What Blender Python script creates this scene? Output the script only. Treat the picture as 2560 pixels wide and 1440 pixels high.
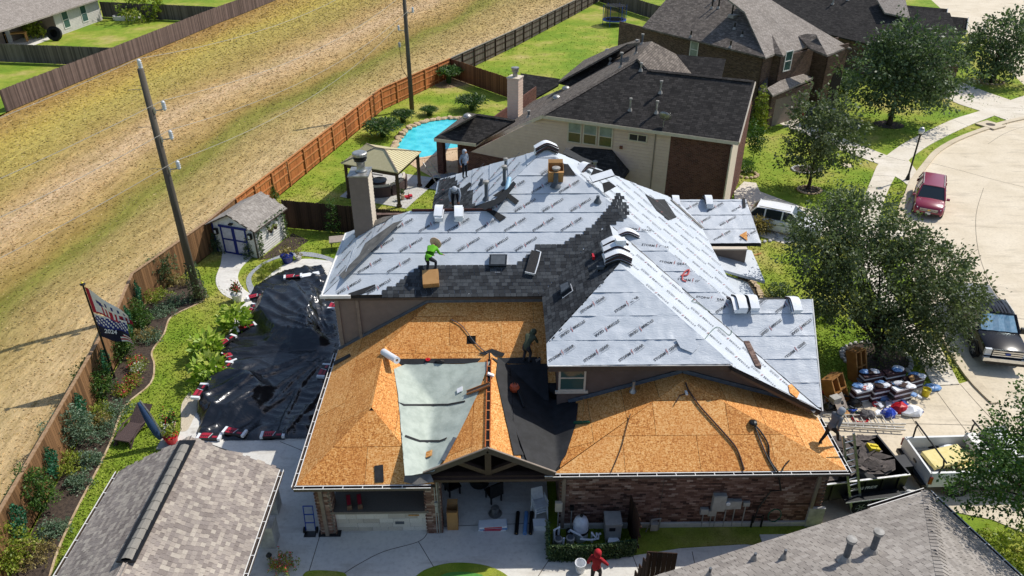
import bpy,bmesh,math,random
import numpy as np
from mathutils import Vector as V,Matrix,noise
rad = math.radians
for o in list(bpy.data.objects): bpy.data.objects.remove(o)
scene = bpy.context.scene
col = scene.collection
R = random.Random(7)
# ---------------------------------------------------------------- camera, sky, sun, exposure
CH,CF,CP,CYAW = 20.5,1883.0,rad(31.2),rad(0.85)
cd = bpy.data.cameras.new('camera'); cam = bpy.data.objects.new('camera',cd); col.objects.link(cam)
cam.location = (0,0,CH); cam.rotation_euler = (rad(90) - CP,0,-CYAW)
cd.sensor_width = 36; cd.lens = 36 * CF / 2560; cd.clip_end = 3000; cd.clip_start = .3
scene.camera = cam
SUN = V((.74,.42,1)).normalized()
w = bpy.data.worlds.new('World'); scene.world = w; w.use_nodes = True
nt = w.node_tree; bg = nt.nodes['Background']
sky = nt.nodes.new('ShaderNodeTexSky'); sky.sky_type = 'NISHITA'; sky.sun_disc = False
sky.sun_elevation = math.asin(SUN.z); sky.sun_rotation = math.atan2(SUN.x,SUN.y)
nt.links.new(sky.outputs[0],bg.inputs[0]); bg.inputs[1].default_value = .14
sl = bpy.data.lights.new('sun','SUN'); sl.energy = 4.2; sl.angle = rad(.53); sl.color = (1,.955,.88)
so = bpy.data.objects.new('sun',sl); col.objects.link(so)
so.rotation_euler = (-SUN).to_track_quat('-Z','Y').to_euler(); so.location = (20,12,60)
vs = scene.view_settings; vs.view_transform = 'Standard'; vs.look = 'None'; vs.gamma = 1; vs.exposure = 0; vs.use_curve_mapping = False
# ---------------------------------------------------------------- surveying: where a sight line meets a level, a wall or a roof plane
_c,_s,_ca,_sa = math.cos(CP),math.sin(CP),math.cos(CYAW),math.sin(CYAW)
CV = V((0,0,CH))
def ray(u,v):
    x = (u - 1280) / CF; y = -(v - 720) / CF
    Y = _c + y * _s; Z = -_s + y * _c
    return V((x * _ca + Y * _sa,-x * _sa + Y * _ca,Z))
def at(u,v,z=0.): d = ray(u,v); return CV + d * ((z - CH) / d.z)
def aty(u,v,Y): d = ray(u,v); return CV + d * (Y / d.y)
def atx(u,v,X): d = ray(u,v); return CV + d * (X / d.x)
def onp(pl,u,v,off=0.):     # roof plane (z0, ax, x0, ay, y0): z = z0 + ax (x-x0) + ay (y-y0)
    z0,ax,x0,ay,y0 = pl
    d = ray(u,v); t = (z0 - ax * x0 - ay * y0 - CH) / (d.z - ax * d.x - ay * d.y)
    n = V((-ax,-ay,1)).normalized()
    return CV + d * t + n * off
def pz(pl,x,y,off=0.):
    z0,ax,x0,ay,y0 = pl
    return V((x,y,z0 + ax * (x - x0) + ay * (y - y0))) + V((-ax,-ay,1)).normalized() * off
# ---------------------------------------------------------------- materials
def lin(h):
    h = h.lstrip('#'); r = [int(h[i:i + 2],16) / 255 for i in (0,2,4)]
    return tuple(c / 12.92 if c <= .04045 else ((c + .055) / 1.055) ** 2.4 for c in r)
class NT:
    def __init__(s,name):
        s.m = bpy.data.materials.new(name); s.m.use_nodes = True; s.t = s.m.node_tree
        s.p = s.t.nodes['Principled BSDF']
    def n(s,typ,**k):
        nd = s.t.nodes.new('ShaderNode' + typ)
        for a,b in k.items():
            if a[0] == 'i' and a[1:].isdigit(): s.set(nd.inputs[int(a[1:])],b)
            elif a.startswith('I_'): s.set(nd.inputs[a[2:].replace('_',' ')],b)
            else: setattr(nd,a,b)
        return nd
    def set(s,sock,b):
        if isinstance(b,bpy.types.NodeSocket): s.t.links.new(b,sock)
        elif isinstance(b,bpy.types.Node): s.t.links.new(b.outputs[0],sock)
        else: sock.default_value = (*b,1) if sock.type == 'RGBA' and len(b) == 3 else b
    def math(s,op,a,b=0.,c=None):
        nd = s.t.nodes.new('ShaderNodeMath'); nd.operation = op; s.set(nd.inputs[0],a); s.set(nd.inputs[1],b)
        if c is not None: s.set(nd.inputs[2],c)
        return nd.outputs[0]
    def mix(s,f,a,b,blend='MIX'):
        nd = s.t.nodes.new('ShaderNodeMix'); nd.data_type = 'RGBA'; nd.blend_type = blend
        s.set(nd.inputs[0],f); s.set(nd.inputs[6],a); s.set(nd.inputs[7],b); return nd.outputs[2]
    def ramp(s,f,stops):
        nd = s.t.nodes.new('ShaderNodeValToRGB'); s.set(nd.inputs[0],f); e = nd.color_ramp.elements
        while len(e) < len(stops): e.new(.5)
        for x,(p,c) in zip(e,stops): x.position = p; x.color = (*c,1) if len(c) == 3 else c
        return nd.outputs[0]
    def coord(s,kind='Object',scale=(1,1,1),rz=0.):
        if kind == 'Position': o = s.t.nodes.new('ShaderNodeNewGeometry').outputs['Position']
        else: o = s.t.nodes.new('ShaderNodeTexCoord').outputs[kind]
        mp = s.t.nodes.new('ShaderNodeMapping'); s.t.links.new(o,mp.inputs[0])
        mp.inputs['Scale'].default_value = scale; mp.inputs['Rotation'].default_value = (0,0,rz)
        return mp.outputs[0]
    def noise(s,vec,scale,det=4,rough=.55,dist=0.):
        nd = s.n('TexNoise',I_Vector=vec,I_Scale=scale,I_Detail=det,I_Roughness=rough,I_Distortion=dist); return nd.outputs[0]
    def bump(s,h,st=.3,dist=.02,nrm=None):
        nd = s.n('Bump',I_Height=h,I_Strength=st,I_Distance=dist)
        if nrm is not None: s.set(nd.inputs['Normal'],nrm)
        return nd.outputs[0]
    def attr(s,name): return s.n('Attribute',attribute_name=name).outputs['Fac']
    def out(s,c=None,rough=None,nrm=None,metal=None,spec=None,**k):
        if c is not None: s.set(s.p.inputs['Base Color'],c)
        if rough is not None: s.set(s.p.inputs['Roughness'],rough)
        if nrm is not None: s.set(s.p.inputs['Normal'],nrm)
        if metal is not None: s.set(s.p.inputs['Metallic'],metal)
        if spec is not None: s.set(s.p.inputs['Specular IOR Level'],spec)
        for a,b in k.items(): s.set(s.p.inputs[a.replace('_',' ')],b)
        return s.m
def mat(name,c,c2=None,ns=6.,rough=.8,bump=0.,bs=None,metal=0.,tint=0.,coord='Object',sx=(1,1,1),spec=.4,lo=.35,hi=.65,**k):
    m = NT(name)
    if c2 is None: c2 = tuple(x * .8 for x in c)
    vec = m.coord(coord,sx)
    f = m.noise(vec,ns,5,.6)
    cc = m.ramp(f,[(lo,c),(hi,c2)])
    if tint:
        t = m.math('MULTIPLY_ADD',m.attr('tint'),tint,1 - tint * .5)
        cc = m.mix(1.,cc,m.n('CombineColor',i0=t,i1=t,i2=t).outputs[0],'MULTIPLY')
    nrm = m.bump(m.noise(vec,bs or ns * 5,5,.65),bump,.02) if bump else None
    return m.out(cc,rough,nrm,metal,spec,**k)
# ---------------------------------------------------------------- mesh building
class MB:
    def __init__(s): s.v = []; s.f = []; s.m = []; s.t = []
    def poly(s,pts,m=0,t=.5):
        b = len(s.v); s.v += [tuple(p) for p in pts]; s.f.append(tuple(range(b,b + len(pts)))); s.m.append(m); s.t.append(t); return s
    def raw(s,vs,fs,m=0,t=.5):
        b = len(s.v); s.v += [tuple(p) for p in vs]
        for f in fs: s.f.append(tuple(i + b for i in f)); s.m.append(m); s.t.append(t)
        return s
    def obox(s,M,sx,sy,sz,m=0,t=.5):
        vs = [M @ V((x * sx / 2,y * sy / 2,z * sz / 2)) for x in (-1,1) for y in (-1,1) for z in (-1,1)]
        return s.raw(vs,[(0,1,3,2),(4,6,7,5),(0,4,5,1),(2,3,7,6),(0,2,6,4),(1,5,7,3)],m,t)
    def box(s,c,d,rz=0.,m=0,t=.5): return s.obox(Matrix.Translation(c) @ Matrix.Rotation(rz,4,'Z'),*d,m,t)
    def beam(s,a,b,wd,ht,m=0,up=V((0,0,1))):
        a,b = V(a),V(b); y = (b - a); L = y.length
        if L < 1e-6: return s
        y.normalize(); x = y.cross(up)
        if x.length < 1e-4: x = V((1,0,0))
        x.normalize(); z = x.cross(y)
        M = Matrix((x,y,z)).transposed().to_4x4(); M.translation = (a + b) / 2
        return s.obox(M,wd,L,ht,m)
    def slab(s,pts,d,m=0,ms=None,t=.5):
        pts = [V(p) for p in pts]; d = V(d); n = len(pts); b = len(s.v)
        s.v += [tuple(p) for p in pts] + [tuple(p + d) for p in pts]
        s.f.append(tuple(range(b,b + n))); s.m.append(m); s.t.append(t)
        s.f.append(tuple(range(b + 2 * n - 1,b + n - 1,-1))); s.m.append(m if ms is None else ms); s.t.append(t)
        for i in range(n):
            j = (i + 1) % n; s.f.append((b + i,b + n + i,b + n + j,b + j)); s.m.append(m if ms is None else ms); s.t.append(t)
        return s
    def prism(s,pts2,z0,z1,m=0,ms=None):
        a = sum(p[0] * q[1] - q[0] * p[1] for p,q in zip(pts2,list(pts2[1:]) + [pts2[0]]))
        if a < 0: pts2 = list(pts2)[::-1]
        return s.slab([(p[0],p[1],z1) for p in pts2],(0,0,z0 - z1),m,ms)
    def tube(s,path,r,n=8,m=0,cap=True):
        path = [V(p) for p in path]; k = len(path); rs = r if isinstance(r,(list,tuple)) else [r] * k
        b = len(s.v); prev = None
        for i,p in enumerate(path):
            d = (path[min(i + 1,k - 1)] - path[max(i - 1,0)])
            d = d.normalized() if d.length > 1e-9 else V((0,0,1))
            if prev is None: x = d.orthogonal().normalized()
            else:
                x = prev - d * prev.dot(d); x = x.normalized() if x.length > 1e-6 else d.orthogonal().normalized()
            prev = x; y = d.cross(x)
            for j in range(n):
                a = 2 * math.pi * j / n; s.v.append(tuple(p + (x * math.cos(a) + y * math.sin(a)) * rs[i]))
        for i in range(k - 1):
            for j in range(n):
                s.f.append((b + i * n + j,b + i * n + (j + 1) % n,b + (i + 1) * n + (j + 1) % n,b + (i + 1) * n + j)); s.m.append(m); s.t.append(.5)
        if cap:
            s.f.append(tuple(b + j for j in range(n))[::-1]); s.m.append(m); s.t.append(.5)
            s.f.append(tuple(b + (k - 1) * n + j for j in range(n))); s.m.append(m); s.t.append(.5)
        return s
    def lathe(s,c,prof,n=16,m=0,M=None):
        b = len(s.v); c = V(c)
        for r,z in prof:
            for j in range(n):
                a = 2 * math.pi * j / n; p = V((r * math.cos(a),r * math.sin(a),z)); p = (M @ p) if M else p
                s.v.append(tuple(c + p))
        for i in range(len(prof) - 1):
            for j in range(n):
                s.f.append((b + i * n + j,b + i * n + (j + 1) % n,b + (i + 1) * n + (j + 1) % n,b + (i + 1) * n + j)); s.m.append(m); s.t.append(.5)
        if prof[0][0] > 1e-4: s.f.append(tuple(b + j for j in range(n))[::-1]); s.m.append(m); s.t.append(.5)
        if prof[-1][0] > 1e-4: s.f.append(tuple(b + (len(prof) - 1) * n + j for j in range(n))); s.m.append(m); s.t.append(.5)
        return s
    def mesh(s,name,mats,smooth=False,uv=True,sharp=None):
        me = bpy.data.meshes.new(name); me.from_pydata(s.v,[],s.f)
        for x in (mats if isinstance(mats,(list,tuple)) else [mats]): me.materials.append(x)
        me.polygons.foreach_set('material_index',s.m)
        at_ = me.attributes.new('tint','FLOAT','FACE'); at_.data.foreach_set('value',s.t)
        if uv: metric_uv(me)
        if smooth: me.polygons.foreach_set('use_smooth',[True] * len(me.polygons))
        if sharp: me.set_sharp_from_angle(angle=rad(sharp))
        me.update(); return me
    def build(s,name,mats,parent=None,world=True,**k): return link(name,s.mesh(name,mats,**k),parent,world)
def metric_uv(me):
    n = len(me.loops)
    if not n: return
    me.uv_layers.new(name='UVMap'); P = len(me.polygons)
    nr = np.empty(P * 3); me.polygons.foreach_get('normal',nr); nr = nr.reshape(-1,3)
    tot = np.empty(P,int); me.polygons.foreach_get('loop_total',tot)
    vi = np.empty(n,int); me.loops.foreach_get('vertex_index',vi)
    co = np.empty(len(me.vertices) * 3); me.vertices.foreach_get('co',co); co = co.reshape(-1,3)[vi]
    N = np.repeat(nr,tot,axis=0)
    T = np.stack([-N[:,1],N[:,0],np.zeros(n)],1); L = np.linalg.norm(T,axis=1); flat = L < 1e-3
    T[flat] = (1,0,0); L[flat] = 1; T /= L[:,None]; B = np.cross(N,T)
    uv = np.stack([(co * T).sum(1),(co * B).sum(1)],1).astype(np.float32)
    me.uv_layers[0].data.foreach_set('uv',uv.ravel())
WL = {}
def link(name,me,parent=None,world=True,loc=None):
    o = bpy.data.objects.new(name,me); col.objects.link(o); WL[o.name] = V((0,0,0))
    if parent is not None:
        o.parent = parent
        if world: o.location = -WL[parent.name]
    if loc is not None: o.location = loc
    return o
def tag(o,label=None,cat=None,group=None,kind=None):
    if label: o['label'] = label
    if cat: o['category'] = cat
    if group: o['group'] = group
    if kind: o['kind'] = kind
    return o
def thing(name,label,cat,loc=(0,0,0),rz=0.,group=None):
    o = bpy.data.objects.new(name,None); col.objects.link(o); o.location = loc; o.rotation_euler = (0,0,rz); o.empty_display_size = .2
    WL[o.name] = V(loc); return tag(o,label,cat,group)
def copy_tree(o,parent=None):
    c = o.copy(); col.objects.link(c); WL[c.name] = V(o.location)
    if parent is not None: c.parent = parent
    for ch in o.children: copy_tree(ch,c)
    return c
def nmesh(name,verts,faces,mats,tint=None,extra=None,smooth=False):      # numpy arrays: verts (n,3), faces (m,k)
    me = bpy.data.meshes.new(name); m,k = faces.shape
    me.vertices.add(len(verts)); me.vertices.foreach_set('co',np.ascontiguousarray(verts,dtype=np.float32).ravel())
    me.loops.add(m * k); me.loops.foreach_set('vertex_index',np.ascontiguousarray(faces,dtype=np.int32).ravel())
    me.polygons.add(m); me.polygons.foreach_set('loop_start',np.arange(0,m * k,k,dtype=np.int32))
    if smooth: me.polygons.foreach_set('use_smooth',np.ones(m,bool))
    me.update(calc_edges=True)
    for x in (mats if isinstance(mats,(list,tuple)) else [mats]): me.materials.append(x)
    for nm,arr in [('tint',tint)] + list((extra or {}).items()):
        if arr is not None: me.attributes.new(nm,'FLOAT','FACE').data.foreach_set('value',np.asarray(arr,dtype=np.float32))
    return me
# convex clipping in a plane
def clip2(poly,clip):
    out = list(poly); n = len(clip)
    ar = sum(clip[i][0] * clip[(i + 1) % n][1] - clip[(i + 1) % n][0] * clip[i][1] for i in range(n)); sg = 1 if ar > 0 else -1
    for i in range(n):
        a,b = clip[i],clip[(i + 1) % n]; src = out; out = []
        if not src: return []
        def sd(p): return sg * ((b[0] - a[0]) * (p[1] - a[1]) - (b[1] - a[1]) * (p[0] - a[0]))
        for j in range(len(src)):
            p,q = src[j],src[(j + 1) % len(src)]; dp,dq = sd(p),sd(q)
            if dp >= 0: out.append(p)
            if (dp > 0 > dq) or (dp < 0 < dq):
                t = dp / (dp - dq); out.append((p[0] + t * (q[0] - p[0]),p[1] + t * (q[1] - p[1])))
    return out
def inside(p,poly):
    c = False; n = len(poly); j = n - 1
    for i in range(n):
        (xi,yi),(xj,yj) = poly[i],poly[j]
        if (yi > p[1]) != (yj > p[1]) and p[0] < (xj - xi) * (p[1] - yi) / (yj - yi) + xi: c = not c
        j = i
    return c
def area2(p): return abs(sum(p[i][0] * p[(i + 1) % len(p)][1] - p[(i + 1) % len(p)][0] * p[i][1] for i in range(len(p)))) / 2
class RP:                                   # a sloping face with its own 2-D frame (a along the eave, b up the slope)
    def __init__(s,pts):
        s.p3 = [V(p) for p in pts]; n = V((0,0,0))
        for i in range(len(s.p3)):
            a,b = s.p3[i],s.p3[(i + 1) % len(s.p3)]; n += a.cross(b)
        n.normalize(); n = n if n.z > 0 else -n
        s.n = n; t = V((0,0,1)).cross(n); s.t = t.normalized() if t.length > 1e-4 else V((1,0,0)); s.b = n.cross(s.t)
        s.o = s.p3[0].copy(); s.p2 = [s.to2(p) for p in s.p3]
    def to2(s,p): d = V(p) - s.o; return (d.dot(s.t),d.dot(s.b))
    def to3(s,q,off=0.): return s.o + s.t * q[0] + s.b * q[1] + s.n * off
    def M(s,q,off=0.,rot=0.):
        m = Matrix((s.t,s.b,s.n)).transposed().to_4x4(); m.translation = s.to3(q,off); return m @ Matrix.Rotation(rot,4,'Z')
    def bb(s,p=None):
        p = p or s.p2; xs = [q[0] for q in p]; ys = [q[1] for q in p]; return min(xs),max(xs),min(ys),max(ys)
def pieces(parent,name,stuffname,items,meshes,keep=300):
    """items: (Matrix, variant). The nearest `keep` become parts of their own, the rest one stuff part."""
    items.sort(key=lambda it: (it[0].translation - CV).length)
    for M,k in items[:keep]:
        o = link(name,meshes[k % len(meshes)],parent); pm = Matrix.Translation(o.location); o.matrix_basis = pm @ M
    rest = items[keep:]
    if rest:
        vs,fs,ts = [],[],[]; base = 0; cache = {}
        for M,k in rest:
            me = meshes[k % len(meshes)]
            if me.name not in cache:
                cache[me.name] = (np.array([v.co[:] for v in me.vertices]),[tuple(p.vertices) for p in me.polygons],[d.value for d in me.attributes['tint'].data])
            co,f,t = cache[me.name]; A = np.array(M)
            vs.append(co @ A[:3,:3].T + A[:3,3]); fs += [tuple(i + base for i in q) for q in f]; ts += t; base += len(co)
        me = bpy.data.meshes.new(stuffname); me.from_pydata(np.concatenate(vs).tolist(),[],fs)
        for x in meshes[0].materials: me.materials.append(x)
        me.attributes.new('tint','FLOAT','FACE').data.foreach_set('value',ts); me.update()
        tag(link(stuffname,me,parent),kind='stuff')
def text_mesh(name,body,size,mats,bold=.0,shear=0.):
    cu = bpy.data.curves.new(name,'FONT'); cu.body = body; cu.size = size; cu.offset = bold; cu.shear = shear; cu.align_x = 'CENTER'; cu.align_y = 'CENTER'; cu.resolution_u = 2
    o = bpy.data.objects.new(name,cu); col.objects.link(o); dg = bpy.context.evaluated_depsgraph_get(); dg.update()
    me = bpy.data.meshes.new_from_object(o.evaluated_get(dg)); bpy.data.objects.remove(o); me.materials.clear()
    me.materials.append(mats); me.name = name; return me

# ---------------------------------------------------------------- shared materials
def m_field():
    m = NT('mown_field'); pos = m.coord('Position'); s = m.attr('fs')
    wob = m.math('MULTIPLY_ADD',m.noise(m.coord('Position',(.12,.05,1)),1.),.16,-.08)
    ss = m.math('ADD',s,wob)
    band = m.ramp(ss,[(0,lin('b99b6e')),(.1,lin('c3aa80')),(.2,lin('b39b69')),(.28,lin('a8955e')),(.325,lin('85823f')),(.345,lin('7d7b3a')),(.375,lin('957f49')),(.45,lin('bb9d6e')),(.54,lin('cbae8a')),(.62,lin('b59867')),(.7,lin('a69254')),(.8,lin('ae9e56')),(.87,lin('b5a052')),(.94,lin('aa8d50')),(1,lin('9c7c4c'))])
    v2 = m.coord('Position',(1.1,.35,1),rad(-22))
    st = m.ramp(m.noise(v2,1.6,6,.72),[(.3,(.78,.76,.68)),(.5,(1,1,1)),(.72,(1.16,1.17,1.14))])
    c = m.mix(1.,band,st,'MULTIPLY')
    py_ = m.n('SeparateXYZ',i0=pos).outputs[1]
    sv = m.n('CombineXYZ',i0=m.math('MULTIPLY',ss,46.),i1=m.math('MULTIPLY',py_,.16)).outputs[0]
    c = m.mix(1.,c,m.ramp(m.noise(sv,1.,6,.75),[(.28,(.7,.68,.58)),(.48,(1,1,1)),(.7,(1.2,1.18,1.14))]),'MULTIPLY')
    sv2 = m.n('CombineXYZ',i0=m.math('MULTIPLY',ss,150.),i1=m.math('MULTIPLY',py_,.7)).outputs[0]
    c = m.mix(1.,c,m.ramp(m.noise(sv2,1.,4,.8),[(.3,(.64,.62,.55)),(.5,(1,1,1)),(.72,(1.22,1.21,1.16))]),'MULTIPLY')
    tuft = m.noise(m.coord('Position',(2.2,1.,1),rad(-24)),2.6,5,.7)
    c = m.mix(m.ramp(tuft,[(.5,(0,0,0)),(.7,(.6,.6,.6))]),c,lin('8d7a42'))
    g = m.noise(m.coord('Position',(.22,.09,1),rad(-24)),1.3,3)
    c = m.mix(m.ramp(g,[(.5,(0,0,0)),(.72,(.22,.22,.22))]),c,lin('a39a58'))
    fine = m.noise(pos,14.,4,.8)
    c = m.mix(1.,c,m.ramp(fine,[(.3,(.76,.76,.73)),(.5,(1.,1.,1.)),(.75,(1.25,1.23,1.18))]),'MULTIPLY')
    c = m.mix(m.math('MULTIPLY',m.attr('tint'),.55),c,lin('e2c99c'))
    return m.out(c,.95,m.bump(m.math('ADD',m.noise(v2,5.,6,.8),m.noise(pos,26.,3,.8)),.6,.05),spec=.1)
def m_lawn():
    m = NT('lawn_grass'); pos = m.coord('Position')
    big = m.noise(m.coord('Position',(.12,.12,1)),1.6,5,.6)
    c = m.ramp(big,[(.3,lin('6b8a2a')),(.44,lin('7d942f')),(.54,lin('949e3e')),(.63,lin('aca45a')),(.76,lin('bcac74'))])
    mid = m.noise(pos,1.4,5,.7)
    c = m.mix(1.,c,m.ramp(mid,[(.3,(.7,.74,.6)),(.55,(1,1,1)),(.75,(1.2,1.15,1.05))]),'MULTIPLY')
    fine = m.noise(pos,19.,4,.8)
    c = m.mix(1.,c,m.ramp(fine,[(.3,(.66,.7,.6)),(.5,(1,1,1)),(.72,(1.28,1.24,1.15))]),'MULTIPLY')
    c = m.mix(m.math('MULTIPLY',m.attr('tint'),.3),c,lin('cdd070'))
    return m.out(c,.9,m.bump(fine,.8,.04),spec=.15)
def m_conc(name,h1,h2,joints=None):
    m = NT(name); pos = m.coord('Position')
    c = m.ramp(m.noise(pos,.5,6,.6),[(.35,lin(h1)),(.66,lin(h2))])
    c = m.mix(1.,c,m.ramp(m.noise(pos,7.,6,.7),[(.28,(.84,.83,.82)),(.5,(1,1,1)),(.75,(1.06,1.06,1.06))]),'MULTIPLY')
    st = m.noise(m.coord('Position',(.35,1.6,1),.5),1.2,4,.6)
    c = m.mix(m.ramp(st,[(.54,(0,0,0)),(.74,(.45,.45,.45))]),c,lin('948773'))
    sp = m.noise(m.coord('Position',(1.,1.,1.)),2.3,2,.4)
    c = m.mix(m.ramp(sp,[(.72,(0,0,0)),(.8,(.3,.3,.3))]),c,lin('6f6557'))
    return m.out(c,.88,m.bump(m.noise(pos,40.,4,.7),.25,.01),spec=.2)
def m_brick(name,cols,mortar,tint=False):
    m = NT(name); uv = m.coord('UV')
    b = m.n('TexBrick',I_Vector=uv,I_Scale=1.,I_Brick_Width=.215,I_Row_Height=.075,I_Mortar_Size=.007,I_Mortar_Smooth=.1,I_Bias=0.)
    b.offset = .5; m.set(b.inputs['Color1'],(0,0,0)); m.set(b.inputs['Color2'],(1,1,1)); m.set(b.inputs['Mortar'],(0,0,0))
    cell = m.n('TexWhiteNoise',noise_dimensions='2D',I_Vector=m.n('VectorMath',operation='FLOOR',i0=m.coord('UV',(4.65,13.33,1))).outputs[0]).outputs[0]
    cc = m.ramp(m.math('ADD',m.math('MULTIPLY',b.outputs[0],.55),m.math('MULTIPLY',m.noise(uv,2.2,3),.45)),[(i / (len(cols) - 1),lin(h)) for i,h in enumerate(cols)])
    c = m.mix(b.outputs['Fac'],cc,lin(mortar))
    c = m.mix(1.,c,m.ramp(m.noise(uv,30.,3),[(.3,(.8,.8,.8)),(.7,(1.15,1.15,1.15))]),'MULTIPLY')
    return m.out(c,.9,m.bump(m.math('SUBTRACT',1.,b.outputs['Fac']),.6,.012),spec=.2)
def m_shingle(name,h1,h2,h3,w=.3,h=.14,tint=.0):
    m = NT(name); uv = m.coord('UV')
    b = m.n('TexBrick',I_Vector=uv,I_Scale=1.,I_Brick_Width=w,I_Row_Height=h,I_Mortar_Size=.012,I_Mortar_Smooth=.6,I_Bias=0.)
    b.offset = .37; b.offset_frequency = 3; m.set(b.inputs['Color1'],(0,0,0)); m.set(b.inputs['Color2'],(1,1,1)); m.set(b.inputs['Mortar'],(.3,.3,.3))
    cc = m.ramp(m.math('ADD',m.math('MULTIPLY',b.outputs[0],.6),m.math('MULTIPLY',m.noise(uv,.9,4),.4)),[(.1,lin(h1)),(.5,lin(h2)),(.9,lin(h3))])
    c = m.mix(m.math('MULTIPLY',b.outputs['Fac'],.75),cc,lin('1e1c1b'))
    c = m.mix(1.,c,m.ramp(m.noise(uv,60.,2,.9),[(.3,(.75,.75,.75)),(.7,(1.2,1.2,1.2))]),'MULTIPLY')
    st = m.noise(m.coord('UV',(1.2,.12,1)),1.5,4)
    c = m.mix(m.ramp(st,[(.5,(0,0,0)),(.75,(.5,.5,.5))]),c,m.mix(1.,c,(.6,.6,.6),'MULTIPLY'))
    return m.out(c,.95,m.bump(m.math('SUBTRACT',1.,b.outputs['Fac']),.7,.015),spec=.15)
def m_tab(name,hs):
    m = NT(name); uv = m.coord('Object')
    c = m.ramp(m.attr('tint'),[(i / (len(hs) - 1),lin(h)) for i,h in enumerate(hs)])
    c = m.mix(1.,c,m.ramp(m.noise(m.coord('Position'),45.,3,.9),[(.3,(.72,.72,.72)),(.7,(1.25,1.25,1.25))]),'MULTIPLY')
    c = m.mix(1.,c,m.ramp(m.noise(m.coord('Position'),.7,3),[(.3,(.86,.86,.86)),(.7,(1.1,1.1,1.1))]),'MULTIPLY')
    return m.out(c,.95,m.bump(m.noise(m.coord('Position'),120.,2),.4,.006),spec=.15)
def m_osb():
    m = NT('strand_board'); uv = m.coord('UV'); L = []
    dist = m.n('VectorMath',operation='ADD',i0=uv,i1=m.n('VectorMath',operation='SCALE',i0=m.n('TexNoise',I_Vector=uv,I_Scale=6.).outputs[1],I_Scale=.06).outputs[0]).outputs[0]
    for k,(sx,sy,rz) in enumerate(((13,36,.35),(36,13,.2),(17,38,-.8))):
        mp = m.n('Mapping',I_Vector=dist,I_Scale=(sx,sy,1),I_Rotation=(0,0,rz)).outputs[0]
        vo = m.n('TexVoronoi',I_Vector=mp,I_Scale=1.2); L.append(m.n('SeparateColor',i0=vo.outputs['Color']).outputs[k])
    f = m.math('MULTIPLY',m.math('ADD',m.math('ADD',L[0],L[1]),L[2]),.333)
    f = m.math('ADD',f,m.math('MULTIPLY_ADD',m.attr('tint'),.2,-.1))
    c = m.ramp(f,[(.2,lin('9a5d2a')),(.36,lin('c4803e')),(.5,lin('d8954e')),(.62,lin('e2a661')),(.8,lin('efbf80'))])
    c = m.mix(m.ramp(m.noise(uv,.8,4),[(.45,(0,0,0)),(.72,(.35,.35,.35))]),c,lin('c37b3c'))
    return m.out(c,.75,m.bump(f,.25,.006),spec=.25)
def m_fabric():
    m = NT('silver_underlayment'); uv = m.coord('UV')
    c = m.ramp(m.noise(uv,1.4,5),[(.35,(.485,.525,.57)),(.65,(.555,.59,.63))])
    a = m.n('TexNoise',I_Vector=m.coord('UV',(1.3,4.,1)),I_Scale=1.7,I_Detail=3.,I_Roughness=.5,I_Distortion=1.4).outputs[0]
    cr = m.math('POWER',m.math('SUBTRACT',1.,m.math('ABSOLUTE',m.math('MULTIPLY_ADD',a,4.,-2.))),3.)
    a2 = m.n('TexNoise',I_Vector=m.coord('UV',(1.,5.,1),.5),I_Scale=3.5,I_Detail=3.,I_Distortion=.8).outputs[0]
    h = m.math('ADD',cr,m.math('MULTIPLY',a2,1.2))
    return m.out(c,.45,m.bump(h,.17,.025),spec=.4)
def m_tarp():
    m = NT('black_plastic_sheet'); p = m.coord('Position')
    a = m.n('TexNoise',I_Vector=m.coord('Position',(1.,2.4,1.),.35),I_Scale=1.3,I_Detail=2.,I_Distortion=1.6).outputs[0]
    cr = m.math('POWER',m.math('SUBTRACT',1.,m.math('ABSOLUTE',m.math('MULTIPLY_ADD',a,4.,-2.))),2.)
    return m.out(lin('1b1d21'),.24,m.bump(cr,.16,.05),spec=.8)
def m_glass(name,c=(.02,.03,.035),rough=.06): return mat(name,c,c,rough=rough,spec=.8)
def m_wood(name,h1,h2,sx=(8,8,.6),tint=.7):
    m = NT(name); o = m.coord('Object',sx)
    c = m.ramp(m.noise(o,2.2,5,.65),[(.3,lin(h1)),(.7,lin(h2))])
    t = m.math('MULTIPLY_ADD',m.attr('tint'),tint,1 - tint * .5)
    c = m.mix(1.,c,m.n('CombineColor',i0=t,i1=t,i2=t).outputs[0],'MULTIPLY')
    return m.out(c,.85,m.bump(m.noise(o,6.,4),.3,.01),spec=.2)
def m_leaf(name,h1,h2,h3=None,trans=.0,rough=.5,spec=.4):
    m = NT(name)
    c = m.ramp(m.attr('tint'),[(0,lin(h1)),(.6,lin(h2)),(1,lin(h3 or h2))])
    m.out(c,rough,spec=spec)
    tr = m.n('BsdfTranslucent',I_Color=m.mix(1.,c,(1.1,1.15,.7),'MULTIPLY')); mx = m.n('MixShader',i0=.3,i1=m.p.outputs[0],i2=tr.outputs[0])
    m.t.links.new(mx.outputs[0],m.t.nodes['Material Output'].inputs[0])
    return m.m
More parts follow.
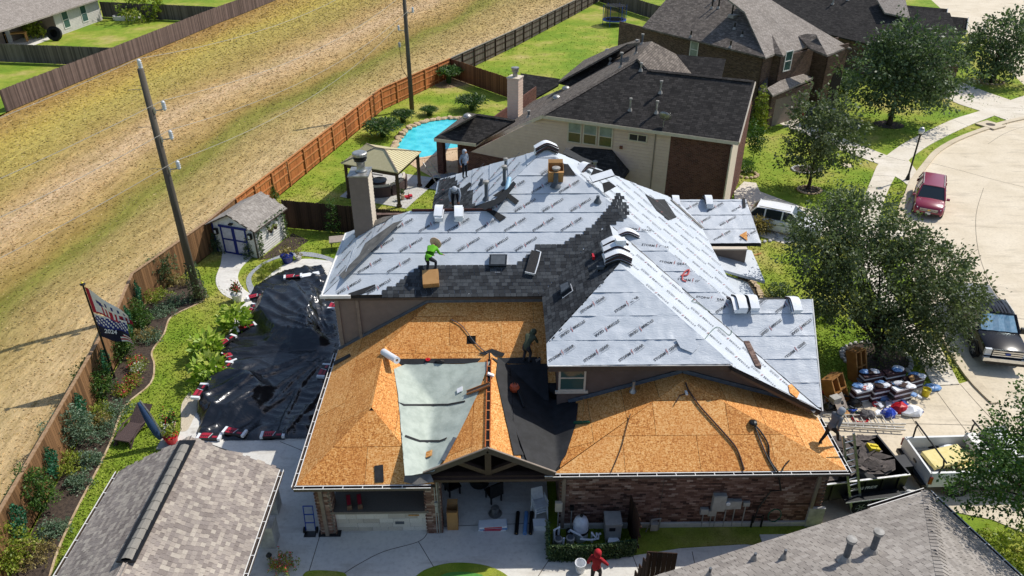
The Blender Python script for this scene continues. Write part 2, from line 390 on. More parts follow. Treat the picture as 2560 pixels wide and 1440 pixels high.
MT = dict(
    field=m_field(),lawn=m_lawn(),road=m_conc('street_concrete','cfc1a8','dccfb8'),walk=m_conc('walk_concrete','d3c9b6','dfd6c6'),patio=m_conc('patio_concrete','d2cfc8','e0dcd2'),
    deckc=m_conc('pool_deck','c8a98a','d8bc9c'),joint=mat('joint',lin('5a5148'),rough=.95),curb=m_conc('curb_concrete','d2c4ab','c8b99f'),
    mulch=mat('mulch',lin('352c27'),lin('54473c'),ns=9,rough=1,bump=1.,bs=22,coord='Position'),gravel=mat('gravel',lin('b9bcc0'),lin('6f7478'),ns=30,rough=.9,bump=1.,bs=35,coord='Position'),
    sand=mat('pebble_wash',lin('d8cdb8'),lin('b5a58c'),ns=40,rough=.95,bump=.6,bs=60,coord='Position'),
    dirt=mat('bare_dirt',lin('8d7657'),lin('a58e6d'),ns=3,rough=1,bump=.7,bs=20,coord='Position'),
    brickA=m_brick('brown_blend_brick',('2b2021','5a433c','6e564c','8c7468','b3a294'),'6f675f'),brickB=m_brick('red_brown_brick',('3a221f','5f3a33','71483d','7d574b'),'7b6b62'),brickC=m_brick('dark_brown_brick',('2f2321','57443c','6d564a','8a7364'),'73685e'),
    brick=m_tab('brick_clay',('4a3832','6b5045','785a4d','836558','927567','b09a8c')),mortar=mat('mortar',lin('857a70'),rough=.95),
    shA=m_shingle('weathered_shaded_shingle','2c2a29','3d3a38','4e4a47'),shB=m_shingle('grey_brown_lit_shaded_shingle','5a534d','746b63','8d8379'),shC=m_shingle('taupe_and_lit_shingle','8a8178','9c938a','aaa198',.3,.14),  # neighbour roofs: darker copy on shaded slopes, lighter copy on lit ones
    tabA=m_tab('charcoal_shingle_tab',('2f3134','3a3c3f','434649','4e5154')),tabB=m_tab('driftwood_shingle_tab',('857b74','8f857e','9a9087','a4998e','b0a699')),tabC=m_tab('grey_shingle_tab',('8c857e','948d85','9a938b','a29b93')),
    under=mat('roof_felt',lin('1c1d1f'),lin('2b2c2e'),ns=5,rough=.85,bump=.3),felt=mat('black_felt',lin('17181a'),lin('26272a'),ns=3,rough=.7,bump=.4,bs=8),pale=mat('pale_old_underlayment',lin('b4bdb2'),lin('97a197'),ns=2.5,rough=.8,bump=.5,bs=7,lo=.4,hi=.75),
    ice=mat('grey_valley_membrane',lin('7b7873'),lin('5c5a57'),ns=3,rough=.7,bump=.3,bs=20),osb=m_osb(),osbedge=mat('board_edge',lin('b06a28'),lin('6a3c12'),rough=.9),fabric=m_fabric(),ink=mat('black_print',lin('33363b'),lin('44474d'),rough=.6),redink=mat('red_print',lin('a8605f'),lin('8a5a58'),rough=.6),greyink=mat('grey_print',lin('7f858c'),rough=.6),
    tarp=m_tarp(),sidT=mat('taupe_siding',lin('857569'),lin('7b6c61'),ns=3,rough=.7),sidB=mat('brown_siding',lin('6e5c52'),lin('655349'),ns=3,rough=.7),sidC=mat('cream_siding',lin('e0c6b4'),lin('d8bdab'),ns=3,rough=.7),sidG=mat('pale_grey_siding',lin('c9c5be'),lin('bcb8b1'),ns=3,rough=.7),trimC=mat('cream_trim',lin('d6c9b6'),lin('cabca8'),rough=.6),trimB=mat('dark_brown_trim',lin('4b4039'),lin('554a42'),rough=.6),trimT=mat('taupe_trim',lin('8b7d70'),rough=.6),
    white=mat('white_paint',lin('e8e6e1'),lin('d9d6cf'),rough=.5),alu=mat('aluminium',lin('c9c9c8'),lin('a8a8a8'),rough=.35,metal=.8),galv=mat('galvanized_steel',lin('b5b4b0'),lin('8f8e8a'),rough=.45,metal=.7),black=mat('black_metal',lin('141414'),lin('1d1d1d'),rough=.45),iron=mat('grey_pipe',lin('4a5056'),lin('5a6066'),rough=.5),lead=mat('lead_boot',lin('a7a39c'),lin('8a867f'),rough=.6),gutter=mat('gutter_inside',lin('3b3a39'),lin('55524e'),rough=.7),
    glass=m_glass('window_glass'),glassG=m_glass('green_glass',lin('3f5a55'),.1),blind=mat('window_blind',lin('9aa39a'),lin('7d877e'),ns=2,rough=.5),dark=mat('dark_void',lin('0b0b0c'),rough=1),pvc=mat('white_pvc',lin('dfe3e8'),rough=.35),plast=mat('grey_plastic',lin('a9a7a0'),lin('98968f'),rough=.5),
    card=mat('cardboard',lin('b98d5a'),lin('a97d4c'),ns=3,rough=.85),wrap=mat('white_wrapper',lin('eceef0'),lin('dfe2e6'),ns=3,rough=.35,bump=.3,bs=10),wrapK=mat('black_red_wrapper',lin('1c1a1b'),lin('2a2527'),rough=.4),wrapR=mat('red_wrapper',lin('b32a3c'),lin('9a1f33'),rough=.4),asph=mat('shingle_edge',lin('2a2a2b'),lin('403e3d'),ns=30,rough=.95,bump=.5),
    redp=mat('red_plastic',lin('c6202c'),rough=.35),blue=mat('blue_plastic',lin('2b4fa8'),lin('243f8c'),rough=.4),lblue=mat('pale_blue_roll',lin('6d97c8'),lin('5a86bb'),rough=.45),yellow=mat('yellow_plastic',lin('d9c41f'),lin('c6b018'),rough=.45),foam=mat('yellow_foam',lin('eadb9c'),lin('e0cd86'),rough=.8),green=mat('green_plastic',lin('1d5a43'),rough=.5),rope=mat('dark_rope',lin('3a2a26'),lin('52403a'),ns=60,rough=.9),
    fenceB=m_wood('brown_fence_wood','6f5138','856444'),fenceO=m_wood('cedar_fence_wood','9b5c30','b97545'),fenceG=m_wood('grey_fence_wood','5a524b','70675f'),fenceD=m_wood('weathered_fence_wood','564843','75655d'),fenceK=m_wood('dark_fence_wood','30231d','433229'),wood=m_wood('board_wood','a97b47','c39458'),cedar=mat('rail_wood',lin('c08350'),lin('a96c3c'),ns=3,rough=.85),pole=m_wood('utility_pole_wood','4c463e','6b645a',(6,6,.3),.2),bark=mat('bark',lin('3b322a'),lin('574a3e'),ns=7,rough=.95,bump=.8,sx=(1,1,.25)),
    leafO=m_leaf('live_oak_leaf','39472b','59683f','8f9a72'),leafD=m_leaf('dark_evergreen_leaf','364830','536842','82946a'),leafS=m_leaf('shrub_leaf','29461a','46682a','6f8c3a'),leafY=m_leaf('canna_leaf','6c8f22','93b13a','c8cf6a'),leafB=m_leaf('blue_grey_shrub_leaf','47604a','6c8468','94a58a'),leafI=m_leaf('lattice_ivy_leaf','1f4a34','2f6b4a','55906c'),leafG=m_leaf('yellow_green_leaf','5e7420','86962f','b0b04c'),leafT=m_leaf('tan_dry_leaf','7d7040','9c8c55','b8aa78'),leafP=m_leaf('sago_frond','23401c','3a5a28','7c8a48'),petR=m_leaf('red_petal','a5202a','d8404a','f08a8a'),petW=m_leaf('white_petal','d8d4cc','eeeae2'),
    skin=mat('skin',lin('b98364'),lin('a87253'),rough=.55),stone=mat('stone',lin('c9b494'),lin('a98d6a'),ns=4,rough=.85,bump=.5),stoneW=mat('white_stone',lin('c7c4bd'),lin('a09d97'),ns=4,rough=.85,bump=.5),lime=m_tab('limestone_block',('b9b0a2','c9c1b4','d6cfc3','ded8cd')),counter=mat('counter_stone',lin('6b645b'),lin('7a7369'),ns=30,rough=.4),
    tyre=mat('tyre_rubber',lin('151516'),lin('1d1d1e'),rough=.85),rim=mat('wheel_metal',lin('a9abad'),lin('8c8e90'),rough=.35,metal=.6),chrome=mat('chrome',lin('d7d9db'),rough=.12,metal=1.),lampglass=mat('clear_lamp',lin('d9dde0'),rough=.1,spec=.8),tail=mat('red_lamp',lin('8c1016'),rough=.15,spec=.8),blackp=mat('black_trim',lin('121314'),rough=.4),
    tanroof=mat('tan_metal_roof',lin('cdc196'),lin('c4b88c'),rough=.45),brownp=mat('brown_powder_coat',lin('4c3a31'),lin('433229'),rough=.6),wick=mat('brown_wicker',lin('5a4a44'),lin('47393a'),ns=40,rough=.85,bump=.6),cush=mat('cream_cushion',lin('d8cfc0'),lin('c9bfae'),rough=.9),greyc=mat('grey_cushion',lin('6f6c69'),lin('625f5c'),rough=.9),navy=mat('navy_canvas',lin('22395a'),lin('2c4668'),ns=2,rough=.85),blueT=mat('blue_trim',lin('1f2f7d'),rough=.5),turf=mat('putting_turf',lin('4f8a3a'),lin('5c9743'),ns=20,rough=.95,bump=.5,bs=90,coord='Position'),
)
# ---------------------------------------------------------------- terrain, field, lawns
FTOP = [(-70,1420),(0,1279),(185,960),(242,860),(296,769),(331,685),(447,604),(524,550),(588,497)]
FOR = [(588,497),(715,402),(860,292),(951,222),(1125,146)]
FGR = [(1125,146),(1287,74),(1438,0),(1500,-32)]
FLINE = [at(u,v,1.85) for u,v in FTOP]; OLINE = [at(u,v,1.85) for u,v in FOR]; GLINE = [at(u,v,1.85) for u,v in FGR]
XLINE = [at(u,v,1.85) for u,v in [(0,226),(107,185),(279,120),(420,65),(537,20),(600,-2),(690,-36)]]
def xat(line,y):
    for a,b in zip(line,line[1:]):
        if a.y <= y <= b.y: return a.x + (b.x - a.x) * (y - a.y) / (b.y - a.y)
    a,b = (line[0],line[1]) if y < line[0].y else (line[-2],line[-1])
    return a.x + (b.x - a.x) * (y - a.y) / (b.y - a.y)
INNER = FLINE + OLINE[1:] + GLINE[1:]
def fld(y,s):
    xi,xo = xat(INNER,y) - .06,(xat(XLINE,y) if y > 63 else -42.2)
    return xi + (xo - xi) * s
def fz(s): return -.02 - .38 * math.exp(-((s - .32) / .07) ** 2) * (1 if s > .02 else 0) - .08 * math.exp(-((s - .6) / .1) ** 2)
def slope(): pass
g = MB().poly([(-400,-60,-.75),(400,-60,-.75),(400,900,-.75),(-400,900,-.75)])
tag(g.build('ground',MT['lawn']),kind='structure')
S = np.linspace(0,1,41); Ys = np.linspace(8,190,92)
vv = np.array([(fld(y,s),y,fz(s)) for y in Ys for s in S]); nS = len(S)
ff = np.array([(i * nS + j,i * nS + j + 1,(i + 1) * nS + j + 1,(i + 1) * nS + j) for i in range(len(Ys) - 1) for j in range(nS - 1)])
me = nmesh('field',vv,ff[:,::-1],MT['field'],tint=np.zeros(len(ff)),extra={},smooth=True)
me.attributes.new('fs','FLOAT','POINT').data.foreach_set('value',np.tile(S,len(Ys)).astype(np.float32))
tag(link('field',me),kind='structure')
def blades(name,label,P,size,ht,mt,rng,fs=None,cat='grass'):
    n = len(P); a = rng.uniform(0,2 * np.pi,n); w_ = size * rng.uniform(.5,1.3,n); h = ht * rng.uniform(.4,1.4,n)
    dx,dy = np.cos(a) * w_,np.sin(a) * w_; l = rng.uniform(-1,1,(n,2)) * h[:,None] * .9
    v = np.empty((n,3,3)); v[:,0] = P; v[:,1] = P; v[:,2] = P
    v[:,0,0] -= dx; v[:,0,1] -= dy; v[:,1,0] += dx; v[:,1,1] += dy; v[:,2,:2] += l; v[:,2,2] += h
    me = nmesh(name,v.reshape(-1,3),np.arange(n * 3).reshape(-1,3),mt,tint=rng.uniform(0,1,n),extra={'fs': fs} if fs is not None else {})
    return tag(link(name,me),label,cat,kind='stuff')
rng = np.random.default_rng(3)
n = 80000; yy = 12 + 108 * rng.uniform(0,1,n) ** 1.25; ss = rng.uniform(.004,.995,n)
P = np.array([(fld(y,s),y,fz(s)) for y,s in zip(yy,ss)]); d = np.linalg.norm(P - np.array([0,0,CH]),axis=1)
blades('field_grass','dry mown grass covering the wide straw coloured field',P,.03 + .001 * d,.02 + .0004 * d,MT['field'],rng,fs=ss)
def sheet(name,pts,z,mt,kind='structure',th=.02):
    pts = [V(p) for p in pts]
    bm = bmesh.new(); vs = [bm.verts.new((p.x,p.y,z)) for p in pts]; f = bm.faces.new(vs); f.normal_update()
    if f.normal.z < 0: f.normal_flip()
    r = bmesh.ops.extrude_face_region(bm,geom=[f]); bmesh.ops.translate(bm,vec=(0,0,-th),verts=[x for x in r['geom'] if isinstance(x,bmesh.types.BMVert)])
    bmesh.ops.recalc_face_normals(bm,faces=bm.faces); me = bpy.data.meshes.new(name); bm.to_mesh(me); bm.free(); me.materials.append(mt)
    me.attributes.new('tint','FLOAT','FACE').data.foreach_set('value',[0.] * len(me.polygons)); metric_uv(me)
    return tag(link(name,me),kind=kind)
def curve(pts,n=6):       # Catmull-Rom through points
    pts = [V(p) for p in pts]; out = []
    for i in range(len(pts) - 1):
        p0,p1,p2,p3 = pts[max(i - 1,0)],pts[i],pts[i + 1],pts[min(i + 2,len(pts) - 1)]
        for k in range(n):
            t = k / n; out.append(.5 * ((2 * p1) + (p2 - p0) * t + (2 * p0 - 5 * p1 + 4 * p2 - p3) * t * t + (3 * p1 - p0 - 3 * p2 + p3) * t ** 3))
    return out + [pts[-1]]
def PX(L,z=0.): return [at(u,v,z) for u,v in L]
# house lots: one lawn sheet right of the field
lot = [V((p.x + .05,p.y,0)) for p in INNER] + [V((24,190,0)),V((300,190,0)),V((300,-20,0)),V((-15,-20,0))]
sheet('lawn',lot,0,MT['lawn'])
sheet('far_lawn',[V((p.x - .1,p.y,0)) for p in XLINE] + [V((-10,260,0)),V((-300,260,0)),V((-300,40,0)),V((-46,40,0))],-.01,MT['lawn'])
# curb line and street
CURB = [(2640,285),(2560,300),(2513,311),(2459,329),(2400,352),(2352,380),(2325,410),(2291,457),(2278,490),(2262,531),(2256,600),(2270,680),(2315,760),(2380,858),(2435,943),(2500,1010),(2560,1062),(2700,1180)]
CB = curve(PX(CURB),3)
sheet('street',CB + [V((60,4,0)),V((120,40,0)),V((110,160,0)),V((75,160,0)),at(2640,285)],.004,MT['road'])
# far street corner at the upper edge
sheet('far_street',PX([(2395,30),(2440,20),(2470,60),(2560,95),(2640,110),(2640,-60),(2380,-20)]),.008,MT['road'])
def strip(path,w0,w1,name,z,mt,th=.1,kind='structure'):
    L = []; Rr = []
    for i,p in enumerate(path):
        d = (path[min(i + 1,len(path) - 1)] - path[max(i - 1,0)]); nrm = V((-d.y,d.x,0)).normalized()
        L.append(p + nrm * w0); Rr.append(p + nrm * w1)
    mb = MB()
    for i in range(len(path) - 1):
        a,b,c,d = L[i],L[i + 1],Rr[i + 1],Rr[i]; q = [V((x.x,x.y,z)) for x in (a,b,c,d)]
        n_ = (q[1] - q[0]).cross(q[2] - q[0]); q = q if n_.z > 0 else q[::-1]; mb.slab(q,(0,0,-th))
    return tag(mb.build(name,mt),kind=kind)
strip(CB[:30],0,-.42,'curb',.115,MT['curb'],.14)
strip(CB[36:46],0,-.42,'curb',.115,MT['curb'],.14)
def joints(lists,z,name='joint',wd=.022,parent=None):
    for L in lists:
        strip([p for p in curve(PX(L),5)],wd / 2,-wd / 2,name,z,MT['joint'],.003)
SW_A = [(2640,236),(2560,262),(2480,292),(2420,316),(2362,343),(2310,372),(2262,410),(2236,445),(2215,490),(2200,540),(2195,610),(2215,700),(2270,800),(2335,850),(2368,905),(2398,962)]
SW_B = [(2640,222),(2560,240),(2447,279),(2380,300),(2300,338),(2250,365),(2200,405),(2180,445),(2163,490),(2152,540),(2150,610),(2170,700),(2225,800),(2283,870),(2305,915),(2333,966)]
sheet('sidewalk',curve(PX(SW_A),3) + curve(PX(SW_B),3)[::-1],.045,MT['walk'],th=.05)
# our driveway
sheet('driveway',PX([(2040,1000),(2140,985),(2240,972),(2335,962),(2400,960),(2440,948),(2505,1012),(2600,1092),(2760,1260),(2760,1420),(2480,1300),(2380,1280),(2200,1290),(2060,1330),(2010,1310),(2015,1150)]),.03,MT['road'],th=.04)
sheet('driveway',PX([(1915,296),(1945,278),(2000,300),(2120,352),(2240,398),(2270,400),(2300,440),(2283,475),(2255,452),(2235,440),(2200,412),(2100,375),(2010,335)]),.035,MT['walk'],th=.04)
sheet('driveway',PX([(2362,200),(2400,205),(2470,232),(2560,262),(2640,280),(2640,300),(2560,300),(2530,306),(2470,284),(2400,262),(2350,240)]),.035,MT['walk'],th=.04)
sheet('front_walk',PX([(1835,480),(1860,455),(1890,458),(1900,480),(2010,520),(2150,555),(2265,560),(2262,590),(2235,600),(2060,590),(1960,610),(1880,585),(1838,520)]),.033,MT['walk'],th=.04)
joints([[(2330,965),(2400,1060),(2480,1160),(2570,1270)],[(2240,975),(2300,1080),(2380,1190)],[(2150,1005),(2190,1080),(2230,1160)],[(2110,1078),(2200,1062),(2340,1062),(2520,1068)],[(2400,962),(2470,1040),(2560,1130)]],.034)
joints([[(2459,470),(2440,538),(2445,623),(2472,701),(2527,793),(2580,850)],[(2325,407),(2400,426),(2480,448),(2600,478)],[(2445,623),(2420,640)],[(2470,360),(2520,330),(2600,306)],[(2527,793),(2560,798),(2620,808)]],.009)
joints([[(2163,490),(2215,490)],[(2183,440),(2238,442)],[(2215,392),(2268,405)],[(2260,358),(2310,372)],[(2300,338),(2362,343)],[(2380,300),(2420,316)],[(2283,873),(2340,862)],[(2305,915),(2372,910)],[(2333,966),(2398,963)]],.049)
# yard: mulch bed, shed walk, patio
BED = [(517,735),(508,752),(484,765),(447,782),(423,799),(410,836),(380,880),(386,913),(376,960),(312,1017),(279,1101),(242,1178),(188,1282),(144,1380),(120,1460)]
bedp = curve(PX(BED),4)
BEDPOLY = [V((p.x + .12,p.y,0)) for p in FLINE if p.y > 12][:7] + [V((xat(FLINE,34.5) + .12,34.5,0)),at(470,690),at(500,700)] + bedp
mbd = MB(); bl_ = sorted(bedp,key=lambda p: p.y); bl_ = [p for i,p in enumerate(bl_) if i == 0 or p.y > bl_[i - 1].y + .02]; bl_.append(V((bl_[-1].x - .9,bl_[-1].y + 1.6,0)))
for a,b in zip(bl_,bl_[1:]): mbd.slab([V((xat(FLINE,a.y) + .1,a.y,.012)),V((a.x,a.y,.012)),V((b.x,b.y,.012)),V((xat(FLINE,b.y) + .1,b.y,.012))],(0,0,-.03))
tag(mbd.build('mulch_bed',MT['mulch']),kind='structure')
strip(bedp,.035,-.035,'bed_edging',.035,MT['stone'],.04)
sheet('shed_walk',curve(PX([(556,630),(552,660),(541,690),(541,712),(556,735),(580,748),(605,755)]),4) + curve(PX([(640,742),(612,725),(596,700),(598,680),(612,660),(640,636)]),4),.02,MT['patio'])
PATIO = [(640,720),(700,668),(760,648),(840,655),(870,700),(880,900),(1000,1100),(1360,1100),(1370,1255),(1373,1400),(1470,1408),(1700,1372),(1860,1362),(1990,1372),(2050,1420),(2050,1560),(600,1560),(640,1330),(400,1180),(436,1120),(470,1030),(492,975),(530,935),(560,860),(600,770)]
sheet('patio',curve(PX(PATIO[:4]),4) + PX(PATIO[4:19]) + curve(PX(PATIO[19:]),3),.025,MT['patio'],th=.04)
sheet('pebble_strip',curve(PX([(453,1050),(455,1010),(480,975),(500,965),(512,985),(505,1010),(490,1035),(470,1075),(452,1080)]),3),.03,MT['sand'])
sheet('gravel_edge',curve(PX([(640,728),(628,700),(640,678),(680,652),(740,640),(810,648),(846,665),(840,650),(780,632),(720,634),(660,656),(622,686),(616,712),(628,740)]),3),.03,MT['gravel'])
joints([[(1072,1318),(1069,1333),(1045,1356),(960,1380),(900,1410),(860,1435)],[(1046,1355),(1085,1420),(1100,1445)],[(800,1340),(770,1440)],[(1020,1320),(1380,1308)],[(1373,1400),(1340,1450)],[(1582,1392),(1605,1450)],[(1730,1380),(1745,1450)],[(700,1105),(780,1140),(820,1180)]],.029)
sheet('putting_green',curve(PX([(1030,1452),(1060,1428),(1110,1412),(1160,1409),(1215,1416),(1258,1434),(1275,1455),(1270,1500),(1040,1500)]),4),.05,MT['lawn'],th=.05)
sheet('putting_green',curve(PX([(1088,1450),(1115,1436),(1150,1432),(1190,1436),(1212,1448),(1200,1490),(1090,1490)]),4),.056,MT['turf'],th=.05)
sheet('lawn_patch',curve(PX([(755,1450),(765,1432),(800,1428),(860,1434),(866,1455),(860,1500),(750,1500)]),3),.05,MT['lawn'],th=.05)
sheet('side_lawn',PX([(1592,1318),(2010,1316),(2060,1300),(2120,1290),(2080,1350),(1990,1368),(1860,1360),(1700,1370),(1590,1392)]),.021,MT['lawn'],th=.03)
sheet('pool_deck',curve(PX([(1000,395),(1040,420),(1075,440),(1100,450),(1240,470),(1300,380),(1250,310),(1150,290),(1120,300)]),2),.02,MT['deckc'],th=.03)
sheet('gravel_patch',PX([(1085,440),(1130,432),(1180,440),(1200,470),(1120,480),(1060,470)]),.03,MT['gravel'])
# grass blades on the visible lawns (not on paving)
pav = [[(p.x,p.y) for p in L] for L in ([V(q) for q in BEDPOLY],PX(PATIO),CB + [V((60,4,0)),V((120,40,0)),V((110,160,0))],curve(PX(SW_A),2) + curve(PX(SW_B),2)[::-1],PX([(2040,1000),(2335,962),(2440,948),(2600,1092),(2760,1420),(2200,1290),(2010,1310)]),PX([(1915,296),(1945,278),(2120,352),(2300,400),(2300,440),(2235,440),(2010,335)]),PX([(1835,480),(1890,458),(2150,555),(2265,560),(2235,600),(1960,610),(1838,520)]),PX([(556,630),(541,700),(580,748),(640,742),(596,690),(640,636)]))]
n = 330000; P = []; r2 = random.Random(5)
while len(P) < n:
    u,v = r2.uniform(0,2560),60 + 1380 * r2.random() ** .8
    q = at(u,v)
    if q.x < xat(INNER,q.y) + .15 or (q.y > 48 and r2.random() < .6) or q.y > 120: 
        n -= 1 if r2.random() < .45 else 0
        continue
    if 17.9 < q.y < 31 and -6 < q.x < 10.5: n -= 1; continue
    if any(inside((q.x,q.y),pp) for pp in pav): n -= 1; continue
    P.append((q.x,q.y,0.))
P = np.array(P); d = np.linalg.norm(P - np.array([0,0,CH]),axis=1)
blades('lawn_grass','short green lawn grass between houses, walks and beds',P,.018 + .0008 * d,.022 + .0005 * d,MT['lawn'],rng)

# ---------------------------------------------------------------- the house being re-roofed
M_ = (5.6,0,0,.58,24.16); MW = (5.6,.624,-6.74,0,0); ML = (9.08,.58,1.88,0,0); ME = (9.08,-.58,1.88,0,0)
WLp = (5.6,.58,1.49,0,0); WF = (5.2,0,0,.58,20.2); WE = (3.2,-.58,11.09,0,0)
W_ = (2.9,.6,-6.54,0,0); LF = (2.9,0,0,.6,17.15); LE = (4.21,-.6,-4.36,0,0); N_ = (5.13,0,0,.58,24.4)
GW = (4.1,.5,-.5,0,0); GE = (4.1,-.5,-.5,0,0); GF = (2.9,0,0,.555,17.56); GL = (4.45,.33,6.2,0,0); GR = (4.45,-.32,6.2,0,0)
RG = (5.29,0,0,.36,33.2)
def PP(pl,L,off=0.): return [pz(pl,x,y,off) for x,y in L]
house = thing('house','brick house having its roof replaced, half silver sheeting and half bare orange board','house',(2,22,0))
def wrk(a,b,sd):
    n1 = noise.noise(V((a * .8 + sd,b * 3.1,sd * 1.7))); n2 = noise.noise(V((a * 2.3,b * 1.0 + sd,3.1))); n3 = noise.noise(V((a * .45 + b * .5,b * 1.3 - a * .2,sd)))
    return max(0,1 - abs(n1) * 5) * .008 + max(0,1 - abs(n2) * 6) * .005 + n3 * .005 + .003
def fabric(pl,pts,ref,parent,rowh=.92,phase=0.,seed=0.,amp=1.):
    rp = RP(PP(pl,pts)); rp.o = V(ref); rp.p2 = [rp.to2(p) for p in rp.p3]
    x0,x1,y0,y1 = rp.bb(); k = math.floor((y0 - phase) / rowh)
    while phase + k * rowh < y1:
        b0 = phase + k * rowh; b1 = b0 + rowh + .06; k += 1
        cell = clip2([(x0,b0),(x1,b0),(x1,b1),(x0,b1)],rp.p2)
        if len(cell) < 3 or area2(cell) < .02: continue
        ax0,ax1,ay0,ay1 = rp.bb(cell); st = .11
        bm = bmesh.new(); nx,ny = max(1,int((ax1 - ax0) / st)),max(1,int((ay1 - ay0) / st))
        gv = [[bm.verts.new((ax0 + (ax1 - ax0) * i / nx,ay0 + (ay1 - ay0) * j / ny,0)) for j in range(ny + 1)] for i in range(nx + 1)]
        for i in range(nx):
            for j in range(ny): bm.faces.new((gv[i][j],gv[i + 1][j],gv[i + 1][j + 1],gv[i][j + 1]))
        n = len(cell); ar = sum(cell[i][0] * cell[(i + 1) % n][1] - cell[(i + 1) % n][0] * cell[i][1] for i in range(n)); sg = 1 if ar > 0 else -1
        for i in range(n):
            a,b = cell[i],cell[(i + 1) % n]; dx,dy = b[0] - a[0],b[1] - a[1]
            if abs(dx) + abs(dy) < 1e-5: continue
            bmesh.ops.bisect_plane(bm,geom=bm.verts[:] + bm.edges[:] + bm.faces[:],plane_co=(a[0],a[1],0),plane_no=(sg * dy,-sg * dx,0),clear_outer=True)
        if not bm.faces: bm.free(); continue
        uvl = bm.loops.layers.uv.new('UVMap')
        for f in bm.faces:
            f.smooth = True
            for l in f.loops: l[uvl].uv = (l.vert.co.x + seed * 3,l.vert.co.y)
        for v in bm.verts:
            a,b = v.co.x,v.co.y; t = (b - b0) / rowh
            off = .006 + .018 * max(0,1 - t) + wrk(a,b,seed + k * .37) * amp + (.012 * max(0,1 - t * 8) * (.6 + noise.noise(V((a * 1.1,k,seed)))) if t < .13 else 0)
            v.co = rp.to3((a,b),off)
        me = bpy.data.meshes.new('underlayment_strip'); bm.to_mesh(me); bm.free(); me.materials.append(MT['fabric'])
        link('underlayment_strip',me,parent)
    return rp
def panels(pl,pts,parent,w=2.44,h=1.22,seed=0,holes=(),name='board_sheet'):
    rp = RP(PP(pl,pts)); x0,x1,y0,y1 = rp.bb(); r = random.Random(seed); k = 0; b = y0
    while b < y1:
        a = x0 - (w / 2 if k % 2 else 0) - r.uniform(0,.3)
        while a < x1:
            cell = clip2([(a + .006,b + .006),(a + w - .006,b + .006),(a + w - .006,b + h - .006),(a + .006,b + h - .006)],rp.p2)
            if len(cell) > 2 and area2(cell) > .01:
                mb = MB(); o = r.uniform(.002,.007); p = [rp.to3(q,o) for q in cell]
                nn = V((0,0,0))
                for i in range(len(p)): nn += p[i].cross(p[(i + 1) % len(p)])
                p = p if nn.dot(rp.n) > 0 else p[::-1]
                mb.slab(p,-rp.n * .018,0,1,r.random()); mb.build(name,[MT['osb'],MT['osbedge']],parent)
            a += w
        b += h; k += 1
    return rp
TABM = {}
def tabs(key,mt,w,h):
    if key not in TABM:
        L = []
        for i in range(9):
            mb = MB(); ww = w * (.96 if i % 3 else .93); t0 = .012 if i % 2 else .009
            x0,x1 = -ww / 2,ww / 2
            mb.raw([(x0,-h / 2,0),(x1,-h / 2,0),(x1,h / 2 + .02,0),(x0,h / 2 + .02,0),(x0,-h / 2,t0),(x1,-h / 2,t0),(x1,h / 2 + .02,.003),(x0,h / 2 + .02,.003)],[(4,5,6,7),(0,1,5,4),(1,2,6,5),(3,0,4,7)],0,i / 8)
            L.append(mb.mesh('shingle_' + key,mt,uv=False))
        TABM[key] = L
    return TABM[key]
def shingle(rp,poly,parent,key,mt,w,h,keep=300,off=.02,seed=1,jit=.35,name='shingle'):
    r = random.Random(seed); x0,x1,y0,y1 = rp.bb(poly); it = []; b = y0 + h / 2; k = 0
    while b < y1:
        a = x0 - w * r.random()
        while a < x1 + w:
            if inside((a,b),poly): it.append((rp.M((a,b),off + r.uniform(0,.003),r.uniform(-.008,.008)),r.randrange(9)))
            a += w
        b += h; k += 1
    pieces(parent,name,'shingle_courses',it,tabs(key,mt,w,h),keep)
def deck(parent,polys,mt,off=-.03,th=.12,name='roof_deck'):
    mb = MB()
    for pl,pts in polys:
        p = PP(pl,pts,off); n = V((0,0,0))
        for i in range(len(p)): n += p[i].cross(p[(i + 1) % len(p)])
        p = p if n.z > 0 else p[::-1]; mb.slab(p,(0,0,-th))
    return mb.build(name,mt,parent)
# --- upper roof
rf = MB(); upper = deck(house,[(M_,[(-6.74,24.16),(-.83,24.16),(-.83,27.45),(-3.68,27.45)]),(M_,[(-.83,24.16),(1.49,24.16),(1.49,29.77),(-.83,27.45)]),(M_,[(1.49,24.16),(4.23,26.88),(4.23,27.91),(1.88,30.16),(1.49,29.77)]),(M_,[(4.23,26.88),(8.45,22.7),(8.45,23.87),(4.23,27.91)]),(M_,[(8.45,22.7),(11.09,20.08),(11.63,23.87),(8.45,23.87)]),
    (MW,[(-6.74,24.16),(-3.68,27.45),(-6.74,29.3)]),(ML,[(1.88,30.16),(-.83,27.45),(-3.05,29.7),(-3.05,33.3),(-2.9,33.5)]),(ME,[(1.88,30.16),(8.45,23.87),(9.25,23.87),(9.25,31.6),(8.41,33.2)]),
    (WLp,[(1.49,24.16),(1.49,20.9),(4.23,23.61),(4.23,26.88)]),(WF,[(1.48,20.2),(7.7,20.2),(4.23,23.61),(1.48,20.9)]),(WE,[(4.23,23.61),(7.7,20.1),(11.09,20.08),(4.23,26.88)]),(RG,[(8.41,33.2),(11.8,33.2),(11.9,30.5),(9.2,30.5)]),
    ((5.43,0,0,-.58,23.87),[(8.45,23.87),(11.63,23.87),(11.63,26.8),(8.45,26.8)]),((7.51,0,0,-.58,27.45),[(-3.68,27.45),(-.83,27.45),(-3.05,29.7),(-3.68,29.2)])],MT['under'],name='roof')
REF = V((-6.74,24.16,5.6))
